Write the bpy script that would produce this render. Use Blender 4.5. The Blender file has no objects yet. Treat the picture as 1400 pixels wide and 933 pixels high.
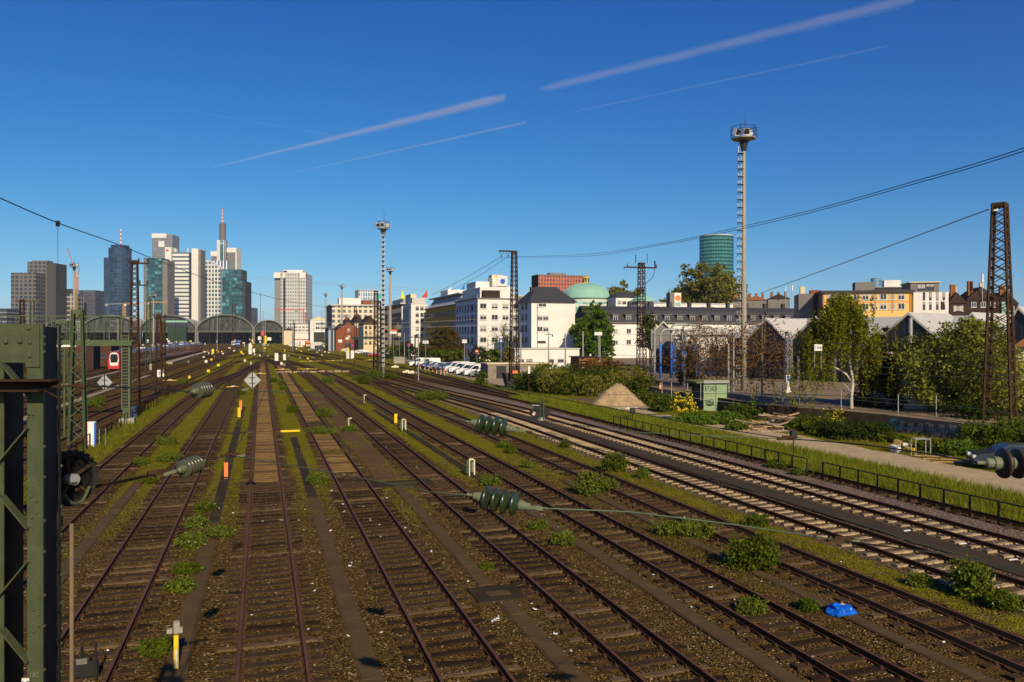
import bpy, bmesh, math, random
import numpy as np
from mathutils import Vector, Matrix
PI = math.pi
R = math.radians
random.seed(7)
sc = bpy.context.scene
C = sc.collection
# ---------------------------------------------------------------- camera, sky, sun, exposure
F = 1094.0            # focal length in photo pixels (1400 wide)
H = 7.7               # camera height above the ballast
HY = 460.0            # horizon row
cam_d = bpy.data.cameras.new('camera'); cam = bpy.data.objects.new('camera', cam_d); C.objects.link(cam)
cam.location = (0, 0, H); cam.rotation_euler = (R(90), 0, 0)
cam_d.sensor_width = 36; cam_d.lens = 36 * F / 1400; cam_d.shift_y = -6.5 / 1400
cam_d.clip_start = 0.05; cam_d.clip_end = 60000
sc.camera = cam
SUN_AZ = (0.32, -0.947); SUN_EL = 30.0
w = bpy.data.worlds.new('World'); sc.world = w; w.use_nodes = True
nt = w.node_tree; nt.nodes.clear()
sky = nt.nodes.new('ShaderNodeTexSky'); sky.sky_type = 'NISHITA'; sky.sun_disc = False
sky.sun_elevation = R(SUN_EL); sky.sun_rotation = math.atan2(SUN_AZ[0], SUN_AZ[1])
sky.altitude = 100; sky.air_density = 1.0; sky.dust_density = 0.3; sky.ozone_density = 3.0
hs = nt.nodes.new('ShaderNodeHueSaturation'); hs.inputs['Saturation'].default_value = 1.3; hs.inputs['Value'].default_value = 1.0
bg = nt.nodes.new('ShaderNodeBackground'); bg.inputs['Strength'].default_value = 0.1
wo = nt.nodes.new('ShaderNodeOutputWorld')
# look a little above the horizon so that the pale band near it stays blue, as on a clear spring day
wtc = nt.nodes.new('ShaderNodeTexCoord'); wsp = nt.nodes.new('ShaderNodeSeparateXYZ'); wcb = nt.nodes.new('ShaderNodeCombineXYZ')
wm = nt.nodes.new('ShaderNodeMath'); wm.operation = 'MULTIPLY_ADD'; wm.inputs[1].default_value = 0.9; wm.inputs[2].default_value = 0.088
nt.links.new(wtc.outputs['Generated'], wsp.inputs[0]); nt.links.new(wsp.outputs[0], wcb.inputs[0]); nt.links.new(wsp.outputs[1], wcb.inputs[1])
nt.links.new(wsp.outputs[2], wm.inputs[0]); nt.links.new(wm.outputs[0], wcb.inputs[2]); nt.links.new(wcb.outputs[0], sky.inputs['Vector'])
# deepen the clear blue overhead (polarised spring sky): scale, gamma, tint, clamp
def vm(op, a_, b_):
    x = nt.nodes.new('ShaderNodeVectorMath'); x.operation = op; nt.links.new(a_, x.inputs[0]); x.inputs[1].default_value = b_; return x.outputs[0]
nt.links.new(sky.outputs[0], hs.inputs['Color'])
sp_ = nt.nodes.new('ShaderNodeSeparateXYZ'); cb_ = nt.nodes.new('ShaderNodeCombineXYZ'); nt.links.new(vm('MULTIPLY', hs.outputs[0], (.1, .1, .1)), sp_.inputs[0])
for i_, (g_, k_) in enumerate(((1.9, 37.0), (1.5, 15.2), (1.0, 9.9))):
    x = nt.nodes.new('ShaderNodeMath'); x.operation = 'POWER'; nt.links.new(sp_.outputs[i_], x.inputs[0]); x.inputs[1].default_value = g_
    y = nt.nodes.new('ShaderNodeMath'); y.operation = 'MULTIPLY'; nt.links.new(x.outputs[0], y.inputs[0]); y.inputs[1].default_value = k_; nt.links.new(y.outputs[0], cb_.inputs[i_])
nt.links.new(vm('MINIMUM', cb_.outputs[0], (9, 9, 10)), bg.inputs[0]); nt.links.new(bg.outputs[0], wo.inputs[0])
sl = bpy.data.lights.new('sun', 'SUN'); sun = bpy.data.objects.new('sun', sl); C.objects.link(sun)
sl.energy = 5.0; sl.angle = R(0.53); sl.color = (1.0, 0.84, 0.58)
sd = Vector((SUN_AZ[0] * math.cos(R(SUN_EL)), SUN_AZ[1] * math.cos(R(SUN_EL)), math.sin(R(SUN_EL))))
sun.rotation_euler = sd.to_track_quat('Z', 'Y').to_euler()
sc.view_settings.view_transform = 'Standard'; sc.view_settings.look = 'None'
sc.view_settings.exposure = 0.12; sc.view_settings.gamma = 1.0
sc.render.engine = 'CYCLES'
sc.render.resolution_x = 1024; sc.render.resolution_y = 682
# ---------------------------------------------------------------- frames
TA = math.atan2(343.0, F)            # the yard runs this far left of the view axis
CT, ST = math.cos(TA), math.sin(TA)
def W(v, u, z=0.0): return Vector((v * CT - u * ST, v * ST + u * CT, z))
def VU(X, Y): return (X * CT + Y * ST, -X * ST + Y * CT)
def G(px, py, z=0.0):                # point on the level z seen at a photo pixel
    D = F * (H - z) / (py - HY); return Vector(((px - 700) / F * D, D, z))
def GV(px, py, z=0.17):
    p = G(px, py, z); return VU(p.x, p.y)
def A(px, py, D): return Vector(((px - 700) / F * D, D, H + (HY - py) / F * D))
def Z(py, D): return H + (HY - py) / F * D
def onscreen(p, m=60):
    if p.y < 5: return False
    x = 700 + F * p.x / p.y; y = HY + F * (H - p.z) / p.y
    return -m < x < 1400 + m and y < 933 + m
# ---------------------------------------------------------------- materials
def mat(name, col, rough=0.8, metal=0.0, var=0.25, scale=3.0, bump=0.0, bscale=40.0, col2=None, spec=None, dirt=None):
    m = bpy.data.materials.new(name); m.use_nodes = True; n = m.node_tree; N = n.nodes; L = n.links
    b = N['Principled BSDF']; b.inputs['Roughness'].default_value = rough; b.inputs['Metallic'].default_value = metal
    b.inputs['Specular IOR Level'].default_value = spec if spec is not None else (.06 if rough >= .78 else .3)
    tc = N.new('ShaderNodeTexCoord'); no = N.new('ShaderNodeTexNoise'); no.inputs['Scale'].default_value = scale
    no.inputs['Detail'].default_value = 6; no.inputs['Roughness'].default_value = 0.65
    L.new(tc.outputs['Object'], no.inputs['Vector'])
    r = N.new('ShaderNodeValToRGB'); r.color_ramp.elements[0].position = 0.3; r.color_ramp.elements[1].position = 0.72
    c2 = col2 or tuple(c * (1 - var) for c in col)
    r.color_ramp.elements[0].color = (*c2, 1); r.color_ramp.elements[1].color = (*col, 1)
    L.new(no.outputs[0], r.inputs[0]); L.new(r.outputs[0], b.inputs['Base Color'])
    if bump:
        n2 = N.new('ShaderNodeTexNoise'); n2.inputs['Scale'].default_value = bscale; n2.inputs['Detail'].default_value = 4
        bp = N.new('ShaderNodeBump'); bp.inputs['Strength'].default_value = bump; bp.inputs['Distance'].default_value = 0.02
        L.new(tc.outputs['Object'], n2.inputs['Vector']); L.new(n2.outputs[0], bp.inputs['Height']); L.new(bp.outputs[0], b.inputs['Normal'])
    return m
def M1(n, op, a, b=None, c=None):
    x = n.nodes.new('ShaderNodeMath'); x.operation = op
    for i, q in enumerate((a, b, c)):
        if q is None: continue
        if isinstance(q, (int, float)): x.inputs[i].default_value = q
        else: n.links.new(q, x.inputs[i])
    return x.outputs[0]
def mixc(n, f, a, b):
    x = n.nodes.new('ShaderNodeMix'); x.data_type = 'RGBA'
    for i, q in ((0, f), (6, a), (7, b)):
        if isinstance(q, (int, float)): x.inputs[i].default_value = q
        elif isinstance(q, tuple): x.inputs[i].default_value = (*q, 1)
        else: n.links.new(q, x.inputs[i])
    return x.outputs[2]
def facade(name, wall, glass, cw, ch, fw, fh, ox=0.0, oz=0.0, gr=0.15, var=0.5, band=None):
    """wall with a procedural grid of panes: cell cw x ch metres, glass share fw x fh."""
    m = bpy.data.materials.new(name); m.use_nodes = True; n = m.node_tree; N = n.nodes; L = n.links
    b = N['Principled BSDF']; tc = N.new('ShaderNodeTexCoord'); s = N.new('ShaderNodeSeparateXYZ'); L.new(tc.outputs['Object'], s.inputs[0])
    sn = N.new('ShaderNodeSeparateXYZ'); L.new(tc.outputs['Normal'], sn.inputs[0])
    isx = M1(n, 'GREATER_THAN', M1(n, 'ABSOLUTE', sn.outputs[0]), 0.7)
    hz = M1(n, 'LESS_THAN', M1(n, 'ABSOLUTE', sn.outputs[2]), 0.5)
    al = M1(n, 'ADD', M1(n, 'MULTIPLY', s.outputs[1], isx), M1(n, 'MULTIPLY', s.outputs[0], M1(n, 'SUBTRACT', 1.0, isx)))
    a = M1(n, 'DIVIDE', M1(n, 'ADD', al, ox), cw); c = M1(n, 'DIVIDE', M1(n, 'ADD', s.outputs[2], oz), ch)
    fa = M1(n, 'FRACT', a); fc = M1(n, 'FRACT', c)
    g = M1(n, 'MULTIPLY', M1(n, 'LESS_THAN', fa, fw), M1(n, 'LESS_THAN', fc, fh)); g = M1(n, 'MULTIPLY', g, hz)
    wn = N.new('ShaderNodeTexWhiteNoise'); wn.noise_dimensions = '2D'; cb = N.new('ShaderNodeCombineXYZ')
    L.new(M1(n, 'FLOOR', a), cb.inputs[0]); L.new(M1(n, 'FLOOR', c), cb.inputs[1]); L.new(cb.outputs[0], wn.inputs[0])
    gl2 = tuple(min(1, q * (1 + 2.5 * var) + 0.03 * var) for q in glass)
    gc = mixc(n, M1(n, 'POWER', wn.outputs[0], 2.5), glass, gl2)
    no = N.new('ShaderNodeTexNoise'); no.inputs['Scale'].default_value = 0.15; L.new(tc.outputs['Object'], no.inputs[0])
    wc = mixc(n, no.outputs[0], tuple(q * 0.85 for q in wall), wall)
    L.new(mixc(n, g, wc, gc), b.inputs['Base Color'])
    L.new(M1(n, 'ADD', M1(n, 'MULTIPLY', g, gr - 0.75), 0.75), b.inputs['Roughness'])
    return m
def leafmat(name, c1, c2, trans=0.35, nscale=0.6):
    m = bpy.data.materials.new(name); m.use_nodes = True; n = m.node_tree; N = n.nodes; L = n.links; N.clear()
    o = N.new('ShaderNodeOutputMaterial'); mx = N.new('ShaderNodeMixShader'); mx.inputs[0].default_value = trans
    d = N.new('ShaderNodeBsdfDiffuse'); t = N.new('ShaderNodeBsdfTranslucent')
    g = N.new('ShaderNodeNewGeometry'); tc = N.new('ShaderNodeTexCoord'); no = N.new('ShaderNodeTexNoise'); no.inputs['Scale'].default_value = nscale
    L.new(tc.outputs['Object'], no.inputs[0])
    f = M1(n, 'ADD', M1(n, 'MULTIPLY', g.outputs['Random Per Island'], 0.65), M1(n, 'MULTIPLY', no.outputs[0], 0.5)); 
    f2 = M1(n, 'SUBTRACT', f, 0.1); f2 = M1(n, 'MINIMUM', M1(n, 'MAXIMUM', f2, 0.0), 1.0)
    c = mixc(n, f2, c1, c2); L.new(c, d.inputs[0]); L.new(c, t.inputs[0])
    L.new(d.outputs[0], mx.inputs[1]); L.new(t.outputs[0], mx.inputs[2]); L.new(mx.outputs[0], o.inputs[0])
    return m
# ---------------------------------------------------------------- mesh builder
class MB:
    def __init__(s): s.v = []; s.f = []; s.m = []; s.k = 0
    def mi(s, k): s.k = k; return s
    def face(s, pts):
        i = len(s.v); s.v += [tuple(p) for p in pts]; s.f.append(tuple(range(i, i + len(pts)))); s.m.append(s.k)
    def box(s, x0, x1, y0, y1, z0, z1):
        i = len(s.v); s.v += [(x, y, z) for z in (z0, z1) for x, y in ((x0, y0), (x1, y0), (x1, y1), (x0, y1))]
        for q in ((0, 3, 2, 1), (4, 5, 6, 7), (0, 1, 5, 4), (1, 2, 6, 5), (2, 3, 7, 6), (3, 0, 4, 7)):
            s.f.append(tuple(i + j for j in q)); s.m.append(s.k)
        return s
    def cbox(s, c, sx, sy, sz, rz=0.0, rx=0.0, ry=0.0):
        i = len(s.v); s.box(-sx / 2, sx / 2, -sy / 2, sy / 2, -sz / 2, sz / 2)
        T = Matrix.Translation(c) @ Matrix.Rotation(rz, 4, 'Z') @ Matrix.Rotation(ry, 4, 'Y') @ Matrix.Rotation(rx, 4, 'X')
        for j in range(i, len(s.v)): s.v[j] = tuple(T @ Vector(s.v[j]))
        return s
    def bar(s, p, q, wd, ht=None):
        """rectangular bar between two points"""
        p = Vector(p); q = Vector(q); ht = ht or wd; d = (q - p); L = d.length
        if L < 1e-6: return s
        T = Matrix.Translation((p + q) / 2) @ d.to_track_quat('Z', 'Y').to_matrix().to_4x4()
        i = len(s.v); s.box(-wd / 2, wd / 2, -ht / 2, ht / 2, -L / 2, L / 2)
        for j in range(i, len(s.v)): s.v[j] = tuple(T @ Vector(s.v[j]))
        return s
    def tube(s, pts, r, n=6, r1=None, cap=True):
        pts = [Vector(p) for p in pts]; K = len(pts); base = len(s.v)
        for a, p in enumerate(pts):
            t = (pts[min(a + 1, K - 1)] - pts[max(a - 1, 0)]).normalized()
            up = Vector((0, 0, 1)) if abs(t.z) < 0.95 else Vector((0, 1, 0))
            e = t.cross(up).normalized(); g = e.cross(t)
            if isinstance(r, (list, tuple)): rr = r[a]
            else: rr = r if r1 is None else r + (r1 - r) * a / (K - 1)
            for j in range(n):
                an = 2 * PI * j / n; s.v.append(tuple(p + e * math.cos(an) * rr + g * math.sin(an) * rr))
        for a in range(K - 1):
            for j in range(n):
                x = base + a * n + j; y = base + a * n + (j + 1) % n
                s.f.append((x, y, y + n, x + n)); s.m.append(s.k)
        if cap:
            s.f.append(tuple(base + j for j in range(n))[::-1]); s.m.append(s.k)
            s.f.append(tuple(base + (K - 1) * n + j for j in range(n))); s.m.append(s.k)
        return s
    def lathe(s, prof, n=16, T=None):
        """prof: (radius, height) list round local Z"""
        base = len(s.v); T = T or Matrix.Identity(4)
        for r, z in prof:
            for j in range(n):
                an = 2 * PI * j / n; s.v.append(tuple(T @ Vector((r * math.cos(an), r * math.sin(an), z))))
        for a in range(len(prof) - 1):
            for j in range(n):
                x = base + a * n + j; y = base + a * n + (j + 1) % n
                s.f.append((x, y, y + n, x + n)); s.m.append(s.k)
        if prof[0][0] > 1e-3: s.f.append(tuple(base + j for j in range(n))[::-1]); s.m.append(s.k)
        if prof[-1][0] > 1e-3:
            s.f.append(tuple(base + (len(prof) - 1) * n + j for j in range(n))); s.m.append(s.k)
        return s
    def prism(s, pts, z0, z1):
        n = len(pts); i = len(s.v); s.v += [(p[0], p[1], z0) for p in pts] + [(p[0], p[1], z1) for p in pts]
        s.f.append(tuple(range(i, i + n))[::-1]); s.m.append(s.k); s.f.append(tuple(range(i + n, i + 2 * n))); s.m.append(s.k)
        for j in range(n):
            k = (j + 1) % n; s.f.append((i + j, i + k, i + n + k, i + n + j)); s.m.append(s.k)
        return s
    def extr(s, pts, off):
        """extrude a 3-D polygon by a vector"""
        n = len(pts); i = len(s.v); off = Vector(off); s.v += [tuple(Vector(p)) for p in pts] + [tuple(Vector(p) + off) for p in pts]
        s.f.append(tuple(range(i, i + n))); s.m.append(s.k); s.f.append(tuple(range(i + n, i + 2 * n))[::-1]); s.m.append(s.k)
        for j in range(n):
            k = (j + 1) % n; s.f.append((i + k, i + j, i + n + j, i + n + k)); s.m.append(s.k)
        return s
    def build(s, name, mats, parent=None, loc=None, rz=0.0, smooth=False, fix=True):
        me = bpy.data.meshes.new(name); me.from_pydata(s.v, [], s.f)
        for m in (mats if isinstance(mats, (list, tuple)) else [mats]): me.materials.append(m)
        if any(s.m): me.polygons.foreach_set('material_index', s.m)
        if smooth: me.polygons.foreach_set('use_smooth', [True] * len(me.polygons))
        if fix:
            bm = bmesh.new(); bm.from_mesh(me); bmesh.ops.recalc_face_normals(bm, faces=bm.faces); bm.to_mesh(me); bm.free()
        me.update()
        o = bpy.data.objects.new(name, me); C.objects.link(o)
        if parent: o.parent = parent
        if loc is not None: o.location = loc
        o.rotation_euler[2] = rz
        return o
def tag(o, label, cat, group=None, kind=None):
    o['label'] = label
    if cat: o['category'] = cat
    if group: o['group'] = group
    if kind: o['kind'] = kind
    return o
def thing(name, label, cat, loc=(0, 0, 0), rz=0.0, group=None):
    o = bpy.data.objects.new(name, None); C.objects.link(o); o.location = loc; o.rotation_euler[2] = rz
    o.empty_display_size = 0.2
    return tag(o, label, cat, group)
def struct(o): o['kind'] = 'structure'; return o
def dup(root, loc, rz=None, label=None, group=None, scale=None):
    r = root.copy(); C.objects.link(r); r.location = loc
    if rz is not None: r.rotation_euler[2] = rz
    if label: r['label'] = label
    if group: r['group'] = group
    if scale: r.scale = (scale,) * 3 if isinstance(scale, (int, float)) else scale
    for ch in list(root.children):
        c = ch.copy(); C.objects.link(c); c.parent = r
        for g in ch.children:
            d = g.copy(); C.objects.link(d); d.parent = c
    return r
def textmesh(name, body, size, m, parent, loc, rot, ext=0.002):
    cu = bpy.data.curves.new(name, 'FONT'); cu.body = body; cu.size = size; cu.align_x = 'CENTER'; cu.align_y = 'CENTER'; cu.extrude = ext
    o = bpy.data.objects.new(name, cu); me = bpy.data.meshes.new_from_object(o); me.materials.clear(); me.materials.append(m)
    bpy.data.objects.remove(o)
    q = bpy.data.objects.new(name, me); C.objects.link(q); q.parent = parent; q.location = loc; q.rotation_euler = rot
    return q
def quads(name, V, m, parent=None, loc=None, rz=0.0, tri=False):
    """V: (n,4,3) array of loose quads (leaves, blades)"""
    k = V.shape[1]; n = V.shape[0]; me = bpy.data.meshes.new(name)
    me.vertices.add(n * k); me.vertices.foreach_set('co', V.reshape(-1).astype(np.float32))
    me.loops.add(n * k); me.loops.foreach_set('vertex_index', np.arange(n * k, dtype=np.int32))
    me.polygons.add(n); me.polygons.foreach_set('loop_start', np.arange(0, n * k, k, dtype=np.int32)); me.polygons.foreach_set('loop_total', np.full(n, k, dtype=np.int32))
    me.materials.append(m); me.update(); me.validate()
    o = bpy.data.objects.new(name, me); C.objects.link(o)
    if parent: o.parent = parent
    if loc is not None: o.location = loc
    o.rotation_euler[2] = rz
    return o
def leaves(P, size, rng, aspect=1.6, droop=0.0):
    """one leaf quad per point with random direction"""
    n = len(P); a = rng.normal(size=(n, 3)); a[:, 2] = a[:, 2] * (1 - droop) - droop * 1.6; a /= np.linalg.norm(a, axis=1)[:, None]
    b = rng.normal(size=(n, 3)); b -= (b * a).sum(1)[:, None] * a; b /= np.linalg.norm(b, axis=1)[:, None]
    s = size * rng.uniform(0.6, 1.35, n)[:, None]; a = a * s * aspect * 0.5; b = b * s * 0.5
    return np.stack([P - a, P + b, P + a, P - b], 1)
# ================================================================ GROUND
def ground_mat():
    m = bpy.data.materials.new('ballast_ground'); m.use_nodes = True; n = m.node_tree; N = n.nodes; L = n.links
    b = N['Principled BSDF']; b.inputs['Roughness'].default_value = 0.95; b.inputs['Specular IOR Level'].default_value = 0.0
    tc = N.new('ShaderNodeTexCoord'); s = N.new('ShaderNodeSeparateXYZ'); L.new(tc.outputs['Object'], s.inputs[0])
    v, u = s.outputs[0], s.outputs[1]
    def noise(sc_, det=5, ro=0.6, vec=None):
        q = N.new('ShaderNodeTexNoise'); q.inputs['Scale'].default_value = sc_; q.inputs['Detail'].default_value = det; q.inputs['Roughness'].default_value = ro
        L.new(vec or tc.outputs['Object'], q.inputs['Vector']); return q.outputs[0]
    def ss(x, a, c):
        q = N.new('ShaderNodeMapRange'); q.interpolation_type = 'SMOOTHSTEP'; q.inputs[1].default_value = a; q.inputs[2].default_value = c
        L.new(x, q.inputs[0]); return q.outputs[0]
    vo = N.new('ShaderNodeTexVoronoi'); vo.inputs['Scale'].default_value = 19; L.new(tc.outputs['Object'], vo.inputs['Vector'])
    vs = N.new('ShaderNodeSeparateColor'); L.new(vo.outputs['Color'], vs.inputs[0])
    stone = mixc(n, M1(n, 'POWER', vs.outputs[0], 1.6), (0.038, 0.023, 0.007), (0.225, 0.140, 0.046))
    stone = mixc(n, M1(n, 'GREATER_THAN', vs.outputs[1], 0.985), stone, (0.50, 0.42, 0.28))
    big = noise(0.22, 6); dirt = mixc(n, noise(1.3, 6), (0.055, 0.032, 0.010), (0.165, 0.100, 0.032))
    base = mixc(n, M1(n, 'MULTIPLY', ss(big, 0.45, 0.75), 0.6), stone, dirt)
    # fresh pinkish stones round the concrete sleepers
    band = M1(n, 'MULTIPLY', ss(v, 19.6, 20.2), M1(n, 'SUBTRACT', 1.0, ss(v, 28.4, 29.0)))
    fresh = mixc(n, vs.outputs[0], (0.10, 0.075, 0.058), (0.36, 0.28, 0.235))
    pinky = M1(n, 'MULTIPLY', band, M1(n, 'ADD', 0.35, M1(n, 'MULTIPLY', ss(v, 24.6, 25.4), 0.55)))
    pinky = M1(n, 'MULTIPLY', pinky, M1(n, 'SUBTRACT', 1.0, ss(u, 95.0, 150.0)))
    base = mixc(n, pinky, base, fresh)
    # moss and grass between the tracks
    gapf = M1(n, 'FRACT', M1(n, 'DIVIDE', M1(n, 'ADD', v, 8.1), 4.23))
    gap = M1(n, 'MULTIPLY', ss(gapf, 0.24, 0.36), M1(n, 'SUBTRACT', 1.0, ss(gapf, 0.64, 0.76)))
    gap = M1(n, 'MAXIMUM', gap, ss(u, 190.0, 260.0))
    cen = M1(n, 'SUBTRACT', 1.0, ss(v, 19.0, 20.5))
    st = M1(n, 'ADD', ss(u, 22.0, 55.0), 0.0)
    yard = M1(n, 'MULTIPLY', M1(n, 'MULTIPLY', gap, cen), M1(n, 'MULTIPLY', st, ss(v, -12.5, -11.0)))
    leftb = M1(n, 'MULTIPLY', M1(n, 'MULTIPLY', ss(v, -12.2, -11.4), M1(n, 'SUBTRACT', 1.0, ss(v, -10.2, -9.4))), 1.0)
    rb = M1(n, 'MULTIPLY', M1(n, 'MULTIPLY', ss(v, 18.2, 19.0), M1(n, 'SUBTRACT', 1.0, ss(v, 19.6, 20.3))), 1.0)
    right = ss(v, 30.2, 31.4)
    far = M1(n, 'MULTIPLY', ss(u, 110.0, 200.0), M1(n, 'MULTIPLY', ss(v, 2.0, 8.0), 0.75))
    mk = M1(n, 'MAXIMUM', M1(n, 'MAXIMUM', yard, leftb), M1(n, 'MAXIMUM', rb, M1(n, 'MAXIMUM', right, far)))
    gn = M1(n, 'ADD', M1(n, 'MULTIPLY', noise(1.5, 6, 0.8), 1.2), M1(n, 'MULTIPLY', mk, 0.31))
    gm = M1(n, 'MULTIPLY', ss(gn, 0.70, 0.86), M1(n, 'MINIMUM', M1(n, 'MULTIPLY', mk, 1.4), 1.0))
    gc = mixc(n, noise(2.2, 5), (0.055, 0.068, 0.004), (0.320, 0.265, 0.018))
    gc = mixc(n, ss(noise(0.9, 4), 0.5, 0.72), gc, (0.16, 0.115, 0.045))
    col = mixc(n, gm, base, gc)
    # rust dust close to the rails, oil down the middle
    rust = M1(n, 'MULTIPLY', M1(n, 'SUBTRACT', 1.0, gap), M1(n, 'MULTIPLY', ss(noise(0.35, 5), 0.45, 0.7), 0.45))
    rust = M1(n, 'MULTIPLY', rust, cen)
    col = mixc(n, rust, col, (0.085, 0.048, 0.022))
    L.new(col, b.inputs['Base Color'])
    bp = N.new('ShaderNodeBump'); bp.inputs['Strength'].default_value = 1.0; bp.inputs['Distance'].default_value = 0.07
    hh = M1(n, 'ADD', M1(n, 'MULTIPLY', vo.outputs['Distance'], -0.9), M1(n, 'MULTIPLY', noise(60.0, 3), 0.35))
    hh = M1(n, 'ADD', hh, M1(n, 'MULTIPLY', noise(3.0, 4), 1.4))
    L.new(hh, bp.inputs['Height']); L.new(bp.outputs[0], b.inputs['Normal'])
    return m
GM = ground_mat()
gb = MB()
# one sheet out to the horizon, finely divided and gently uneven near the camera
xs = [-9000, -3000, -900, -300, -120, -60] + [-40 + i * 1.0 for i in range(0, 101)] + [75, 100, 160, 300, 900, 3000, 9000]
ys = [-200, -40, 0] + [6 + i * 1.0 for i in range(0, 100)] + [112, 130, 160, 220, 320, 600, 1200, 3000, 9000, 20000]
rg = np.random.default_rng(3)
vid = {}
verts = []
for j, y in enumerate(ys):
    for i, x in enumerate(xs):
        near = 6 <= y <= 104 and -39 < x < 60
        z = (rg.uniform(-0.03, 0.02) if near else 0.0)
        verts.append((x, y, z))
nx = len(xs); faces = [(j * nx + i, j * nx + i + 1, (j + 1) * nx + i + 1, (j + 1) * nx + i) for j in range(len(ys) - 1) for i in range(nx - 1)]
me = bpy.data.meshes.new('ground'); me.from_pydata(verts, [], faces); me.materials.append(GM)
me.polygons.foreach_set('use_smooth', [True] * len(faces)); me.update()
ground = bpy.data.objects.new('ground', me); C.objects.link(ground); ground.rotation_euler[2] = TA; struct(ground)

m_asph = mat('asphalt', (0.34, 0.29, 0.22), 0.9, var=0.35, scale=0.6, bump=0.3, bscale=60)
m_path = mat('gravel_path', (0.50, 0.38, 0.22), 0.95, var=0.3, scale=0.9, bump=0.6, bscale=30)
m_yard = mat('yard_paving', (0.27, 0.20, 0.13), 0.9, var=0.25, scale=0.35, bump=0.2, bscale=30)
m_walk = mat('walkway_tar', (0.072, 0.052, 0.030), 0.85, var=0.35, scale=0.7, bump=0.4, bscale=50)
m_white = mat('white_paint', (0.72, 0.70, 0.66), 0.6, var=0.12, scale=2)
def sheet(name, pts, z, m, sub=None):
    b = MB(); b.face([(p[0], p[1], z) for p in pts]); return struct(b.build(name, m, fix=False))
def smooth_pts(pts, step):
    """Catmull-Rom through 2-D/3-D points"""
    P = [Vector(p) for p in pts]; P = [P[0] * 2 - P[1]] + P + [P[-1] * 2 - P[-2]]; out = []
    for i in range(1, len(P) - 2):
        L_ = (P[i + 1] - P[i]).length; k = max(1, int(L_ / step))
        for j in range(k):
            t = j / k; a, b, c, d = P[i - 1], P[i], P[i + 1], P[i + 2]
            out.append(0.5 * ((2 * b) + (c - a) * t + (2 * a - 5 * b + 4 * c - d) * t * t + (3 * b - a - 3 * c + d) * t ** 3))
    out.append(P[-2]); return out
def ribbon(name, lpts, rpts, z, m):
    b = MB(); n_ = min(len(lpts), len(rpts))
    for i in range(n_ - 1):
        b.face([(lpts[i][0], lpts[i][1], z), (rpts[i][0], rpts[i][1], z), (rpts[i + 1][0], rpts[i + 1][1], z), (lpts[i + 1][0], lpts[i + 1][1], z)])
    return struct(b.build(name, m, fix=False))
# light gravel path beyond the fence (v from the tracks, u along them)
rr = random.Random(5)
pl = [(34.0 + rr.uniform(-.25, .25) + (max(0, u_ - 60)) * 0.02, u_) for u_ in range(10, 72, 2)]
pr = [(39.5 + rr.uniform(-.35, .35) - (max(0, u_ - 52)) * 0.10, u_) for u_ in range(10, 72, 2)]
ribbon('gravel_path', [W(*p) for p in pl], [W(*p) for p in pr], 0.05, m_path)
pk = [(35.2, 71), (35.5, 76), (37.2, 80), (40, 83)]; pk2 = [(37.4, 71), (38, 74.5), (39.4, 77), (41, 79)]
ribbon('gravel_path', [W(*p) for p in pk], [W(*p) for p in pk2], 0.055, m_path)
# car park
cp = [G(*p) for p in ((505, 482), (545, 491), (600, 507.5), (655, 521.5), (700, 530), (742, 536), (742, 520), (700, 509), (650, 498), (600, 489), (560, 482))]
sheet('car_park', cp, 0.014, m_asph)
cpl = [G(*p) for p in ((598, 508), (655, 523), (705, 531), (742, 536.5), (715, 527), (660, 514), (610, 503))]
sheet('car_park', cpl, 0.019, mat('sandy_edge', (0.40, 0.31, 0.20), 0.95, var=0.25, scale=0.5))
# depot yard: a slab 1.3 m higher behind a retaining wall
YZ = 1.3
yw = [G(1700, 668, 0), G(1322, 604, 0), G(1215, 590, 0), G(1150, 583, 0), G(1050, 574, 0), G(985, 562, 0), G(925, 551, 0), G(870, 538, 0)]
back = [G(880, 500, 1.3) + Vector((0, 60, 0)), Vector((260, 330, 0)), Vector((420, 120, 0))]
yb = MB(); yb.prism([(p.x, p.y) for p in (yw + back)], 0.02, YZ); struct(yb.build('depot_yard', m_yard))
yl = MB()                                     # painted lines on the yard
for a_, b_ in (((905, 539), (1010, 552)), ((1010, 520), (1130, 531)), ((1000, 537), (1090, 548))):
    p = G(*a_, YZ); q = G(*b_, YZ); d = (q - p).normalized(); nn = Vector((-d.y, d.x, 0)) * 0.07
    yl.face([p - nn + Vector((0, 0, .005)), q - nn + Vector((0, 0, .005)), q + nn + Vector((0, 0, .005)), p + nn + Vector((0, 0, .005))])
struct(yl.build('yard_line', m_white, fix=False))
# asphalt walkway between the concrete-sleeper tracks
wl = [W(23.15, u_, 0) for u_ in range(6, 112, 4)]; wr = [W(24.35 - 0.0 * u_, u_, 0) for u_ in range(6, 112, 4)]
ribbon('walkway', wl, wr, 0.05, m_walk)
# bare earth footpaths in the grass between the old tracks
m_earth = mat('trodden_earth', (0.135, 0.075, 0.032), 0.95, var=0.4, scale=1.2, bump=0.4, bscale=20)
for v0, u0, u1, wd in ((6.65, 43, 118, 0.75), (10.9, 90, 150, 0.4)):
    us = [u0 + i * 3 for i in range(int((u1 - u0) / 3))]
    ribbon('footpath', [W(v0 - wd + rr.uniform(-.1, .1), q) for q in us], [W(v0 + wd + rr.uniform(-.1, .1), q) for q in us], 0.021, m_earth)

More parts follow.
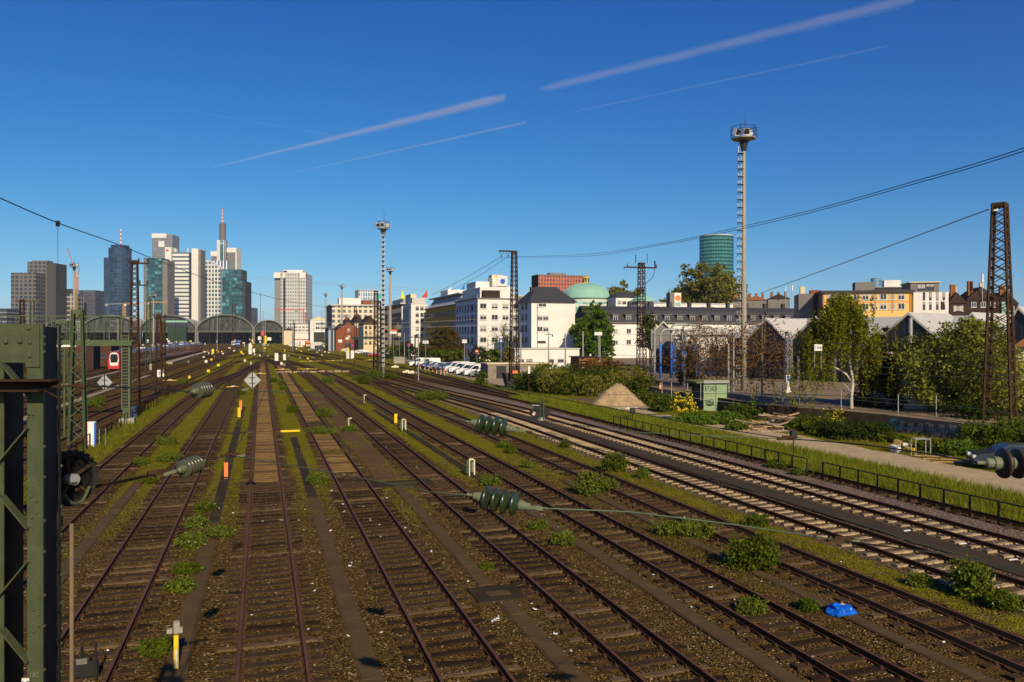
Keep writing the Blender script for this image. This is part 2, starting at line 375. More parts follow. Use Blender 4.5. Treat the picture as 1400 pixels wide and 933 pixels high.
# ================================================================ TRACKS
m_rail = mat('rusty_rail', (0.095, 0.036, 0.014), 0.8, metal=0.0, var=0.4, scale=1.5, bump=0.2, bscale=30, spec=0.1)
m_railr = mat('orange_rusty_rail', (0.20, 0.075, 0.025), 0.75, metal=0.1, var=0.45, scale=1.5, bump=0.2)
m_head = mat('worn_rail_head', (0.135, 0.056, 0.024), 0.6, metal=0.1, spec=.2, var=0.3, scale=0.7)
m_wood = mat('weathered_sleeper', (0.070, 0.042, 0.022), 0.9, var=0.5, scale=2.5, bump=0.8, bscale=14)
m_wood2 = mat('pale_sleeper', (0.145, 0.098, 0.052), 0.9, var=0.4, scale=3.5, bump=0.8, bscale=12)
m_conc = mat('concrete_sleeper', (0.44, 0.32, 0.19), 0.85, var=0.5, scale=3.5, bump=0.3, bscale=30)
m_concf = mat('dusty_concrete_sleeper', (0.20, 0.135, 0.07), 0.9, var=0.4)
m_iron = mat('rusty_iron', (0.095, 0.050, 0.030), 0.8, metal=0.1, var=0.4, scale=6)
PROF = [(-.062, 0), (.062, 0), (.062, .014), (.012, .03), (.010, .11), (.036, .122), (.036, .158), (-.036, .158), (-.036, .122), (-.010, .11), (-.012, .03), (-.062, .014)]
def sweep(pts, off, z0, name, mats, parent):
    K = len(pts); V = []; Fc = []; mi = []; n_ = len(PROF)
    for i, p in enumerate(pts):
        a = pts[max(i - 1, 0)]; c = pts[min(i + 1, K - 1)]; t = (c - a).normalized(); nn = Vector((t.y, -t.x, 0))
        for (x, z) in PROF: q = p + nn * (off + x); V.append((q.x, q.y, z0 + z))
    for i in range(K - 1):
        for j in range(n_):
            k = (j + 1) % n_; Fc.append((i * n_ + j, i * n_ + k, (i + 1) * n_ + k, (i + 1) * n_ + j)); mi.append(1 if j == 6 else 0)
    Fc.append(tuple(range(n_))); mi.append(0); Fc.append(tuple((K - 1) * n_ + j for j in range(n_))); mi.append(0)
    me = bpy.data.meshes.new(name); me.from_pydata(V, [], Fc)
    for m in mats: me.materials.append(m)
    me.polygons.foreach_set('material_index', mi); me.update()
    o = bpy.data.objects.new(name, me); C.objects.link(o); o.parent = parent; return o
def sleeper_mesh(kind, seed, into=None, T=None, z0=0.0):
    r = random.Random(seed); b = into or MB(); i0 = len(b.v)
    if kind == 'wood':
        L_ = r.uniform(1.2, 1.32); h = r.uniform(0.025, 0.07); wd = r.uniform(0.09, 0.13); top = []
        N_ = 7
        for k in range(N_):
            x = -L_ + 2 * L_ * k / (N_ - 1); e = r.uniform(-.03, .012); 
            top.append((x, -wd + r.uniform(-.012, .012), wd + r.uniform(-.012, .012), h + e))
        for k in range(N_ - 1):
            x0, a0, c0, h0 = top[k]; x1, a1, c1, h1 = top[k + 1]
            b.mi(0); b.face([(x0, a0, h0), (x1, a1, h1), (x1, c1, h1), (x0, c0, h0)])
            b.face([(x0, a0 - .01, -.1), (x1, a1 - .01, -.1), (x1, a1, h1), (x0, a0, h0)]); b.face([(x0, c0, h0), (x1, c1, h1), (x1, c1 + .01, -.1), (x0, c0 + .01, -.1)])
        b.face([(-L_, top[0][1], h), (-L_, top[0][2], h), (-L_, top[0][2], -.1), (-L_, top[0][1], -.1)]); b.face([(L_, top[-1][1], h), (L_, top[-1][2], h), (L_, top[-1][2], -.1), (L_, top[-1][1], -.1)])
        b.mi(1)
        for s in (-.75, .75):
            b.box(s - .14, s + .14, -.07, .07, h - .02, h + .018)
            for q in (-.1, .1): b.box(s + q - .02, s + q + .02, -.03, .03, h, h + .05)
        b.mi(0)
    else:
        b.mi(0)
        xs_ = [-1.3, -1.05, -.5, -.2, .2, .5, 1.05, 1.3]; ht = [.035, .055, .06, .03, .03, .06, .055, .035]
        for k in range(7):
            x0, x1 = xs_[k], xs_[k + 1]; a, c = ht[k], ht[k + 1]; w_ = .095
            b.face([(x0, -w_, a), (x1, -w_, c), (x1, w_, c), (x0, w_, a)]); b.face([(x0, -w_ - .03, -.1), (x1, -w_ - .03, -.1), (x1, -w_, c), (x0, -w_, a)])
            b.face([(x0, w_, a), (x1, w_, c), (x1, w_ + .03, -.1), (x0, w_ + .03, -.1)])
        for x in (-1.3, 1.3): b.face([(x, -.12, .085), (x, .12, .085), (x, .145, -.1), (x, -.145, -.1)])
        b.mi(1)
        for s in (-.75, .75):
            for q in (-.105, .105): b.box(s + q - .03, s + q + .03, -.05, .05, .05, .085)
        b.mi(0)
    if T is not None:
        for j in range(i0, len(b.v)): b.v[j] = tuple(T @ Vector(b.v[j]))
    return b
def meshof(b, name, mats):
    o = b.build(name, mats, fix=False); me = o.data; bpy.data.objects.remove(o); return me
m_wood3 = mat('dark_sleeper', (0.036, 0.022, 0.012), 0.9, var=0.5, scale=2.5, bump=0.8, bscale=14)
SL = {'wood': [meshof(sleeper_mesh('wood', 10 + i), 'sleeper', [(m_wood, m_wood3)[i % 2], m_iron]) for i in range(5)] + [meshof(sleeper_mesh('wood', 30), 'sleeper', [m_wood2, m_iron])],
      'conc': [meshof(sleeper_mesh('conc', i), 'sleeper', [m_conc, m_iron]) for i in range(1)]}
def track(label, pts, kind='wood', u_sl=260, group=None, rail=None, step=2.0, spacing=0.62, nind=100, pad=600, name='railway_track', zr=None):
    """pts: (v,u) control points of the centre line"""
    T = thing(name, label, 'track', (0, 0, 0), 0, group)
    P = smooth_pts([W(v, u) for v, u in pts], step)
    z0 = zr if zr is not None else (0.06 if kind == 'wood' else 0.068)
    mr = [rail or m_rail, m_head]
    for s in (-.7525, .7525): sweep(P, s, z0, 'rail', mr, T)
    # sleepers by arc length
    acc = 0.0; nxt = 0.0; n_ = 0; rest = MB(); r = random.Random(len(label) * 7 + int(pts[0][0] * 10))
    for i in range(len(P) - 1):
        a, c = P[i], P[i + 1]; L_ = (c - a).length; t = (c - a) / L_; ang = math.atan2(t.y, t.x) - PI / 2
        while nxt < acc + L_:
            p = a + t * (nxt - acc); nxt += spacing * r.uniform(0.97, 1.03)
            _, uu = VU(p.x, p.y)
            if uu > u_sl or not onscreen(p, pad): continue
            rz = ang + r.uniform(-.025, .025)
            if n_ < nind:
                k = r.randrange(6) if r.random() < .8 else r.randrange(5)
                o = bpy.data.objects.new('sleeper', SL[kind][k % len(SL[kind])]); C.objects.link(o); o.parent = T
                o.location = (p.x, p.y, r.uniform(-.012, .006)); o.rotation_euler[2] = rz; n_ += 1
            else:
                M_ = Matrix.Translation((p.x, p.y, r.uniform(-.01, .006))) @ Matrix.Rotation(rz, 4, 'Z')
                i0 = len(rest.v)
                if kind == 'wood': rest.box(-1.25, 1.25, -.12, .12, -.05, .06)
                else: rest.box(-1.3, 1.3, -.10, .10, -.05, .03)
                for j in range(i0, len(rest.v)): rest.v[j] = tuple(M_ @ Vector(rest.v[j]))
        acc += L_
    if rest.v:
        o = rest.build('sleeper', m_wood if kind == 'wood' else m_concf, T, fix=False); o['kind'] = 'stuff'
    return T
yardg = 'old yard tracks on wooden sleepers'
track('rusty track at the left of the yard beside the low railing and its grass verge', [(-8.1, 4), (-8.1, 60), (-8.0, 90), (-7.4, 120), (-5.5, 155), (-2.6, 195), (-.3, 240)], group=yardg)
track('rusty track with the white-flowered weeds and yellow short post on its right', [(-4.0, 4), (-4.0, 60), (-4.05, 110), (-4.2, 150), (-3.2, 190), (-1.2, 225), (0, 260)], group=yardg)
t3 = track('straight rusty track with ochre filled centre leading to the station, beside the orange posts', [(.25, 4), (.25, 100), (.25, 300), (-4, 560), (-10, 840)], group=yardg)
t4 = track('rusty track with ochre filled centre right of the flat yellow marker', [(4.5, 4), (4.5, 100), (4.45, 200), (3.6, 235), (1.5, 275), (.3, 320)], group=yardg)
track('rusty track running past the concrete cover plate with the square lid', [(8.7, 4), (8.7, 90), (8.6, 155), (7.5, 190), (4.6, 235), (1.5, 280)], group=yardg)
track('rusty track below the pair of cream marker boards', [(13.0, 4), (13.0, 80), (13.2, 140), (12.3, 180), (9.5, 230), (6, 280), (3, 340)], group=yardg)
track('orange rusty track with widely spaced planks, beside the blue bag', [(17.25, 4), (17.25, 80), (17.6, 105), (18.6, 135), (19.0, 170), (17.5, 220), (13, 300), (6, 420)], group=yardg, rail=m_railr, spacing=0.70)
cg = 'main tracks on pale concrete sleepers'
track('nearer track on pale concrete sleepers, left of the dark walkway', [(21.35, 4), (21.6, 35), (21.8, 54), (21.9, 74), (21.2, 95), (20.2, 112), (18.9, 135)], 'conc', group=cg, spacing=0.68, u_sl=108)
track('farther track on pale concrete sleepers, between dark walkway and railing', [(25.8, 4), (26.0, 45), (26.0, 64), (25.6, 82), (24.3, 104), (23.3, 128), (23.2, 160), (23.5, 200), (21, 280), (14, 420)], 'conc', group=cg, spacing=0.68, u_sl=110)
track('overgrown dark track behind the railing, next to the tall grass', [(30.1, 4), (30.0, 40), (29.9, 74), (30.9, 98), (31.6, 125), (32.8, 160), (33, 215), (30, 300), (22, 420)], nind=100)
def gvs(L_): return [GV(*p) for p in L_]
track('connecting track that crosses over in front of the small parked-car bush', gvs([(520, 505.5), (560, 514), (620, 526), (691, 541), (765, 557)]), nind=30, u_sl=200)
track('connecting track left of the white diamond sign', gvs([(262, 537), (287, 524.5), (322, 512), (352, 501), (362, 492)]), nind=40)
# main lines on the left, bending together towards the station
def sh(u, k):
    f = max(0.0, 1 - k / 4.0); return f * float(np.interp(u, [0, 85, 130, 240, 500, 860], [0, 0, 3.0, 6.5, 9, 12]))
mainl = ['dark main track just left of the low railing', 'second main track left of the railing', 'third main track left of the railing, by the small green bush',
         'main track past the lattice mast with the grey box', 'track under the red and white train', 'outer left track beyond the red train']
for k in range(6):
    b0 = -14.6 - 4.15 * k
    vs = [(b0 + sh(u, k) - (max(0, u - 400) * 0.035 * k), u) for u in (20, 60, 85, 105, 130, 180, 240, 330, 450, 620, 830)]
    track(mainl[k], vs, 'wood', u_sl=150, nind=20 if k < 3 else 0, group='main tracks left of the railing', pad=30)
# station throat: more tracks fanning out to the platforms
thr = [(-55, 860, -40, 330), (-75, 860, -46, 330), (-100, 860, -50, 380), (-125, 860, -54, 400), (-150, 860, -60, 420), (-30, 860, -8, 400), (-18, 860, 3, 300), (5, 820, 8, 330), (12, 800, 20, 330)]
for k, (v1, u1, v0, u0) in enumerate(thr):
    track('far track fanning out towards the station halls', [(v0 + (0 - v0) * .12, u0 - 90), (v0, u0), ((v0 + v1) / 2, (u0 + u1) / 2), (v1, u1)], u_sl=0, nind=0, step=12, group='far tracks in front of the station')
xg = 'crossovers in front of the station'
for v0, u0, v1, u1 in ((-8, 240, 6, 330), (-14, 250, -4, 360), (8, 215, -2, 300), (18, 260, 6, 380), (-20, 300, -8, 430), (0, 380, -26, 520), (22, 330, 9, 470), (26, 270, 14, 400)):
    track('crossover track in the station throat', [(v0, u0), (v0 + (v1 - v0) * .3, u0 + (u1 - u0) * .35), (v0 + (v1 - v0) * .7, u0 + (u1 - u0) * .65), (v1, u1)], u_sl=260, nind=0, step=8, group=xg)
# ochre dust and board filling of two tracks
m_fill = mat('ochre_fill', (0.270, 0.165, 0.052), 0.95, var=0.45, scale=1.4, bump=0.6, bscale=9)
m_fill2 = mat('brown_fill', (0.15, 0.092, 0.034), 0.95, var=0.5, scale=2.2, bump=0.6, bscale=9)
for t, v0, us, ue in ((t3, .25, 44, 245), (t4, 4.5, 46, 66), (t4, 4.48, 74, 215)):
    b = MB(); q = us; r = random.Random(1)
    while q < ue:
        L_ = .62; b.mi(0 if r.random() < .8 else 1).box(-.62, .62, q, q + .46, .02, .072 + r.uniform(-.012, .006)); b.mi(1).box(-.64, .64, q + .463, q + .617, .02, .05); q += L_
    o = b.build('track_filling', [m_fill, m_fill2], t, W(v0, 0), TA, fix=False); o['kind'] = 'stuff'
# cable troughs
m_tr = mat('trough_concrete', (0.105, 0.070, 0.032), 0.9, var=0.3, scale=1.1, bump=0.4, bscale=25)
m_trd = mat('trough_tarred', (0.048, 0.034, 0.019), 0.85, var=0.35, scale=1.1)
def trough(label, v0, u0, u1, w_=.42, dark=(), v1=None):
    b = MB(); q = u0; r = random.Random(int(v0 * 10)); v1 = v0 if v1 is None else v1
    while q < u1:
        L_ = 1.0; dx = r.uniform(-.012, .012) + (v1 - v0) * (q - u0) / (u1 - u0); b.mi(1 if any(a < q < c for a, c in dark) else 0)
        b.box(-w_ / 2 + dx, w_ / 2 + dx, q, q + L_ - .018, -.05, .045 + r.uniform(-.008, .01))
        b.mi(0); b.box(-w_ / 2 - .05 + dx, -w_ / 2 + dx - .003, q, q + L_ - .006, -.05, .03); b.box(w_ / 2 + dx + .003, w_ / 2 + .05 + dx, q, q + L_ - .006, -.05, .03); q += L_
    o = b.build('cable_trough', [m_tr, m_trd], None, W(v0, 0), TA, fix=False)
    tag(o, label, 'cable trough', 'cable troughs between the tracks'); return o
trough('concrete cable trough left of the track with white-flowered weeds', -6.15, 8, 48)
trough('cable trough passing under the orange posts and yellow short post', -1.87, 8, 92, dark=((34, 92),))
trough('cable trough that ends at the flat yellow marker', 2.35, 8, 63, dark=((38, 63),))
trough('cable trough broken by the concrete cover plate with the square lid', 6.75, 8, 22.0)
trough('cable trough from the cover plate up to the earth footpath', 6.65, 23.8, 40)
trough('cable trough passing the pair of cream marker boards', 11.27, 8, 84, dark=((40, 84),))
trough('cable trough under the blue bag', 15.4, 8, 40, .36)
def plate(label, v, u, a, c, m):
    b = MB(); b.box(-a / 2, a / 2, -c / 2, c / 2, -.03, .06); o = b.build('cover_plate', m, None, W(v, u), TA); tag(o, label, 'cover plate')
    b2 = MB(); b2.box(-a * .2, a * .25, -c * .2, c * .12, .06, .066); b2.build('lid', m_tr, o); return o
plate('square concrete cover plate with a pale lid in the cable trough at the front', 6.7, 22.9, 1.5, 1.35, m_trd)
plate('wide dark cover plate at the lower end of the earth footpath', 6.9, 41.5, 3.4, 1.5, m_trd)

# loose ballast stones lying on the bed near the camera
def stones(label, n, seed):
    rng = np.random.default_rng(seed); u = 15 + 34 * rng.random(n) ** 1.5; v = rng.uniform(-9, 29, n); X = v * CT - u * ST; Y = v * ST + u * CT
    k = (Y > 16.5) & (np.abs(X) < Y * .72); X, Y = X[k], Y[k]; n = len(X); s = rng.uniform(.012, .034, n) * (1 + .25 * (rng.random(n) > .9))
    base = np.array([[1, 0, 0], [0, 1, 0], [-1, 0, 0], [0, -1, 0], [0, 0, 1], [0, 0, -1]], float)
    P = base[None] * s[:, None, None] * rng.uniform(.55, 1.35, (n, 6, 1)) + rng.normal(size=(n, 6, 3)) * s[:, None, None] * .22
    a = rng.uniform(0, 6.28, n); c_, s_ = np.cos(a)[:, None], np.sin(a)[:, None]; x = P[..., 0] * c_ - P[..., 1] * s_; y = P[..., 0] * s_ + P[..., 1] * c_
    P = np.stack([x + X[:, None], y + Y[:, None], P[..., 2] * .8 + .012], -1)
    F_ = np.array([[0, 1, 4], [1, 2, 4], [2, 3, 4], [3, 0, 4], [1, 0, 5], [2, 1, 5], [3, 2, 5], [0, 3, 5]]); me = bpy.data.meshes.new('ballast_stones')
    me.vertices.add(n * 6); me.vertices.foreach_set('co', P.reshape(-1).astype(np.float32)); idx = (F_[None] + 6 * np.arange(n)[:, None, None]).reshape(-1).astype(np.int32)
    me.loops.add(len(idx)); me.loops.foreach_set('vertex_index', idx); nf = n * 8; me.polygons.add(nf); me.polygons.foreach_set('loop_start', np.arange(0, nf * 3, 3, dtype=np.int32)); me.polygons.foreach_set('loop_total', np.full(nf, 3, dtype=np.int32))
    m = bpy.data.materials.new('ballast_stone'); m.use_nodes = True; q = m.node_tree; bs = q.nodes['Principled BSDF']; bs.inputs['Roughness'].default_value = .95; bs.inputs['Specular IOR Level'].default_value = .05
    g = q.nodes.new('ShaderNodeNewGeometry'); q.links.new(mixc(q, M1(q, 'POWER', g.outputs['Random Per Island'], 2.2), (.045, .028, .010), (.27, .180, .075)), bs.inputs['Base Color'])
    me.materials.append(m); me.update(); me.validate(); o = bpy.data.objects.new('ballast_stones', me); C.objects.link(o); tag(o, label, 'stones', kind='stuff')
stones('loose brown ballast stones scattered over the near yard', 60000, 5)

m_rw = mat('shaded_wall', (.075, .055, .036), .95, var=.5, scale=1.2)  # dark brown holds the shade of trees and bushes over the wall
for k_, (i_, lab_) in enumerate(((2, 'brown yard retaining wall section, darkened for tree shade below the birch'), (3, 'retaining wall section darkened for shade behind the timber heap'), (4, 'retaining wall section darkened for shade at the tall floodlight mast'), (5, 'retaining wall section darkened for shade behind the green hut'))):
    p, q = yw[i_], yw[i_ + 1]; d_ = (q - p).normalized(); n_ = Vector((d_.y, -d_.x, 0)); n_ = -n_ if n_.y > 0 else n_; b = MB(); p = p + d_ * .03; q = q - d_ * .03
    b.extr([p + n_ * .02, q + n_ * .02, q + n_ * .02 + Vector((0, 0, YZ + .04)), p + n_ * .02 + Vector((0, 0, YZ + .04))], n_ * .08); tag(b.build('retaining_wall', m_rw), lab_, 'wall')
# ================================================================ BUILDINGS
m_glass = mat('window_glass', (0.035, 0.045, 0.06), 0.12, var=0.5, scale=0.4, spec=0.8)
m_frame = mat('window_frame', (0.62, 0.60, 0.56), 0.6, var=0.1)
m_framed = mat('dark_frame', (0.10, 0.09, 0.08), 0.6, var=0.2)
m_wallw = mat('white_render', (0.76, 0.73, 0.68), 0.9, var=0.22, scale=0.35)
m_wallb = mat('shaded_white_render', (0.60, 0.60, 0.66), 0.9, var=0.10, scale=0.2)  # white render with the bluish shade of the left face in its colour
m_ochre = mat('ochre_render', (0.50, 0.32, 0.06), 0.9, var=0.2, scale=0.2)
m_cream = mat('cream_render', (0.66, 0.56, 0.36), 0.9, var=0.15, scale=0.2)
m_yellow = mat('yellow_render', (0.74, 0.50, 0.17), 0.9, var=0.12, scale=0.2)
m_brick = mat('red_brick', (0.26, 0.085, 0.045), 0.95, var=0.35, scale=0.7, bump=0.3)
m_slate = mat('slate_roof', (0.052, 0.050, 0.058), 0.7, var=0.3, scale=0.8, bump=0.3, bscale=8)
m_slate2 = mat('dark_roof', (0.055, 0.035, 0.028), 0.8, var=0.35, scale=0.6)
m_tile = mat('clay_tile', (0.30, 0.12, 0.05), 0.9, var=0.4, scale=0.9)
m_dark = mat('dark_metal', (0.03, 0.03, 0.032), 0.6, var=0.3)
m_grey = mat('grey_metal', (0.30, 0.30, 0.30), 0.5, metal=0.3, var=0.25, scale=1.5)
m_greyd = mat('grey_concrete', (0.22, 0.20, 0.18), 0.9, var=0.25, scale=0.4)
m_copper = mat('green_copper', (0.25, 0.47, 0.36), 0.7, var=0.15, scale=0.3)
m_roofw = mat('white_sheet_roof', (0.52, 0.50, 0.46), 0.6, var=0.15, scale=0.3)
m_gold = mat('gilded_metal', (0.62, 0.43, 0.08), 0.45, metal=0.3, var=0.2)
m_red = mat('red_paint', (0.62, 0.05, 0.03), 0.5, var=0.15)
m_orange = mat('orange_paint', (0.85, 0.22, 0.05), 0.6, var=0.15)
m_yel = mat('yellow_paint', (0.80, 0.52, 0.02), 0.6, var=0.15)
m_blue = mat('blue_paint', (0.03, 0.16, 0.62), 0.5, var=0.15)
m_blind = mat('pale_blind', (.46, .43, .38), .8, var=.25, scale=.4); wr_ = random.Random(99)
WIN = {}
def winmesh(wd, ht, fr, sill=True, mull=1, bl=0):
    k = (round(wd, 2), round(ht, 2), fr, sill, mull, bl)
    if k in WIN: return WIN[k]
    b = MB(); f = min(.09, wd * .08); b.mi(1); b.box(-wd / 2, wd / 2, -.02, .03, 0, ht)
    b.mi(0); b.box(-wd / 2, -wd / 2 + f, -.08, .02, 0, ht); b.box(wd / 2 - f, wd / 2, -.08, .02, 0, ht)
    b.box(-wd / 2 + f, wd / 2 - f, -.08, .02, ht - f, ht); b.box(-wd / 2 + f, wd / 2 - f, -.08, .02, 0, f)
    for j in range(mull): x = -wd / 2 + wd * (j + 1) / (mull + 1); b.box(x - f / 2, x + f / 2, -.07, .02, f, ht - f)
    if sill: b.box(-wd / 2 - .1, wd / 2 + .1, -.17, .02, -.1, -.003)
    if bl: b.mi(2); hb = ht * (0, .35, .62, .9)[bl]; b.box(-wd / 2 + f, wd / 2 - f, -.045, -.021, ht - f - hb + .05, ht - f)
    WIN[k] = meshof(b, 'window', [{'w': m_frame, 'd': m_framed}[fr], m_glass, m_blind]); return WIN[k]
def fl(px0, D):                       # (v,u) of a pixel column at depth D
    p = A(px0, HY, D); return VU(p.x, p.y)
def vwidth(px0, D, px1, rz=TA):
    p = A(px0, HY, D); k = (px1 - 700) / F; return (k * D - p.x) / (math.cos(rz) - k * math.sin(rz))
def ulen(px0, D, px1, rz=TA):
    p = A(px0, HY, D); k = (px1 - 700) / F; return (p.x - k * D) / (math.sin(rz) + k * math.cos(rz))
class Bld:
    def __init__(s, name, label, px0, px1, D, ytop, back, wall, cat='building', rz=TA, base=0.0, pxb=None, v1=None):
        v, u = fl(px0, D); s.wv = vwidth(px0, D, px1, rz) if v1 is None else v1; s.wu = back if pxb is None else ulen(px0, D, pxb, rz)
        s.h = Z(ytop, D) - base; s.o = thing(name, label, cat, W(v, u, base), rz); s.D = D; s.base = base
        b = MB(); b.box(0, s.wv, 0, s.wu, 0, s.h); s.wall = b.build('wall', wall, s.o); s.n = 0; s.rest = None
    def zt(s, y, du=0): return Z(y, s.D + du) - s.base
    def win(s, face, xs, zs, wd, ht, fr='w', sill=True, mull=1):
        for x in xs:
            for z in zs:
                if s.n >= 96: return
                me = winmesh(wd, ht, fr, sill, mull, wr_.choice((0, 0, 0, 1, 1, 2, 3)))
                o = bpy.data.objects.new('window', me); C.objects.link(o); o.parent = s.o; s.n += 1
                if face == 'f': o.location = (x, -.004, z)
                else: o.location = (-.004, x, z); o.rotation_euler[2] = -PI / 2
    def part(s, name, m, x0, x1, y0, y1, z0, z1):
        b = MB(); b.box(x0, x1, y0, y1, z0, z1); return b.build(name, m, s.o)
    def cornice(s, m=None, e=.25, t=.3): return s.part('cornice', m or m_greyd, -e, s.wv + e, -e, s.wu + e, s.h, s.h + t)
    def hip(s, m, hh, inset=None, e=.4, name='roof'):
        i = inset if inset is not None else s.wv / 2; b = MB(); z = s.h
        a = [(-e, -e, z), (s.wv + e, -e, z), (s.wv + e, s.wu + e, z), (-e, s.wu + e, z)]
        if s.wu >= s.wv: p, q = (s.wv / 2, i, z + hh), (s.wv / 2, s.wu - i, z + hh); b.face([a[0], a[1], p]); b.face([a[1], a[2], q, p]); b.face([a[2], a[3], q]); b.face([a[3], a[0], p, q])
        else: p, q = (i, s.wu / 2, z + hh), (s.wv - i, s.wu / 2, z + hh); b.face([a[0], a[1], q, p]); b.face([a[1], a[2], q]); b.face([a[2], a[3], p, q]); b.face([a[3], a[0], p])
        b.face(a[::-1]); return b.build(name, m, s.o)
    def gable(s, m, hh, axis='u', e=.3):
        b = MB(); z = s.h
        if axis == 'u':
            b.extr([(-e, -e, z), (s.wv / 2, -e, z + hh), (s.wv + e, -e, z), (s.wv + e, -e, z - .25), (s.wv / 2, -e, z + hh - .3), (-e, -e, z - .25)], (0, s.wu + 2 * e, 0)); r = b.build('roof', m, s.o)
            g = MB(); g.extr([(0, .02, z), (s.wv / 2, .02, z + hh - .25), (s.wv, .02, z)], (0, s.wu - .04, 0)); g.build('gable_wall', s.wall.data.materials[0], s.o)
        else:
            b.extr([(-e, -e, z), (-e, s.wu / 2, z + hh), (-e, s.wu + e, z)], (s.wv + 2 * e, 0, 0)); r = b.build('roof', m, s.o)
        return r
    def chimney(s, parent, x, y, z0, z1, a=.8, m=None):
        b = MB(); b.box(x - a / 2, x + a / 2, y - a / 2, y + a / 2, z0, z1); b.box(x - a / 2 - .06, x + a / 2 + .06, y - a / 2 - .06, y + a / 2 + .06, z1, z1 + .12); return b.build('chimney', m or m_slate2, parent)
def rng_(a, b_, n): return [a + (b_ - a) * i / (n - 1) for i in range(n)] if n > 1 else [a]
# --- white house with hipped slate roof
b = Bld('apartment_house', 'plain white house with dark hipped slate roof behind the tall lattice mast', 726.5, 786, 200, 413, 0, m_wallw, pxb=707.5)
rf = b.hip(m_slate, 4.2, 3.0, .6)
for x, y in ((1.0, 5.5), (2.2, 8), (3.4, 11), (4.6, 8)): b.chimney(rf, x + 1, y, b.h + 1, b.h + 3.9, .9, m_slate)
for z in (b.zt(438), b.zt(453.5)): b.win('f', [2.2, 4.1 - .3], [z], 1.5, 1.25)
b.win('f', [2.9], [b.zt(419.5)], 2.1, .9, 'w'); b.win('f', [2.7], [b.zt(469), b.zt(486)], 2.2, .5, 'd')
b.win('l', [4, b.wu * .62], [b.zt(y_) for y_ in (422, 437, 453, 469, 486)], 1.3, 1.5, 'd')
dp = MB(); dp.tube([(1.55, -.1, 0), (1.55, -.1, b.h)], .08, 6); dp.build('downpipe', m_greyd, b.o)
b.part('string_course', m_greyd, -.05, b.wv + .05, -.06, 0, b.zt(478), b.zt(478) + .25)
b.part('garage_front', m_dark, -.05, 0, 3, b.wu - 3, 0, 2.8)
b2 = Bld('side_building', 'low white annex with small windows right of the hipped-roof house', 784, 800, 204, 456, 12, m_wallw); b2.win('f', [1, 2.4], [2, 4.6], .9, .9); b2.cornice(m_roofw)
b2 = Bld('low_building', 'low white extension with a flat roof in front of the hipped-roof house', 704, 792, 188, 478, 9, m_wallw, base=0)
b2.win('f', [1.5, 3.6, 9, 11.5], [1.6], 1.5, .7, 'd'); b2.cornice(m_roofw, .2, .25)
b2 = Bld('shed', 'low brown timber hut among the bushes', 792, 828, 170, 489, 5, mat('brown_boards', (.26, .10, .035), .9)); b2.cornice(m_dark, .3, .2)
# --- white corner block
b = Bld('corner_block', 'white corner apartment block with rows of blue-shadowed windows', 653, 712, 227, 409, 26.8, m_wallb)
b.part('front_render', m_wallw, 0, b.wv, -.12, 0, 0, b.h); b.cornice(m_greyd, .35, .35)
zs = [b.zt(y_) for y_ in (422, 437.5, 453, 468.5)]
for x in (1.6, 5.0, 8.2, 11.4): 
    for z in zs + [b.zt(488)]:
        me = winmesh(1.9, 1.5, 'w', True, 1, wr_.choice((0, 0, 1, 2)))
        o = bpy.data.objects.new('window', me); C.objects.link(o); o.parent = b.o; o.location = (x, -.13, z)
b.win('l', [2.0, 5.2, 6.9, 10.5, 14, 17.5, 21, 24.4], [z - .3 for z in zs] + [1.2 + 1], 1.15, 1.75, 'd')
for z in zs: b.part('string_course', m_greyd, -.12, 0, 0, b.wu, z - .75, z - .6)
b.part('penthouse', m_wallw, 1.5, b.wv - 1, 3, 24, b.h + .35, b.h + 3.6)
b.part('penthouse', m_slate2, 2.0, 7, 1.2, 8, b.h + .35, b.h + 2.6); b.part('penthouse', m_wallw, 1.8, 6, 9, 20, b.h + 3.6, b.h + 5.6)
o = b.part('terrace_railing', m_frame, .2, .26, 1, 25, b.h + .35, b.h + 1.3)
# --- ochre office
v58, u58 = fl(653, 227)
def at_u(name, label, v, u, wv, wu, h, wall, cat='building'):
    q = Bld.__new__(Bld); q.wv = wv; q.wu = wu; q.h = h; q.o = thing(name, label, cat, W(v, u, 0), TA); p = W(v, u); q.D = p.y; q.base = 0
    mb = MB(); mb.box(0, wv, 0, wu, 0, h); q.wall = mb.build('wall', wall, q.o); q.n = 0; return q
b = at_u('office_block', 'ochre office block with dark windows beside the white corner block', v58 + .3, u58 + 26.9, 16, 50, 17.6, m_ochre)
ys_ = [3 + 3.0 * i for i in range(16)]
b.win('l', ys_, [14.3, 10.6, 6.9, 3.2], 1.9, 1.8, 'd', False); b.cornice(m_greyd, .5, .3)
gl = MB(); gl.extr([(-.2, 1, 17.9), (2.4, 1, 21.2), (14, 1, 21.2), (14, 1, 17.9)], (0, 44, 0)); gl.build('glass_attic', facade('attic_glass', (.4, .4, .4), (.16, .24, .27), 2.0, 1.2, .92, .9), b.o)
b.part('roof_slab', m_roofw, .8, 15, 0, 48, 21.22, 21.6); b.part('plant_room', m_wallw, 4, 12, 30, 42, 21.62, 24.2)
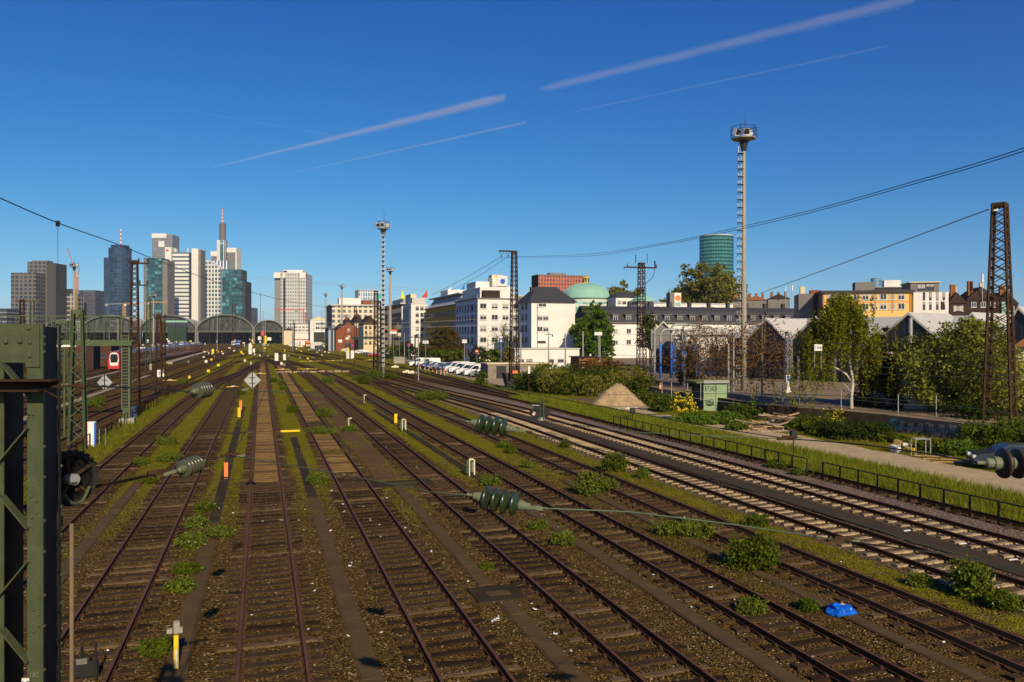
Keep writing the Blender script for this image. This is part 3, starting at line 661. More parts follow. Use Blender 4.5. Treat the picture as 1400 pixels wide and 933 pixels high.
# --- white tall block with grey flank
b = Bld('tall_block', 'tall white block with grey tiled flank next to the ochre office', 562, 584, 305, 416, 0, m_wallw, pxb=551)
b.part('flank', facade('flank_tiles', (.30, .31, .32), (.20, .21, .23), 2.4, 3.0, .93, .9, gr=.5, var=.2), -.15, 0, 2.5, b.wu, 0, b.h - 1)
b.win('f', [2.4, 4.2, 6.0], [b.zt(y_) for y_ in (424, 433, 442, 452, 462)], 1.2, 1.4, 'd'); b.cornice(m_roofw, .1, .3)
b.part('penthouse', m_roofw, 1, b.wv, 3, 14, b.h + .3, b.h + 2.6)
b.part('penthouse', m_cream, 2, b.wv - 2, 12, 24, b.h + .3, b.h + 4.5)
# --- dark office with red bands
b = Bld('banded_office', 'dark glass office with dark red bands and a white end strip', 550, 562, 345, 416, 0, facade('band_office', (.16, .045, .035), (.05, .055, .06), 3.0, 3.6, .97, .58, gr=.15), pxb=519)
b.part('end_strip', m_wallw, -.3, 1.6, -.3, 1.2, 0, b.h - 1.0); b.part('roof_slab', m_roofw, -1, b.wv + 1, -1, b.wu + .5, b.h, b.h + .6); b.part('plant_room', m_grey, 2, 8, 10, 40, b.h + .6, b.h + 3)
# --- cream old house
b = Bld('old_house', 'cream old town house with brown windows and mansard roof', 497, 516, 385, 444, 22, m_cream)
b.win('f', [1.2, 3.2, 5.6], [b.zt(y_) for y_ in (450, 457, 464, 471)], 1.0, 1.5, 'd'); b.hip(m_slate2, 4.5, 2.5, .3)
b = Bld('old_house', 'old house with pale party wall and brown mansard roof behind the brick building', 484, 498, 430, 442, 25, m_cream)
rf = b.hip(m_slate2, 5, 2.5, .3); b.win('f', [1, 3], [b.zt(450), b.zt(458)], 1, 1.5, 'd'); b.chimney(rf, 2, 6, b.h + 2, b.h + 7, 1.0, m_tile)
b = Bld('old_house', 'old house with steep dark roof left of the pale party wall', 470, 484, 455, 446, 25, m_slate2)
rf = b.hip(m_slate2, 5, 2.5, .3); b.chimney(rf, 2, 5, b.h + 2, b.h + 6.5, 1.2, m_tile)
# --- brick building
b = Bld('brick_warehouse', 'red brick gabled building with small white-framed windows and a dark gate', 459, 493, 415, 452, 0, m_brick, pxb=451)
b.gable(m_slate2, 4.8); b.win('f', [b.wv * .52], [b.zt(454), b.zt(463.5)], 1.4, 1.7, 'w'); b.part('gate', m_dark, b.wv * .38, b.wv * .7, -.1, 0, 0, 4.2); b.part('side_door', m_framed, b.wv * .78, b.wv * .86, -.1, 0, 3, 7)
b = Bld('shed_hall', 'dark blue-grey clad hall attached left of the brick building', 449, 457, 418, 449, 22, facade('clad', (.05, .055, .07), (.14, .17, .22), 2.5, 12, .5, .9, gr=.4)); b.cornice(m_greyd, .2, .3)
# --- modern blocks behind
b = Bld('modern_block', 'long modern block with colourful bays and a white flat roof', 454, 520, 545, 418, 0, facade('bays', (.66, .58, .42), (.09, .10, .12), 3.6, 3.4, .55, .62, var=.8), pxb=446)
b.part('roof_slab', m_roofw, -1.2, b.wv + 1, -1.2, b.wu, b.h, b.h + .9); b.part('penthouse', m_wallw, 5, 20, 4, 14, b.h + .9, b.h + 5.5); b.part('penthouse', m_brick, 21, 27, 4, 14, b.h + .9, b.h + 4); b.part('penthouse', m_greyd, 27, b.wv, 4, 14, b.h + .9, b.h + 4.5)
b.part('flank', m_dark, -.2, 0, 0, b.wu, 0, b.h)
b = Bld('glass_office', 'glazed office tower with pale vertical fins behind the modern block', 490, 519, 640, 397, 25, facade('fins', (.72, .74, .75), (.13, .21, .27), 1.9, 3.6, .72, .85)); b.cornice(m_roofw, .3, .4)
b = Bld('cream_block', 'cream block with a sloping yellow-green roof left of the modern block', 424, 448, 640, 438, 26, m_wallw)
b.win('f', rng_(5, b.wv - 2, 5), [b.zt(y_) for y_ in (444, 450)], 1.3, 1.7, 'd'); b.hip(m_cream, 3, 3, .3); b.part('dark_front', m_dark, 3, b.wv - 1, -.2, 0, 2, 11)
b = Bld('low_office', 'low white office with a thin red band beside the station', 401, 424, 690, 456, 18, m_wallw); b.part('red_band', m_red, -.1, b.wv, -.1, 0, 4.5, 5.3); b.cornice(m_roofw)
b = Bld('apartment_block', 'white balcony block behind the low office', 398, 424, 760, 443, 20, facade('balc', (.66, .64, .58), (.20, .18, .15), 3.4, 3.1, .7, .5)); b.cornice(m_roofw)
b = Bld('signal_house', 'small yellow house with a brown roof at the station end', 388, 402, 720, 452, 12, m_cream); b.hip(m_slate2, 3, 3, .4)
# --- hotel complex
b = Bld('hotel_tower', 'stepped white hotel tower with a round blue emblem', 664, 702, 380, 391, 16, facade('hotel', (.68, .65, .60), (.10, .10, .11), 60, 3.6, .92, .32))
b.part('emblem_wall', m_wallw, 5.5, 10.6, -.6, 0, b.zt(391), b.zt(377)); b.part('stair_tower', m_greyd, 1.2, 3.0, -.5, 0, b.zt(410), b.zt(380)); b.part('stair_tower', m_wallw, 3.2, 5.4, -.3, 6, b.h, b.zt(380)); b.part('plant_room', m_cream, 3.8, 9.5, 3, 8, b.h, b.zt(375))
lg = MB(); lg.lathe([(.55, -.05), (1.25, -.05), (1.25, .05), (.55, .05), (.55, -.05)], 20, Matrix.Translation((8.2, -.75, b.zt(384.5))) @ Matrix.Rotation(PI / 2, 4, 'X')); lg.bar((8.9, -.75, b.zt(384.5) + .4), (9.5, -.75, b.zt(384.5) + 1.8), .35, .1); lg.build('emblem', m_blue, b.o)
b = Bld('stepped_block', 'white stepped apartment block left of the hotel tower', 649, 668, 330, 398, 14, m_wallw); b.win('f', [1.2, 3.2, 5], [b.zt(403), b.zt(409)], 1.2, 1.0, 'd'); b.cornice(m_roofw)
b = Bld('long_block', 'low white building with dark roof band right of the hotel', 672, 728, 300, 405, 12, m_wallw); b.part('roof_slab', m_dark, -.3, b.wv, -.3, 12, b.h - 1.6, b.h - .4); b.part('roof_slab', m_roofw, -.5, b.wv + .5, -.5, 12.5, b.h, b.h + .4)
# --- red grid block
b = Bld('office_block', 'broad red office block with a tight grid of dark windows', 736, 797, 450, 376.5, 0, facade('redgrid', (.43, .12, .065), (.045, .045, .055), 1.75, 2.15, .52, .62), pxb=727)
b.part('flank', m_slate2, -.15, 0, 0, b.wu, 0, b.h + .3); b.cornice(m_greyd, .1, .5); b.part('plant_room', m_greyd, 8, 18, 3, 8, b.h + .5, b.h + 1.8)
# --- domed hall
D_ = 330; c_ = A(804, HY, D_); z0 = Z(405, D_); R_ = 33.5 / F * D_
t = thing('domed_hall', 'round hall with pale green copper dome and gilded lantern', 'building', (c_.x, c_.y + R_, 0))
mb = MB(); mb.lathe([(R_ * .97, 0), (R_ * .97, z0 - .8)], 48); mb.build('wall', facade('drum', (.5, .5, .46), (.05, .10, .28), 2.4, 2.6, .8, .5, oz=.6), t, smooth=True)
mb = MB(); mb.lathe([(R_ * 1.03, z0 - .8), (R_ * 1.03, z0), (R_ * 1.0, z0)] + [(R_ * math.cos(a) * 1.0, z0 + 6.0 * math.sin(a)) for a in rng_(.12, 1.45, 12)], 48)
dm = mb.build('dome', m_copper, t, smooth=True)
mb = MB()
for k in range(36):
    an = 2 * PI * k / 36; mb.tube([(math.cos(an) * R_ * math.cos(a), math.sin(an) * R_ * math.cos(a), z0 + 6.0 * math.sin(a) + .03) for a in rng_(.12, 1.4, 8)], .06, 4)
mb.build('rib', m_copper, dm)
zz = z0 + 5.9
mb = MB(); mb.lathe([(1.6, zz), (1.6, zz + .4), (1.25, zz + .4), (1.25, zz + 2.1), (1.75, zz + 2.1), (1.5, zz + 2.6), (.6, zz + 3.2), (.15, zz + 3.5), (.12, zz + 5.2), (0, zz + 6)], 12); ln = mb.build('lantern', m_gold, t)
mb = MB()
for k in range(6): an = PI / 6 + k * PI / 3; mb.cbox((1.3 * math.cos(an), 1.3 * math.sin(an), zz + 1.2), .2, .6, 1.2, an)
mb.build('pane', m_glass, ln)
mb = MB(); mb.box(-R_ * 1.2, R_ * 2.2, -R_ - 1.5, -R_ + 3, 0, z0 - 2.6); mb.build('wing', facade('wing', (.55, .6, .5), (.10, .28, .22), 2.6, 3, .85, .6), t)
# --- pavilion with green pyramid roof
b = Bld('pavilion', 'white pavilion with a green pyramid roof', 872, 894, 300, 412, 6, m_wallw); b.part('eaves_band', m_greyd, -.15, b.wv + .15, -.15, 6.15, b.h - 1.2, b.h - .2)
o = b.hip(m_copper, 3.0, 3.0, .7)
b = Bld('row_house', 'house with a small slate roof between dome and pavilion', 842, 874, 305, 407, 8, m_wallw); b.win('f', [1.5, 3.5, 6], [b.h - 2.4], 1.5, 1.2, 'd'); b.hip(m_slate, 2.3, 2, .3); b.part('awning', m_copper, 0, b.wv, -1.6, 0, b.h - 4.2, b.h - 3.6)
b = Bld('row_house', 'low white house right of the green pyramid roof', 894, 1010, 290, 415, 8, m_wallw); b.win('f', [1.6, 4, 20, 24], [b.h - 2.2], 1.6, 1.1, 'd'); b.cornice(m_roofw)
t = thing('sign_tower', 'roof sign box with an orange flower-like shape over green', 'sign', A(916, 420, 262) - Vector((0, 0, 4)), TA)
mb = MB(); mb.box(0, 1.6, 0, 2.5, 0, 8.7); mb.build('panel', m_greyd, t); mb = MB(); mb.box(1.6, 4.0, -.1, 2.5, 3.6, 8.7); mb.build('panel', m_wallw, t)
mb = MB()
for k in range(6): an = k * PI / 3; mb.lathe([(0, 0), (.5, .02), (.5, .08), (0, .1)], 10, Matrix.Translation((2.85 + .55 * math.cos(an), -.12, 7 + .45 * math.sin(an))) @ Matrix.Rotation(PI / 2, 4, 'X'))
mb.build('emblem', m_orange, t); mb = MB(); mb.box(1.9, 3.7, -.18, -.11, 4.4, 5.5); mb.build('emblem', m_copper, t)
# --- long slate-roofed terrace
b = Bld('terrace', 'long white terrace under a dark slate mansard roof with white dormers', 806, 1182, 232, 441, 13, m_wallw)
hh = Z(419.5, 245) - Z(441, 232)
rf = MB(); rf.extr([(-.5, -.5, b.h), (-.5, 2.6, b.h + hh * .72), (-.5, 6.5, b.h + hh), (-.5, 13.5, b.h)], (b.wv + 1, 0, 0)); rf = rf.build('roof', m_slate, b.o)
b.part('gutter', m_greyd, -.5, b.wv + .5, -.75, -.5, b.h - .1, b.h + .12)
for x in rng_(4, b.wv - 4, 22):
    d = MB(); d.mi(0).box(x - 1.05, x + 1.05, .1, 3.2, b.h + .5, b.h + 2.3); d.mi(2).box(x - .75, x + .75, .04, .1, b.h + .75, b.h + 2.0)
    d.mi(1).box(x - .75, x - .63, -.03, .04, b.h + .75, b.h + 2.0); d.box(x + .63, x + .75, -.03, .04, b.h + .75, b.h + 2.0); d.box(x - .06, x + .06, -.03, .04, b.h + .75, b.h + 2.0); d.box(x - .63, x + .63, -.03, .04, b.h + 1.9, b.h + 2.0)
    d.mi(3).box(x - 1.2, x + 1.2, -.15, 3.3, b.h + 2.303, b.h + 2.5); d.build('dormer', [m_slate, m_frame, m_glass, m_greyd], b.o)
for x in rng_(9, b.wv - 6, 13): b.chimney(rf, x, 6.5, b.h + hh - 1.0, b.h + hh + 1.3, 1.0, m_slate)
b.win('f', rng_(4, b.wv - 4, 22), [b.h - 3.2, b.h - 6.4], 1.5, 1.4, 'w')
# --- yellow house and neighbours on the right
def rbld(name, label, px0, px1, D, ytop, dep, wall, base=0.0):
    return Bld(name, label, px0, px1, D, ytop, dep, wall, base=base, rz=R(-14))
b = rbld('apartment_house', 'yellow apartment house with orange pilasters and white windows', 1125, 1246, 196, 401, 12, m_yellow)
n_ = 9; xs_ = rng_(1.7, b.wv - 2.2, n_)
b.win('f', xs_, [b.zt(411), b.zt(424)], 1.45, 1.5, 'w'); b.part('roof_slab', m_slate, -.6, b.wv + .6, -.7, 12.5, b.h, b.h + .55)
for x in rng_(.0, b.wv - .4, 6): b.part('pilaster', mat('orange_render', (.55, .24, .06), .9), x, x + .3, -.1, 0, b.zt(428), b.h)
b.part('string_course', m_orange, 0, b.wv, -.06, 0, b.zt(414.5), b.zt(413.7)); b.part('flank', m_greyd, -.12, 0, 0, 12, 0, b.h)
b.part('stair_house', m_greyd, 8, 12.5, 4, 8, b.h + .55, b.h + 2.8)
b = rbld('apartment_house', 'plain grey-brown house with a tall chimney left of the yellow house', 1092, 1112, 205, 402, 12, m_greyd); b.part('chimney', m_brick, b.wv - .5, b.wv + 2, 2, 5, 0, b.h + 1.0); b.part('roof_tank', m_cream, .6, 1.8, 2, 4, b.h, b.h + 2)
for q, (a_, c_, y_) in enumerate(((1020, 1048, 411), (1050, 1080, 409), (1000, 1020, 412))):
    b = rbld('old_house', ('roof with red brick chimneys seen over the slate terrace', 'brown roof with orange chimneys right of the aerials', 'grey gable roof left behind the tall floodlight mast')[q], a_, c_, 300, y_, 9, m_greyd)
    rf = b.hip(m_slate2 if q else m_tile, 2, 2, .3)
    for k in range(3): b.chimney(rf, 1.5 + k * b.wv / 3.2, 3, b.h, b.h + 2.6, .9, m_tile)
b = rbld('modern_house', 'white cube-shaped house with narrow dark windows', 1249, 1297, 192, 400, 11, m_wallw)
b.win('f', [2.3, 3.7, 5.2, 6.6], [b.zt(411)], .5, 1.9, 'd', False, 0); b.win('f', [2.3, 3.7, 5.2, 6.6], [b.zt(424)], .5, 1.9, 'd', False, 0); b.part('door_strip', m_slate2, b.wv - 1.7, b.wv - 1.0, -.08, 0, b.zt(424), b.zt(413))
b = rbld('rooftop_storey', 'grey-beige upper block with a wide window behind the white cube house', 1245, 1284, 205, 387, 10, m_greyd); b.win('f', [2.5, 4.5], [b.zt(398)], 1.9, 1.7, 'd', False); b.cornice(m_cream, .4, .25)
b = rbld('office_roof', 'dark flat-roofed office between blue glass tower and beige block', 1197, 1246, 260, 394, 10, m_dark); b.cornice(m_greyd, .2, .3); b.part('plant_room', m_wallw, 3, 8, 2, 6, b.h + .3, b.h + 2.6)
t = thing('glass_tower', 'small blue glass cylinder on the skyline above the yellow house', 'tower', A(1198, HY, 900)); t.location.z = 0
mb = MB(); mb.lathe([(6, 0), (6, Z(381, 900))], 20); mb.build('wall', facade('bluecyl', (.2, .3, .38), (.05, .14, .22), 50, 4, .98, .7), t)
for q, (a_, c_, y_, lab) in enumerate(((1298, 1322, 407, 'brown mansard house right of the white cube house'), (1322, 1366, 402, 'tall dark mansard house with an aerial on its roof'), (1366, 1392, 408, 'dark mansard house with green netting, right of the tall mast'))):
    b = rbld('mansard_house', lab, a_, c_, 196, y_ + 8, 12, m_slate2)
    rf = b.hip(m_slate2, 3.2 - .4 * (q == 0), 1.2, .2)
    b.win('f', rng_(1.5, b.wv - 1.4, 3), [b.h - 1.9], 1.1, 1.3, 'w'); b.win('f', rng_(1.5, b.wv - 1.4, 3), [b.h - 5.5], 1.1, 1.3, 'w')
    b.chimney(rf, 1.5, 3, b.h + 1, b.h + 4.6, 1.1, m_tile); b.chimney(rf, b.wv * .7, 6, b.h + 1, b.h + 4.3, .9, m_cream)
    if q == 2: b.part('netting', m_copper, .4, 1.2, -.6, -.3, b.h - 4, b.h + .5)
# --- tram depot: long pale roof facing us with dark cross gables
YD = YZ
p0 = A(1000, HY, 124); p1 = A(1430, HY, 92); dd = (p1 - p0); dd.z = 0; LL = dd.length; ang = math.atan2(dd.y, dd.x)
t = thing('tram_depot', 'long tram depot with pale sheet roof and dark glazed cross gables', 'depot', (p0.x, p0.y, YD), ang)
def along(px):
    k = (px - 700) / F; e = dd / LL; return (k * p0.y - p0.x) / (e.x - k * e.y)
def dep(x): return p0.y + dd.y / LL * x
ez = 6.2
mb = MB(); mb.box(-1.5, LL, 1.2, 24, 0, ez - .1); mb.build('wall', m_dark, t)
mb = MB(); mb.extr([(-2, 1.0, ez), (-2, 14, ez + 3.1), (-2, 27, ez)], (LL + 2, 0, 0)); mb.build('roof', facade('sheetroof', (.50, .48, .44), (.38, .36, .33), 1.2, 500, .06, 1), t)
gm_ = facade('gable_glazing', (.030, .030, .032), (.010, .011, .013), .75, 40, .84, 1, gr=.3, var=.2)
for a_, pk_, c_, yv, yp in ((1019, 1049, 1079, 453, 435), (1081, 1115, 1160, 453, 432.5), (1196, 1243, 1290, 451, 427), (1292, 1330, 1362, 448, 427), (1364, 1393, 1440, 448, 419)):
    x0, xp, x1 = along(a_), along(pk_), along(c_); zp = Z(yp, dep(xp)) - YD; zv = ez - .5
    mb = MB(); mb.extr([(x0, 0, zv), (xp, 0, zp - .25), (x1, 0, zv)], (0, 13, 0)); g = mb.build('gable', gm_, t)
    mb = MB(); mb.extr([(x0 - .1, -.35, zv + .05), (xp, -.35, zp), (x1 + .1, -.35, zv + .05), (x1 + .1, -.35, zv - .28), (xp, -.35, zp - .33), (x0 - .1, -.35, zv - .28)], (0, 13.5, 0)); mb.build('gable_roof', m_roofw, g)
    mb = MB(); mb.box(x0 + .3, x1 - .3, .0, .15, 3.9, zv - .02); mb.build('fascia', gm_, g)
for px in (1080, 1178, 1291, 1363):
    x = along(px); s_ = MB(); 
    for q in (-.35, .35): s_.box(x + q - .07, x + q + .07, -.5, -.36, 0, ez - .9)
    for k in range(7): s_.bar((x - .35, -.43, k * .75), (x + .35, -.43, k * .75 + .7), .06)
    s_.build('column', m_grey, t)
for px in (1040, 1090, 1140, 1215, 1268, 1320): x = along(px); s_ = MB(); s_.box(x - .12, x + .12, .2, .44, 0, 4.0); s_.build('column', m_greyd, t)
for px, py in ((1217, 471),(1250, 471)): x = along(px); s_ = MB(); s_.box(x - .35, x + .35, -.08, -.01, 3.9, 4.9); s_.build('number_board', m_wallw, t)
# small gabled halls and white building behind the brown trees
b = Bld('wash_hall', 'small gabled hall with white roof edge behind the blue-footed pipes', 893, 921, 150, 456, 9, m_greyd, base=YZ, rz=R(-12)); b.gable(m_roofw, 2.3, e=.4)
b.part('doorway', m_dark, .3, b.wv - .3, -.1, 0, 0, 4.2)
b = Bld('service_hall', 'white service hall behind the sparse brown trees', 921, 1022, 135, 458, 12, m_wallw, base=YZ, rz=R(-14)); b.part('roof', m_roofw, -.5, b.wv + .5, -.5, 12, b.h, b.h + .5); b.part('dark_front', m_dark, .2, b.wv * .35, -.12, 0, 0, 4.2)
b.win('f', [6.5, 9, 11.5], [3.4], 1.2, 1.2, 'd')
b.part('gable_fin', m_roofw, 5, 9, -.3, 10, b.h + .5, b.h + 1.2)
# tiled-roof house at the right edge
b = Bld('tiled_house', 'house with brown tiled roof at the right edge behind the big tree', 1392, 1500, 74, 474, 7, m_cream, base=YZ, rz=R(-30)); rf = b.hip(m_tile, 2.6, 3, .5); b.win('f', [1.6, 4.5], [.9], 1.0, 1.4, 'd')
# ================================================================ SKYLINE TOWERS
def slab(name, label, px0, px1, D, ytop, m, dep=30, rz=None, cat='skyscraper', cham=0):
    p = A(px0, HY, D); wv = (px1 - px0) / F * D
    t = thing(name, label, cat, (p.x, p.y, 0), 0); mb = MB(); h = Z(ytop, D)
    if cham: mb.prism([(cham, 0), (wv - cham, 0), (wv, cham), (wv, dep), (0, dep), (0, cham)], 0, h)
    else: mb.box(0, wv, 0, dep, 0, h)
    mb.build('tower_block', m, t); return t, wv, h
f_brown = facade('brown_grid', (.135, .13, .115), (.03, .035, .045), 5.5, 5.0, .66, .62, gr=.25)
t, wv, h = slab('office_tower', 'broad grey-brown gridded office tower at the far left', 15, 49, 1000, 373, f_brown, 20)
mb = MB(); mb.box(wv * .25, wv * 1.04, 21, 46, 0, Z(358, 1020)); mb.box(wv * .3, wv * .95, 28, 40, Z(358, 1020), Z(355.5, 1020)); mb.build('rear_block', f_brown, t)
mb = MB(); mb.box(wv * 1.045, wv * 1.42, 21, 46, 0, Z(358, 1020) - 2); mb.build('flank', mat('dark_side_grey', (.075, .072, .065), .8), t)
t, wv, h = slab('office_block', 'pale stone office with white window grid and dark entrance bay', 65, 101, 1250, 402, facade('stone_grid', (.38, .33, .26), (.03, .03, .03), 7.5, 7.0, .7, .7), 30)
for a_, c_ in ((.15, .3), (.62, .85)): mb = MB(); mb.box(wv * a_, wv * c_, 5, 20, h, h + 8); mb.build('plant_room', m_dark, t)
mb = MB(); mb.box(wv * .38, wv * .62, -.5, 0, 0, Z(422, 1250)); mb.build('entrance_bay', m_slate2, t)
for k in (.02, .34, .66, .97): mb = MB(); mb.box(wv * k, wv * k + 1.6, -1, 0, 0, Z(421, 1250)); mb.build('pier', m_wallw, t)
slab('office_block', 'dark glass block right of the pale stone office', 107, 130, 1300, 397, facade('darkglass', (.10, .10, .11), (.03, .035, .045), 3, 3.8, .8, .7, gr=.1), 30)
slab('office_block', 'low dark block at the left edge with white strips', -14, 9, 900, 422, facade('leftdark', (.25, .25, .24), (.03, .035, .05), 200, 5, .98, .75), 25)
slab('office_block', 'low dark block peeping out left of the broad office tower', 8, 13, 930, 425, m_dark, 25)
# round blue glass tower with red and white mast
D_ = 1708; p = A(163, HY, D_); t = thing('glass_tower', 'dark blue round glass tower with striped mast and square annex', 'skyscraper', (p.x, p.y, 0))
f_blue = facade('blue_glass', (.02, .04, .075), (.006, .020, .050), 7.5, 6.5, .86, .8, gr=.06, var=.55); r_ = 14.5 / F * D_
mb = MB(); mb.lathe([(r_, 0), (r_, Z(340, D_)), (r_ * .8, Z(340, D_)), (r_ * .8, Z(336, D_)), (0, Z(336, D_))], 40, Matrix.Translation((2, 0, 0))); mb.build('tower_block', f_blue, t)
mb = MB(); x0 = -22.5 / F * D_; mb.box(x0, x0 + 38, 4, 40, 0, Z(352, D_)); mb.box(x0 + 13, x0 + 24, 6, 38, 0, Z(341, D_)); mb.build('square_block', f_blue, t)
mb = MB()
for k in range(8): mb.mi(k % 2).lathe([(1.5, Z(336, D_) + k * 4.4), (1.5, Z(336, D_) + k * 4.4 + 4.39)], 8, Matrix.Translation((3.5, 0, 0)))
mb.build('mast', [m_red, m_wallw], t)
# teal curved tower
D_ = 1300; p = A(193.5, HY, D_); t = thing('glass_tower', 'teal glass tower with curved grey edge left of the white twin-fin tower', 'skyscraper', (p.x, p.y, 0)); wv = 28 / F * D_
f_teal = facade('teal_glass', (.035, .065, .07), (.010, .055, .070), 5.5, 5.2, .84, .74, gr=.06, var=1.5)
mb = MB(); mb.prism([(0, 10), (3, 3), (8, 0), (wv, 0), (wv, 30), (0, 30)], 0, Z(353, D_)); mb.build('tower_block', f_teal, t); mb = MB(); mb.box(wv, wv + 8, 2, 30, 0, Z(356, D_)); mb.build('side_block', m_greyd, t)
mb = MB(); mb.prism([(-1, 10), (2.4, 2), (7.6, -.6), (8, -.1), (3, 2.9), (0, 10)], 0, Z(352, D_)); mb.build('curved_fin', m_grey, t)
t, wv, h = slab('office_tower', 'tall grey tower with pale top rising behind the teal tower', 208, 236, 1800, 321, facade('trigrid', (.26, .26, .27), (.05, .06, .08), 3.4, 3.8, .66, .6), 36)
mb = MB(); mb.box(-.6, wv * .7, -.8, 36, Z(325.5, 1800), Z(319.5, 1800)); mb.build('crown', m_wallw, t); mb = MB(); mb.box(wv * .32, wv * .6, -1, 0, Z(338, 1800), Z(330, 1800)); mb.build('louvre', m_wallw, t)
# white tower with fins
D_ = 1420; p = A(226, HY, D_); t = thing('office_tower', 'white aluminium office tower with horizontal bands between tall white fins', 'skyscraper', (p.x, p.y, 0)); X_ = lambda px: (px - 226) / F * D_
mb = MB(); mb.box(X_(236), X_(258), 0, 30, 0, Z(345, D_)); mb.build('banded_block', facade('white_bands', (.70, .69, .67), (.07, .07, .08), 400, 7.0, .995, .42), t)
mb = MB(); mb.box(X_(226.5), X_(235), -3, 25, 0, Z(338.5, D_)); f1 = mb.build('fin', m_wallw, t)
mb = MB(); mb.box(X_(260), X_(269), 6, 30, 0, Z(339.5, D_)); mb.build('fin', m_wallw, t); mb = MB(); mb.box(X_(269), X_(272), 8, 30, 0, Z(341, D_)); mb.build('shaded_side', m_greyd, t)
mb = MB(); mb.box(X_(258), X_(260), 2, 30, 0, Z(347, D_)); mb.build('recess', m_dark, t)
for px in (237.5, 255): mb = MB(); mb.box(X_(px), X_(px) + 1.4, 4, 8, Z(345, D_), Z(339, D_)); mb.build('pylon', m_wallw, t)
mb = MB(); mb.box(X_(228), X_(231.5), -3.4, -3, Z(344, D_), Z(341.5, D_)); mb.build('emblem', m_red, f1)
# white slanted grid tower
D_ = 1500; p = A(276.5, HY, D_); t = thing('office_tower', 'white gridded tower with a slanting top edge', 'skyscraper', (p.x, p.y, 0)); wv = 24 / F * D_
mb = MB(); mb.extr([(0, 0, 0), (0, 0, Z(354.5, D_)), (wv * .22, 0, Z(354.5, D_)), (wv, 0, Z(367, D_)), (wv, 0, 0)], (0, 30, 0)); mb.build('tower_block', facade('white_grid', (.70, .69, .66), (.07, .10, .12), 6.0, 7.5, .66, .7), t)
mb = MB(); mb.box(wv * .3, wv * 1.1, 30, 50, 0, Z(354.5, D_)); mb.build('rear_block', facade('white_grid2', (.70, .69, .66), (.03, .06, .14), 6, 60, .6, .9), t)
# teal stepped tower
D_ = 1150; p = A(301, HY, D_); t = thing('glass_tower', 'teal glass tower stepped down towards the right', 'skyscraper', (p.x, p.y, 0)); X_ = lambda px: (px - 301) / F * D_
mb = MB(); mb.box(0, X_(327), 8, 30, 0, Z(368, D_)); mb.box(X_(316), X_(331.5), 0, 30, 0, Z(384, D_)); mb.build('tower_block', f_teal, t)
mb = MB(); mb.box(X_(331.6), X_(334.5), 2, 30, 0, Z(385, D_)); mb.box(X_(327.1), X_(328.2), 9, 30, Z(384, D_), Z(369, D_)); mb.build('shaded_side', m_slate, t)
slab('office_block', 'small glass block with rusty top right of the teal stepped tower', 335.5, 346.5, 1200, 421, facade('smallblue', (.09, .05, .04), (.03, .06, .12), 3, 4, .8, .6), 20)
# the tallest tower
D_ = 2000; p = A(302.5, HY, D_); t = thing('tallest_tower', 'tallest tower with stepped white wings, dark shaft and striped mast', 'skyscraper', (p.x, p.y, 0)); X_ = lambda px: (px - 302.5) / F * D_
f_w = facade('tower_grid', (.22, .20, .19), (.06, .07, .08), 3.2, 3.8, .6, .55)
mb = MB(); mb.box(X_(286), X_(296), 14, 45, 0, Z(346, D_)); mb.build('left_wing', f_w, t); mb = MB(); mb.box(X_(285.5), X_(297), 12, 44, Z(350, D_), Z(343, D_)); mb.build('wing_crown', m_wallw, t)
mb = MB(); mb.box(X_(296.5), X_(306.5), 0, 30, 0, Z(328.5, D_)); mb.build('shaft', facade('shaft', (.62, .60, .57), (.04, .10, .12), 17.5, 60, .45, .97, ox=3), t)
mb = MB(); mb.lathe([(8.0, Z(328.5, D_)), (8.0, Z(305, D_)), (0, Z(305, D_))], 16, Matrix.Translation((X_(302), 12, 0))); mb.build('upper_shaft', mat('bronze_cladding', (.17, .13, .10), .5), t)
mb = MB(); mb.box(X_(308.5), X_(320), 10, 45, 0, Z(344, D_)); mb.build('right_wing', f_w, t); mb = MB(); mb.box(X_(308.3), X_(321.5), 8, 44, Z(345, D_), Z(338.5, D_)); mb.box(X_(320.1), X_(321.8), 9, 44, 0, Z(345, D_) - .1); mb.build('wing_crown', m_wallw, t)
mb = MB()
for k in range(9): mb.mi(k % 2).lathe([(1.7 - k * .1, Z(305, D_) + k * 4.4), (1.7 - k * .1, Z(305, D_) + k * 4.4 + 4.39)], 8, Matrix.Translation((X_(301.8), 12, 0)))
mb.build('mast', [m_red, m_wallw], t)
# pale square tower
D_ = 1100; p = A(373, HY, D_); t = thing('office_tower', 'pale square tower with dark recessed joint and fine grid', 'skyscraper', (p.x, p.y, 0)); X_ = lambda px: (px - 373) / F * D_
f1 = facade('pale_grid', (.52, .51, .49), (.13, .135, .15), 3.4, 4.8, .5, .5, gr=.3, var=.2)
mb = MB(); mb.box(X_(373), X_(386), 8, 40, 0, Z(374, D_)); mb.build('left_block', facade('shaded_grid', (.27, .26, .24), (.10, .10, .11), 1.9, 3.2, .55, .5, gr=.3, var=.2), t)  # left block coloured darker for the shade on that side
mb = MB(); mb.box(X_(387.2), X_(390), 4, 9, 0, Z(370, D_)); mb.build('recess', m_dark, t); mb = MB(); mb.box(X_(390.2), X_(409), 0, 40, 0, Z(373, D_)); mb.box(X_(383), X_(386), 2, 8, 0, Z(370, D_)); mb.build('front_block', f1, t)
mb = MB(); mb.box(X_(409.1), X_(417), 4, 40, 0, Z(374, D_)); mb.build('right_block', f1, t); mb = MB(); mb.box(X_(384), X_(411), 10, 36, Z(373, D_), Z(368.5, D_)); mb.box(X_(373), X_(417), 3.5, 8, Z(380, D_), Z(372.5, D_)); mb.build('crown', m_wallw, t)
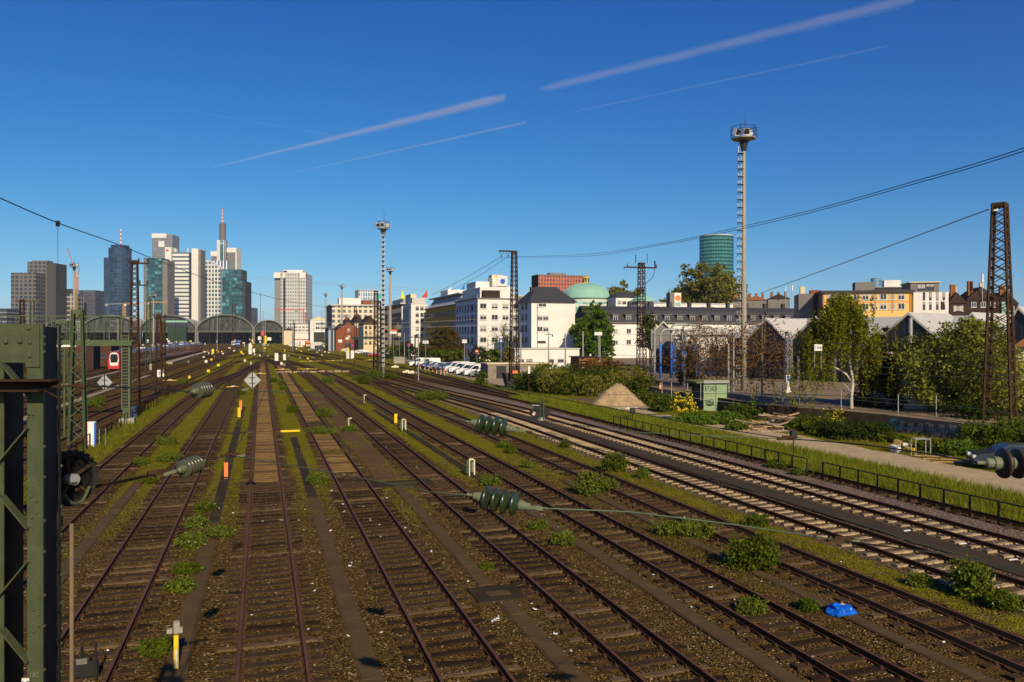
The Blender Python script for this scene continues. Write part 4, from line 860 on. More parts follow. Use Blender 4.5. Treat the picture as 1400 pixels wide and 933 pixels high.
# round teal tower on the right
D_ = 800; p = A(985.5, HY, D_); r_ = 23.3 / F * D_
def diamond():
    m = bpy.data.materials.new('diamond_glass'); m.use_nodes = True; n = m.node_tree; N = n.nodes; L = n.links; b_ = N['Principled BSDF']
    tc = N.new('ShaderNodeTexCoord'); s = N.new('ShaderNodeSeparateXYZ'); L.new(tc.outputs['Object'], s.inputs[0])
    an = M1(n, 'MULTIPLY', M1(n, 'ARCTAN2', s.outputs[0], s.outputs[1]), 34 / (2 * PI) * 1.0); zz_ = M1(n, 'DIVIDE', s.outputs[2], 7.2)
    a = M1(n, 'FRACT', M1(n, 'ADD', an, zz_)); c = M1(n, 'FRACT', M1(n, 'SUBTRACT', an, zz_)); g = M1(n, 'ABSOLUTE', M1(n, 'SUBTRACT', M1(n, 'GREATER_THAN', a, .5), M1(n, 'GREATER_THAN', c, .5)))
    flr = M1(n, 'LESS_THAN', M1(n, 'FRACT', M1(n, 'DIVIDE', s.outputs[2], 3.6)), .28)
    wn = N.new('ShaderNodeTexWhiteNoise'); wn.noise_dimensions = '2D'; cb = N.new('ShaderNodeCombineXYZ'); L.new(M1(n, 'FLOOR', M1(n, 'MULTIPLY', M1(n, 'ADD', an, zz_), 2)), cb.inputs[0]); L.new(M1(n, 'FLOOR', M1(n, 'MULTIPLY', M1(n, 'SUBTRACT', an, zz_), 2)), cb.inputs[1]); L.new(cb.outputs[0], wn.inputs[0])
    c1 = mixc(n, g, (.010, .045, .050), (.07, .25, .22)); c2 = mixc(n, M1(n, 'MULTIPLY', flr, .55), c1, (.02, .05, .06)); c3 = mixc(n, M1(n, 'MULTIPLY', wn.outputs[0], .35), c2, (.02, .06, .08))
    L.new(c3, b_.inputs['Base Color']); b_.inputs['Roughness'].default_value = .14; return m
t = thing('round_tower', 'round teal glass tower with diamond pattern on the right skyline', 'skyscraper', (p.x, p.y + r_, 0))
mb = MB(); mb.lathe([(r_, 0), (r_, Z(321.5, D_))], 64); mb.build('glass_shell', diamond(), t, smooth=True); mb = MB(); mb.lathe([(r_ * .97, Z(321.5, D_) + .05), (r_ * .97, Z(320, D_)), (0, Z(320, D_))], 48); mb.build('crown', m_roofw, t)
# ---- station halls
m_hallg = facade('hall_glazing', (.05, .055, .045), (.016, .019, .017), 2.1, 4.2, .86, .9, gr=.3, var=.9)
m_hallr = mat('hall_roof', (.55, .50, .40), .7, var=.3, scale=.05)
U0 = 850
def pxv(px):  # v where the plane u=U0 is seen at this column
    k = (px - 700) / F; return (k * U0 * CT + U0 * ST) / (CT - k * ST)
halls = (('station hall', -8, 60, 446), ('left small', 61, 110, 438), ('a', 111, 190, 432), ('b', 191, 268, 431.5), ('c', 269, 346, 431), ('d', 347, 387, 438.5))
hl = ('outermost left station hall, mostly behind the green post', 'low arched station hall between green portal and big halls', 'left of the three great arched station halls', 'middle great arched station hall with a green house in front', 'right of the three great arched station halls', 'small arched station hall at the right end')
for k, (nm, a_, c_, yt) in enumerate(halls):
    v0, v1 = pxv(a_), pxv(c_); p = W((v0 + v1) / 2, U0); D_ = p.y; zt = Z(yt, D_); R_ = (v1 - v0) / 2; spring = max(8.0, Z(453, D_))
    t = thing('station_hall', hl[k], 'station hall', (p.x, p.y, 0), TA)
    arc = [(-R_ * math.cos(q), spring + (zt - spring) * math.sin(q)) for q in rng_(0, PI, 25)]
    mb = MB(); mb.extr([(x, 0, z) for x, z in arc], (0, .6, 0)); mb.build('glass_screen', m_hallg, t)
    mb = MB()
    for i in range(24):
        (x0, z0), (x1, z1) = arc[i], arc[i + 1]; mb.extr([(x0 * 1.0, -2, z0), (x1, -2, z1), (x1 * 1.02, -2, z1 + .6), (x0 * 1.02, -2, z0 + .6)], (0, 186, 0))
    mb.build('roof', m_hallr, t)
    mb = MB()
    for i in range(24):
        (x0, z0), (x1, z1) = arc[i], arc[i + 1]; mb.extr([(x0 * .975, -2.6, z0 - .5), (x1 * .975, -2.6, z1 - .5), (x1 * 1.012, -2.6, z1 + .5), (x0 * 1.012, -2.6, z0 + .5)], (0, .55, 0))
    for x in rng_(-R_ * .8, R_ * .8, 9): mb.box(x - .2, x + .2, -.4, -.02, spring, spring + (zt - spring) * math.sqrt(max(0, 1 - (x / R_) ** 2)) - 1)
    mb.box(-R_, R_, -1.4, -.5, spring - 1.2, spring + .3); mb.build('arch_rim', mat('green_steel', (.10, .11, .08), .7), t)
    mb = MB(); mb.box(-R_, R_, 20, 22, 0, spring); mb.build('dark_interior', facade('hall_inside', (.035, .036, .032), (.10, .095, .08), 5.5, 3.6, .35, .25, var=1), t)
    for s in (-1, 1): mb = MB(); mb.box(s * R_ - 1, s * R_ + 1, -2.8, 1, 0, spring + 2); mb.build('pier', m_greyd, t)
p = A(229, HY, 700); t = thing('control_building', 'green-topped signal building in front of the middle station hall', 'building', (p.x, p.y, 0), TA)
w_ = 24 / F * 700
mb = MB(); mb.box(0, w_, 0, 12, 0, Z(447, 700)); mb.build('wall', mat('dark_green_wall', (.035, .06, .035), .8), t); mb = MB(); mb.box(-1, w_ + 1, -1, 13, Z(441, 700), Z(438.5, 700)); mb.build('roof', m_copper, t); mb = MB(); mb.box(0, w_, .2, 12, Z(447, 700), Z(441, 700)); mb.build('window_band', m_glass, t)
# ---- sail-shaped roof flags above the street row
for px, py0, py1, D_, m, lab in ((519, 408, 400, 430, mat('sail_green', (.05, .50, .30), .8), 'green pointed sail on a roof'), (550.5, 409, 397.5, 360, mat('sail_yellow', (.85, .75, .05), .8), 'yellow pointed sail on a roof'), (580.5, 407, 396, 330, m_red, 'red pointed sail on a roof'), (614, 400, 392, 300, m_wallw, 'white pointed sail on a roof'), (632, 398, 388, 300, mat('sail_blue', (.02, .20, .65), .8), 'blue pointed sail on a roof')):
    p = A(px, py0, D_); h = (py0 - py1) / F * D_; mb = MB(); w_ = h * .42; s = 1 if px in (580.5, 614, 632) else 0
    mb.extr([(-w_, 0, 0), (w_ * .8, 0, 0), (w_ * .7 * s, 0, h), (w_ * .1, 0, h * .55)], (0, .25, 0)) if s else mb.lathe([(w_ * .8, 0), (w_ * .35, h * .5), (.02, h)], 10)
    o = mb.build('roof_sail', m, None, p); tag(o, lab + ' in the street row', 'sail', 'coloured sails along the roofs')
# ================================================================ VEGETATION
L_green = leafmat('leaf_green', (.022, .042, .004), (.165, .200, .018))
L_dark = leafmat('leaf_dark', (.016, .034, .006), (.065, .090, .014))
L_spring = leafmat('leaf_spring', (.055, .110, .010), (.150, .230, .025))
L_olive = leafmat('leaf_olive', (.080, .078, .010), (.300, .270, .045))
L_birch = leafmat('leaf_birch', (.060, .075, .006), (.300, .280, .020))
L_pale = leafmat('leaf_pale', (.045, .062, .006), (.400, .400, .060))
L_brown = leafmat('leaf_brown', (.090, .042, .012), (.260, .130, .035))
L_weed = leafmat('leaf_weed', (.020, .042, .005), (.240, .280, .035), nscale=4)
L_grass = leafmat('leaf_grass', (.065, .085, .008), (.250, .235, .025), nscale=.8)
L_dry = leafmat('leaf_dry', (.12, .09, .02), (.26, .19, .05))
L_flow = mat('white_flower', (.75, .75, .62), .8)
L_yflow = mat('yellow_flower', (.80, .60, .03), .8)
m_bark = mat('bark', (.11, .080, .055), .95, var=.4, scale=4)
m_birch = mat('birch_bark', (.62, .58, .50), .8, var=.55, scale=6)
def fol(blobs, n, seed, clump=26, sg=.22):
    rng = np.random.default_rng(seed); W_ = np.array([b[1][0] * b[1][1] * b[1][2] for b in blobs]) ** .8; W_ /= W_.sum(); out = []
    for (c, r), w_ in zip(blobs, W_):
        k = max(3, int(n * w_ / clump)); d = rng.normal(size=(k, 3)); d /= np.linalg.norm(d, axis=1)[:, None]
        rad = rng.uniform(.45, 1.0, k)[:, None] ** .6; cc = np.array(c) + d * rad * np.array(r)
        idx = rng.integers(0, k, int(n * w_)); s = sg * (min(r) ** .5) * (1 + .6 * rng.random(k))[idx][:, None]
        out.append(cc[idx] + rng.normal(size=(len(idx), 3)) * s * np.array([1, 1, .7]))
    return np.concatenate(out)
def limbs(t, base_r, H_, blobs, m, seed, lean=(0, 0), name='trunk', sub=3):
    r = random.Random(seed); b = MB(); top = Vector((lean[0], lean[1], H_)); mid = top * .5 + Vector((r.uniform(-.15, .15), r.uniform(-.15, .15), 0)) * base_r * 4
    tk = smooth_pts([(0, 0, -.1), mid, top], H_ / 6); b.tube(tk, base_r, 8, base_r * .3)
    for (c, rr_) in blobs:
        s = tk[r.randrange(max(1, len(tk) // 3), len(tk) - 1)]; c = Vector(c)
        e = c + Vector((0, 0, rr_[2] * .2)); md = (s + e) / 2 + Vector((r.uniform(-.3, .3), r.uniform(-.3, .3), -.2))
        b.tube(smooth_pts([s, md, e], 1.2), base_r * .32, 5, base_r * .08)
        for k in range(sub):
            q = c + Vector((r.uniform(-1, 1) * rr_[0], r.uniform(-1, 1) * rr_[1], r.uniform(-.3, 1) * rr_[2])) * .85; b.tube([md, (md + q) / 2 + Vector((0, 0, .15)), q], base_r * .12, 4, base_r * .03)
    return b.build(name, m, t, smooth=True)
def tree(label, loc, H_, Wd, n, leaf, lm, seed, nb=9, bark=None, trunk=.3, low=.3, group=None, name='tree', sg=.22, clump=26, shape=None, aspect=1.5, droop=0.0, sub=3):
    t = thing(name, label, 'tree', loc, 0, group); r = random.Random(seed); bl = []
    for k in range(nb):
        f = (k + .5) / nb; z = H_ * (low + (1 - low) * f * .86); wz = math.sin(PI * min(1, .25 + .72 * f)) ** .8 if shape is None else shape(f)
        an = k * 2.4 + r.uniform(-.4, .4); ra = Wd * .5 * wz * r.uniform(.3, .62)
        rr_ = Wd * .5 * wz * r.uniform(.42, .6); bl.append(((ra * math.cos(an), ra * math.sin(an), z), (rr_, rr_, rr_ * r.uniform(.6, .85) * min(1.3, H_ / Wd))))
    P = fol(bl, n, seed, clump, sg); P[:, 2] = np.maximum(P[:, 2], .05)
    limbs(t, trunk, H_ * .8, bl, bark or m_bark, seed, sub=sub)
    quads('crown', leaves(P, leaf, np.random.default_rng(seed + 1), aspect, droop), lm, t); return t
def bush(label, loc, rx, ry, rz_, n, leaf, lm, seed, name='bush', group=None, flowers=0, fm=None, cat='bush', fs=.05, droop=-.3):
    r = random.Random(seed); t = thing(name, label, cat, loc, 0, group); bl = []
    for k in range(6):
        a = r.uniform(0, 2 * PI); q = r.uniform(0, .6); s = r.uniform(.45, .65); bl.append(((rx * q * math.cos(a), ry * q * math.sin(a), rz_ * (.35 + .25 * r.random())), (rx * s, ry * s, rz_ * .5)))
    if cat == 'weed':
        for k in range(5): a = r.uniform(0, 2 * PI); q = r.uniform(.2, .85); bl.append(((rx * q * math.cos(a), ry * q * math.sin(a), rz_ * .65), (rx * .2, ry * .2, rz_ * r.uniform(.4, .65))))
    P = fol(bl, n, seed, 14, .13); P[:, 2] = np.abs(P[:, 2]); quads('foliage', leaves(P, leaf, np.random.default_rng(seed), 1.9, droop), lm, t)
    st = MB()
    for k in range(7):
        a = r.uniform(0, 2 * PI); q = r.uniform(.2, .8); st.tube([(0, 0, -.02), (rx * q * .5 * math.cos(a), ry * q * .5 * math.sin(a), rz_ * .5), (rx * q * math.cos(a), ry * q * math.sin(a), rz_ * r.uniform(.6, .95))], .012 + rz_ * .008, 4, .005)
    st.build('stem', m_bark, t)
    if flowers:
        rng = np.random.default_rng(seed + 9); idx = rng.integers(0, len(P), flowers); Q = P[idx] + rng.normal(size=(flowers, 3)) * .03; Q[:, 2] += .05 * rz_
        quads('flowers', leaves(Q, fs, rng, 1.0), fm or L_flow, t)
    return t
# ---- trees
m_bark2 = mat('pale_bark', (.26, .19, .12), .9, var=.4, scale=4)
def gl(px, py, z=0): p = G(px, py, z); return (p.x, p.y, z)
def at(px, D, z=0): p = A(px, HY, D); return (p.x, p.y, z)
tree('big light-leaved tree in pale blossom by the tall rusty lattice mast', at(1326, 68, .6), 9.8, 11.2, 34000, .17, L_pale, 11, nb=17, trunk=.3, low=.12, sg=.24, clump=60)
# birch with its pale leaning limb
def birch():
    p = at(1163, 71, .3); t = thing('birch_tree', 'birch with white bark and a long bent side limb, drooping yellow-green foliage', 'tree', p)
    b = MB(); k = 71 / F
    def q(px, py, dy=0): return ((px - 1163) * k, dy, (590 - py) * k)
    b.tube(smooth_pts([q(1165, 588), q(1164, 560), q(1166, 536), q(1161, 510), q(1160, 480), q(1152, 450), q(1150, 425)], .6), .17, 8, .04)
    b.tube(smooth_pts([q(1165, 540), q(1157, 528), q(1140, 518), q(1130, 512), q(1124, 500), q(1118, 497), q(1104, 493, -.3)], .5), .10, 7, .03)
    b.tube(smooth_pts([q(1124, 500), q(1122, 489), q(1119, 484, .3)], .4), .05, 5, .02); b.tube(smooth_pts([q(1163, 552), q(1158, 545), q(1152, 540)], .4), .06, 5, .02)
    for (x0, y0, x1, y1) in ((1161, 500, 1140, 465), (1160, 490, 1178, 455), (1155, 465, 1138, 440), (1153, 455, 1172, 430), (1152, 480, 1128, 478)): b.tube([q(x0, y0), q((x0 + x1) / 2, (y0 + y1) / 2 - 4), q(x1, y1)], .05, 4, .015)
    b.build('trunk', m_birch, t, smooth=True)
    rng = np.random.default_rng(4); P = []
    for s in range(520):        # hanging strands
        f = rng.random(); x = rng.normal() * (1.2 + 1.5 * f) + (-.7 - .2 * f); y = rng.normal() * (1.0 + .8 * f); top = 11.3 - .62 * abs(x + .8) ** 1.45 - rng.random() * 6.4 * f
        top = max(top, 2.6 + rng.random()); L_ = rng.uniform(1.0, 2.8); m = int(26 * L_)
        zz_ = top - rng.random(m) * L_; P.append(np.stack([x + rng.normal(size=m) * .10, y + rng.normal(size=m) * .10, np.maximum(zz_, 1.2)], 1))
    for s in range(60):         # strands on the bent limb
        px = rng.uniform(1100, 1140); x = (px - 1163) * k; top = (590 - rng.uniform(470, 505)) * k; L_ = rng.uniform(1, 3.2); m = int(24 * L_)
        P.append(np.stack([x + rng.normal(size=m) * .12, rng.normal() * .5 + rng.normal(size=m) * .1, top - rng.random(m) * L_], 1))
    quads('crown', leaves(np.concatenate(P), .12, rng, 1.7, .5), L_birch, t)
birch()
cone = lambda f: max(.12, 1 - .8 * f)
tree('dark bronze-green tree right of the birch, against the depot', at(1208, 73, .4), 9.3, 6.2, 15000, .15, leafmat('leaf_bronze', (.030, .030, .006), (.125, .100, .018)), 23, nb=14, low=.08, trunk=.22, shape=lambda f: max(.25, 1 - .75 * f), clump=50)
for k, (px, D, H_, Wd, lab) in enumerate(((1042, 84, 9.6, 7.0, 'sparse tree with red-brown leaves just right of the tall floodlight mast'), (956, 97, 10.2, 4.6, 'thin brown-leaved tree behind the green hut'), (980, 100, 9.0, 4.4, 'sparse brown tree between the green hut and the tall floodlight mast'), (1000, 95, 9.0, 4.4, 'sparse brown tree close to the left of the tall floodlight mast'), (930, 108, 8.2, 4.2, 'thin brown tree rising left of the green hut'))):
    tree(lab, at(px, D, .5), H_ * 1.1, Wd * 1.1, 2100 if k else 2600, .14, L_brown, 40 + k, nb=12, low=.2, trunk=.12, sg=.62, clump=5, bark=m_bark2, name='brown_tree', group='sparse brown-leaved trees by the yard', sub=5)
tree('dark green conifer-like tree among the brown trees behind the green hut', at(943, 103, .5), 8.4, 3.6, 5000, .16, L_dark, 61, nb=9, low=.1, trunk=.14, shape=cone)
tree('dense round bright green tree right of the white hipped-roof house', at(812, 196), 18.0, 12.5, 17000, .42, L_spring, 71, nb=15, low=.15, trunk=.4, sg=.16, clump=40)
tree('slender green tree before the slate terrace beside the lattice mast', at(889, 168), 14.5, 6.0, 3600, .30, leafmat('leaf_mid', (.03, .055, .01), (.10, .13, .02)), 72, nb=9, low=.35, trunk=.2)
tree('big bronze-leaved tree in front of the ochre office block', at(607, 212), 12.2, 12.5, 9500, .34, leafmat('leaf_rust', (.055, .036, .008), (.150, .105, .018)), 73, nb=13, low=.12, trunk=.3)
tree('bare spring tree with tiny buds in front of the white corner block', at(688, 203), 12.5, 8.0, 900, .18, L_olive, 74, nb=9, low=.35, trunk=.22, clump=5, sg=.3, sub=7)
for k, (px, D, H_, Wd, lab) in enumerate(((966, 345, 35, 30, 'largest yellow-green tree on the skyline, left of the round teal tower'), (939, 350, 27, 20, 'yellow-green tree at the left shoulder of the largest skyline tree'), (990, 340, 31, 22, 'yellow-green tree right in front of the round teal tower'), (848, 400, 31, 24, 'yellow-green tree behind the copper dome'), (868, 405, 28, 22, 'yellow-green tree behind the green pyramid roof'), (905, 380, 23, 16, 'low olive tree left of the orange flower sign'))):
    tree(lab, at(px, D), H_ * 1.13, Wd, 15000 if k < 3 else 9000, .85, L_olive, 80 + k, nb=16, low=.25, trunk=.6, sg=.34, clump=40, shape=lambda f: 1 - .35 * f ** 3, group='trees on the skyline')
tree('small dark green tree under the skyline trees', at(985, 300), 21, 12, 3500, .5, L_green, 90, nb=8, low=.4, trunk=.4)
for k, (px, D, H_, Wd, lm, lab) in enumerate(((449, 425, 7, 9, L_green, 'dark green bush beside the grey box at the brick building'), (557, 262, 6, 8, L_dark, 'dark bushes left of the parked white vans'), (538, 275, 5, 9, L_green, 'low green bushes at the foot of the far floodlight mast'), (574, 232, 5.5, 7, L_dark, 'dark bush behind the first white van'), (600, 205, 4.6, 8, L_green, 'green undergrowth below the bronze-leaved tree'), (623, 202, 4, 6, L_green, 'green bush behind the middle white vans'), (655, 196, 5.5, 7, L_dark, 'dark green bush in front of the white corner block'), (676, 192, 4.8, 6, L_green, 'olive green bush behind the flat garages'), (698, 190, 5.2, 6, L_olive, 'yellowish bush at the foot of the bare tree'))):
    bush(lab, at(px, D), Wd / 2, Wd / 2, H_, 1500, .36, lm, 100 + k, group='bushes along the car park')
bush('round dark bush alone on the edge of the car park', gl(658, 526), 1.25, 1.2, 2.1, 1500, .14, L_green, 120)
mb_ = ((718, 534, 3.2, 3.3, L_green), (738, 536, 3.6, 3.6, L_dark), (760, 538, 3.8, 4.0, L_olive), (782, 540, 4.0, 3.6, L_green), (806, 541, 4.2, 3.5, L_olive), (772, 530, 4.4, 4.6, L_green), (800, 531, 4.6, 4.4, L_dark), (828, 533, 4.4, 4.2, L_green), (852, 536, 4.2, 3.6, L_olive), (874, 541, 3.4, 3.2, L_green), (745, 528, 4.2, 4.4, L_olive), (840, 525, 5, 5, L_brown), (815, 521, 5, 5.2, L_brown), (866, 528, 4.4, 4.4, L_olive))
TH = ('green shrub at the left end of the thicket beside the lattice mast', 'dark shrub second from the left in the thicket front', 'olive shrub in the left middle of the thicket front', 'green shrub in the middle of the thicket front', 'olive shrub at the left foot of the sand heap', 'green shrub behind the middle of the thicket', 'dark shrub at the back of the thicket before the white annex', 'green shrub directly behind the sand heap', 'olive shrub behind the right slope of the sand heap', 'green shrub at the right end of the thicket', 'olive shrub at the left back of the thicket', 'brown-leaved shrub at the back behind the sand heap tip', 'brown-leaved shrub below the round green tree', 'olive shrub at the foot of the cross-arm lattice mast')
for k, (px, py, r_, h_, lm) in enumerate(mb_):
    bush(TH[k], gl(px, py), r_ * .85, r_ * .8, h_ * .78, 2600, .17, lm, 130 + k, name='shrub', group='thicket behind the sand heap')
for k, (px, py, r_, h_, lm, lab) in enumerate(((906, 563, 1.6, 1.9, L_green, 'green shrub left of the yellow-flowering shrub'), (885, 556, 1.8, 1.6, L_green, 'low green shrub between sand heap and hut'), (943, 578, 1.9, .9, L_spring, 'low ivy-like growth in front of the green hut'), (965, 581, 2.0, .8, L_spring, 'bright ground ivy under the green hut'), (990, 580, 2.0, 1.1, L_spring, 'bright ivy mound right of the green hut'), (1010, 575, 2.0, 1.5, L_green, 'green growth around the foot of the tall floodlight mast'), (1030, 570, 1.8, 1.5, L_spring, 'leafy growth right of the floodlight mast foot'), (1003, 588, 1.4, .5, L_green, 'low ivy left of the timber heap'), (1092, 588, 1.3, .9, L_green, 'dark shrub behind the timber heap'), (1112, 590, 1.6, 1.1, L_green, 'shrub under the left side of the birch'), (1135, 597, 1.7, 1.2, L_dark, 'dark shrub under the birch limb'), (1165, 600, 1.7, 1.25, L_dark, 'dark shrub at the foot of the birch'), (1195, 601, 1.6, 1.1, L_dark, 'dark shrub right of the birch foot'), (1222, 605, 1.2, .6, L_green, 'low shrub left of the painted wall'), (1332, 610, 1.7, 1.7, L_green, 'green shrub right of the painted wall'), (1356, 618, 2.0, 2.1, L_green, 'green shrub at the foot of the rusty lattice mast'), (1384, 616, 2.3, 2.4, L_green, 'green shrub at the right edge behind the parked car'), (1312, 622, 1.4, .8, L_spring, 'low bright shrub in front of the painted wall'), (1270, 615, 1.5, .6, L_green, 'low weeds at the foot of the painted wall'), (1345, 596, 2.6, 3.2, L_dark, 'dark shade shrub below the big pale tree'), (1375, 590, 2.6, 3.4, L_dark, 'dark shrub behind the rusty lattice mast'))):
    bush(lab, gl(px, py), r_, r_ * .85, h_, 2300, .12, lm, 160 + k, name='shrub', group='shrubs along the gravel path')
bush('forsythia-like shrub covered in yellow blossom beside the green hut', gl(934, 576), 1.1, .9, 2.5, 1100, .10, L_green, 190, name='flowering_shrub', flowers=1100, fm=L_yflow, fs=.13)
bush('low shrub with yellow blossom under the birch', gl(1140, 590), 1.1, .9, 1.9, 900, .10, L_green, 191, name='flowering_shrub', flowers=260, fm=L_yflow, fs=.12)
# ---- weeds standing between the rails (pixel, radius, height, flowers)
ww = ((1030, 776, .85, 1.02, 0, 'largest leafy weed clump between the tracks, right of centre'), (950, 732, .75, .5, 12, 'broad weed clump left of the largest one'), (912, 731, .6, .5, 25, 'weed clump with pale tips left of the broad one'), (1035, 720, .4, .42, 0, 'weed clump above the largest one, by the clamp on the wire'), (805, 678, .65, 1.15, 60, 'tall weed with whitish flowers in front of the concrete tracks'), (830, 672, .5, .6, 15, 'weed beside the tall whitish one'), (843, 645, .8, 1.0, 25, 'tall weed at the nearer concrete track'), (878, 654, .45, .5, 10, 'small weed right of the tall one at the concrete track'), (1330, 817, .62, 1.0, 6, 'tall leafy weed at the right edge beside the concrete track'), (1372, 834, .5, .42, 4, 'low weed right of the tall one at the right edge'), (1258, 802, .3, .35, 0, 'small bright weed before the right-hand concrete track'), (1028, 838, .38, .34, 3, 'weed between the rails left of the blue bag'), (1104, 835, .25, .28, 0, 'small weed just left of the blue bag'), (772, 745, .42, .42, 5, 'dense weed on the cable trough in the middle'), (738, 724, .42, .3, 3, 'flat weed below the insulator'), (667, 778, .22, .15, 0, 'tiny weed by the trough in the middle'), (668, 664, .55, .5, 8, 'weed right of the pair of cream boards'), (588, 547, 1.6, 1.0, 0, 'wide green bush between the tracks below the car park'), (280, 700, .42, .42, 40, 'white-flowering weeds at the trough, upper clump'), (268, 722, .45, .45, 45, 'white-flowering weeds at the trough, second clump'), (262, 748, .5, .45, 40, 'white-flowering weeds at the trough, middle clump'), (255, 783, .4, .3, 30, 'white-flowering weeds at the trough, lower clump'), (247, 808, .4, .3, 20, 'white-flowering weeds at the trough, lowest clump'), (301, 735, .5, .4, 20, 'spreading weed right of the dark trough'), (218, 892, .42, .3, 6, 'weed beside the near yellow post'), (194, 635, .5, .4, 14, 'white-flowering weed by the left trough'), (226, 608, .9, .5, 20, 'weed patch between the two left tracks'), (200, 660, .5, .3, 12, 'small flowering weed at the left trough end'), (232, 630, .8, .4, 12, 'weed patch right of the left trough'), (437, 663, .5, .55, 8, 'weed at the end of the pale trough'), (399, 564, .6, .7, 0, 'weed clump left of the ochre track'), (446, 570, .8, .8, 6, 'weed clump beside the earth footpath'), (438, 594, 1.1, .5, 0, 'low weed growing between the rails of the ochre track'), (455, 620, .8, .22, 0, 'dry brown weed between the rails'), (478, 590, .6, .5, 0, 'weed by the cream angle board'), (449, 524, 1.0, 1.1, 0, 'dark round weed left of the brown mast pair'), (498, 525, 1.1, 1.3, 0, 'weed clump below the tall ladder mast'), (488, 520, .9, .8, 0, 'weed clump left of the ladder mast foot'), (513, 518, 1.4, 1.6, 0, 'weed bush at the foot of the brown mast pair'), (534, 518, 1.0, 1.1, 0, 'weed right of the ladder mast foot'), (746, 555, .6, .65, 0, 'green weed between crossing tracks'), (630, 494, 1.4, 1.2, 0, 'weed tuft by the far rails'), (373, 523, .7, .7, 0, 'weed right of the white diamond sign'), (384, 526, .7, .8, 0, 'weed left of the ochre track start'), (387, 533, .6, .6, 0, 'weed by the ochre track'), (330, 540, .7, .6, 0, 'weed below the diamond sign'), (108, 655, .01, .01, 0, ''), (250, 526, 1.0, .9, 0, 'weed by the end of the low railing'), (176, 542, .01, .01, 0, ''), (133, 556, 1.0, 1.0, 0, 'small green bush between the main tracks on the left'), (1040, 665, .01, .01, 0, ''), (1060, 640, .6, .45, 4, 'weed under the railing'), (1090, 650, .5, .4, 4, 'weed at the right end of the railing section'), (590, 640, .01, .01, 0, ''), (700, 620, .5, .45, 0, 'weed under the upper insulator'), (690, 612, .5, .4, 0, 'weed at the middle grass strip'), (725, 640, .45, .4, 4, 'weed in the middle grass strip'), (772, 612, .45, .5, 0, 'weed left of the dark diamond sign'))
for k, (px, py, r_, h_, fl_, lab) in enumerate(ww):
    if r_ < .05: continue
    r_ *= 1.15; h_ *= .98; bush(lab, gl(px, py), r_, r_ * .85, h_, int(700 + 2600 * r_ * r_ + 900 * h_), .052 + .014 * (h_ > .7), L_dry if 'dry' in lab else (L_weed if k % 3 else L_green), 300 + k, name='weed', group='weeds between the tracks', flowers=fl_, fs=.045, cat='weed')
# ---- grass: uncountable blades
def grass(name, label, n, f, hmin, hmax, m, seed, wd=.012):
    rng = np.random.default_rng(seed); P = f(n, rng); n = len(P); h = rng.uniform(hmin, hmax, n)[:, None]; a = rng.uniform(0, 2 * PI, n); D = np.stack([np.cos(a), np.sin(a), np.zeros(n)], 1)
    w_ = np.clip(np.linalg.norm(P, axis=1)[:, None] * .00045, wd, .09); bend = rng.normal(size=(n, 3)) * h * .35; bend[:, 2] = 0; up = np.zeros((n, 3)); up[:, 2] = 1
    V = np.stack([P - D * w_, P + D * w_, P + up * h + bend], 1); o = quads(name, V, m); tag(o, label, 'grass', kind='stuff'); return o
def inframe(P):
    x = 700 + F * P[:, 0] / np.maximum(P[:, 1], 1); return P[(P[:, 1] > 14) & (x > -120) & (x < 1520)]
def area(v0, v1, u0, u1, dens=0, pat=1.0, thr=0.0, fall=1.0):
    def f(n, rng):
        u = u0 + (u1 - u0) * rng.random(n) ** fall; v = rng.uniform(v0, v1, n)
        s = np.sin(v * 1.7 + np.sin(u * .31) * 2) + np.sin(u * .53 + np.cos(v * .9) * 2) + np.sin(u * 1.9 + v * 1.3) * .6; k = s > thr; u, v = u[k], v[k]
        return inframe(np.stack([v * CT - u * ST, v * ST + u * CT, np.zeros(len(u))], 1))
    return f
grass('tall_grass', 'tall green grass between the railing and the gravel path', 80000, area(29.3, 34.7, 18, 95, thr=-2.2, fall=1.3), .15, .55, leafmat('leaf_meadow', (.045, .075, .006), (.340, .330, .030), nscale=.3), 1)
grass('grass_fringe', 'grass along the foot of the low railing on the left', 12000, area(-12.0, -9.7, 38, 120, thr=-.6, fall=1.2), .1, .38, L_grass, 2)
for q, v0 in enumerate((-6.15, -1.9, 2.4, 6.6, 10.9, 15.2)):
    grass('moss_grass', ('short mossy grass strip between the yard tracks, counted from the left: first', 'short mossy grass along the trough with the orange posts', 'short mossy grass around the flat yellow marker', 'short mossy grass along the earth footpath', 'short mossy grass by the yellow short post on the right', 'mossy grass strip left of the orange rusty track')[q], 14000, area(v0 - 1.15, v0 + 1.15, 30 if q != 5 else 20, 150, thr=.45, fall=1.25), .02, .13, L_grass, 10 + q)
grass('verge_grass', 'thin grass strip left of the concrete-sleeper tracks', 11000, area(18.6, 20.1, 10, 110, thr=.5, fall=1.3), .04, .25, L_grass, 20)
grass('rough_grass', 'rough grass and weeds beyond the gravel path', 16000, area(39, 52, 26, 110, thr=.2, fall=1.1), .08, .4, L_grass, 21)
grass('rough_grass', 'rough grass between the far tracks and the car park', 5000, area(33.4, 35.0, 95, 260, thr=-.2), .1, .4, L_grass, 22)
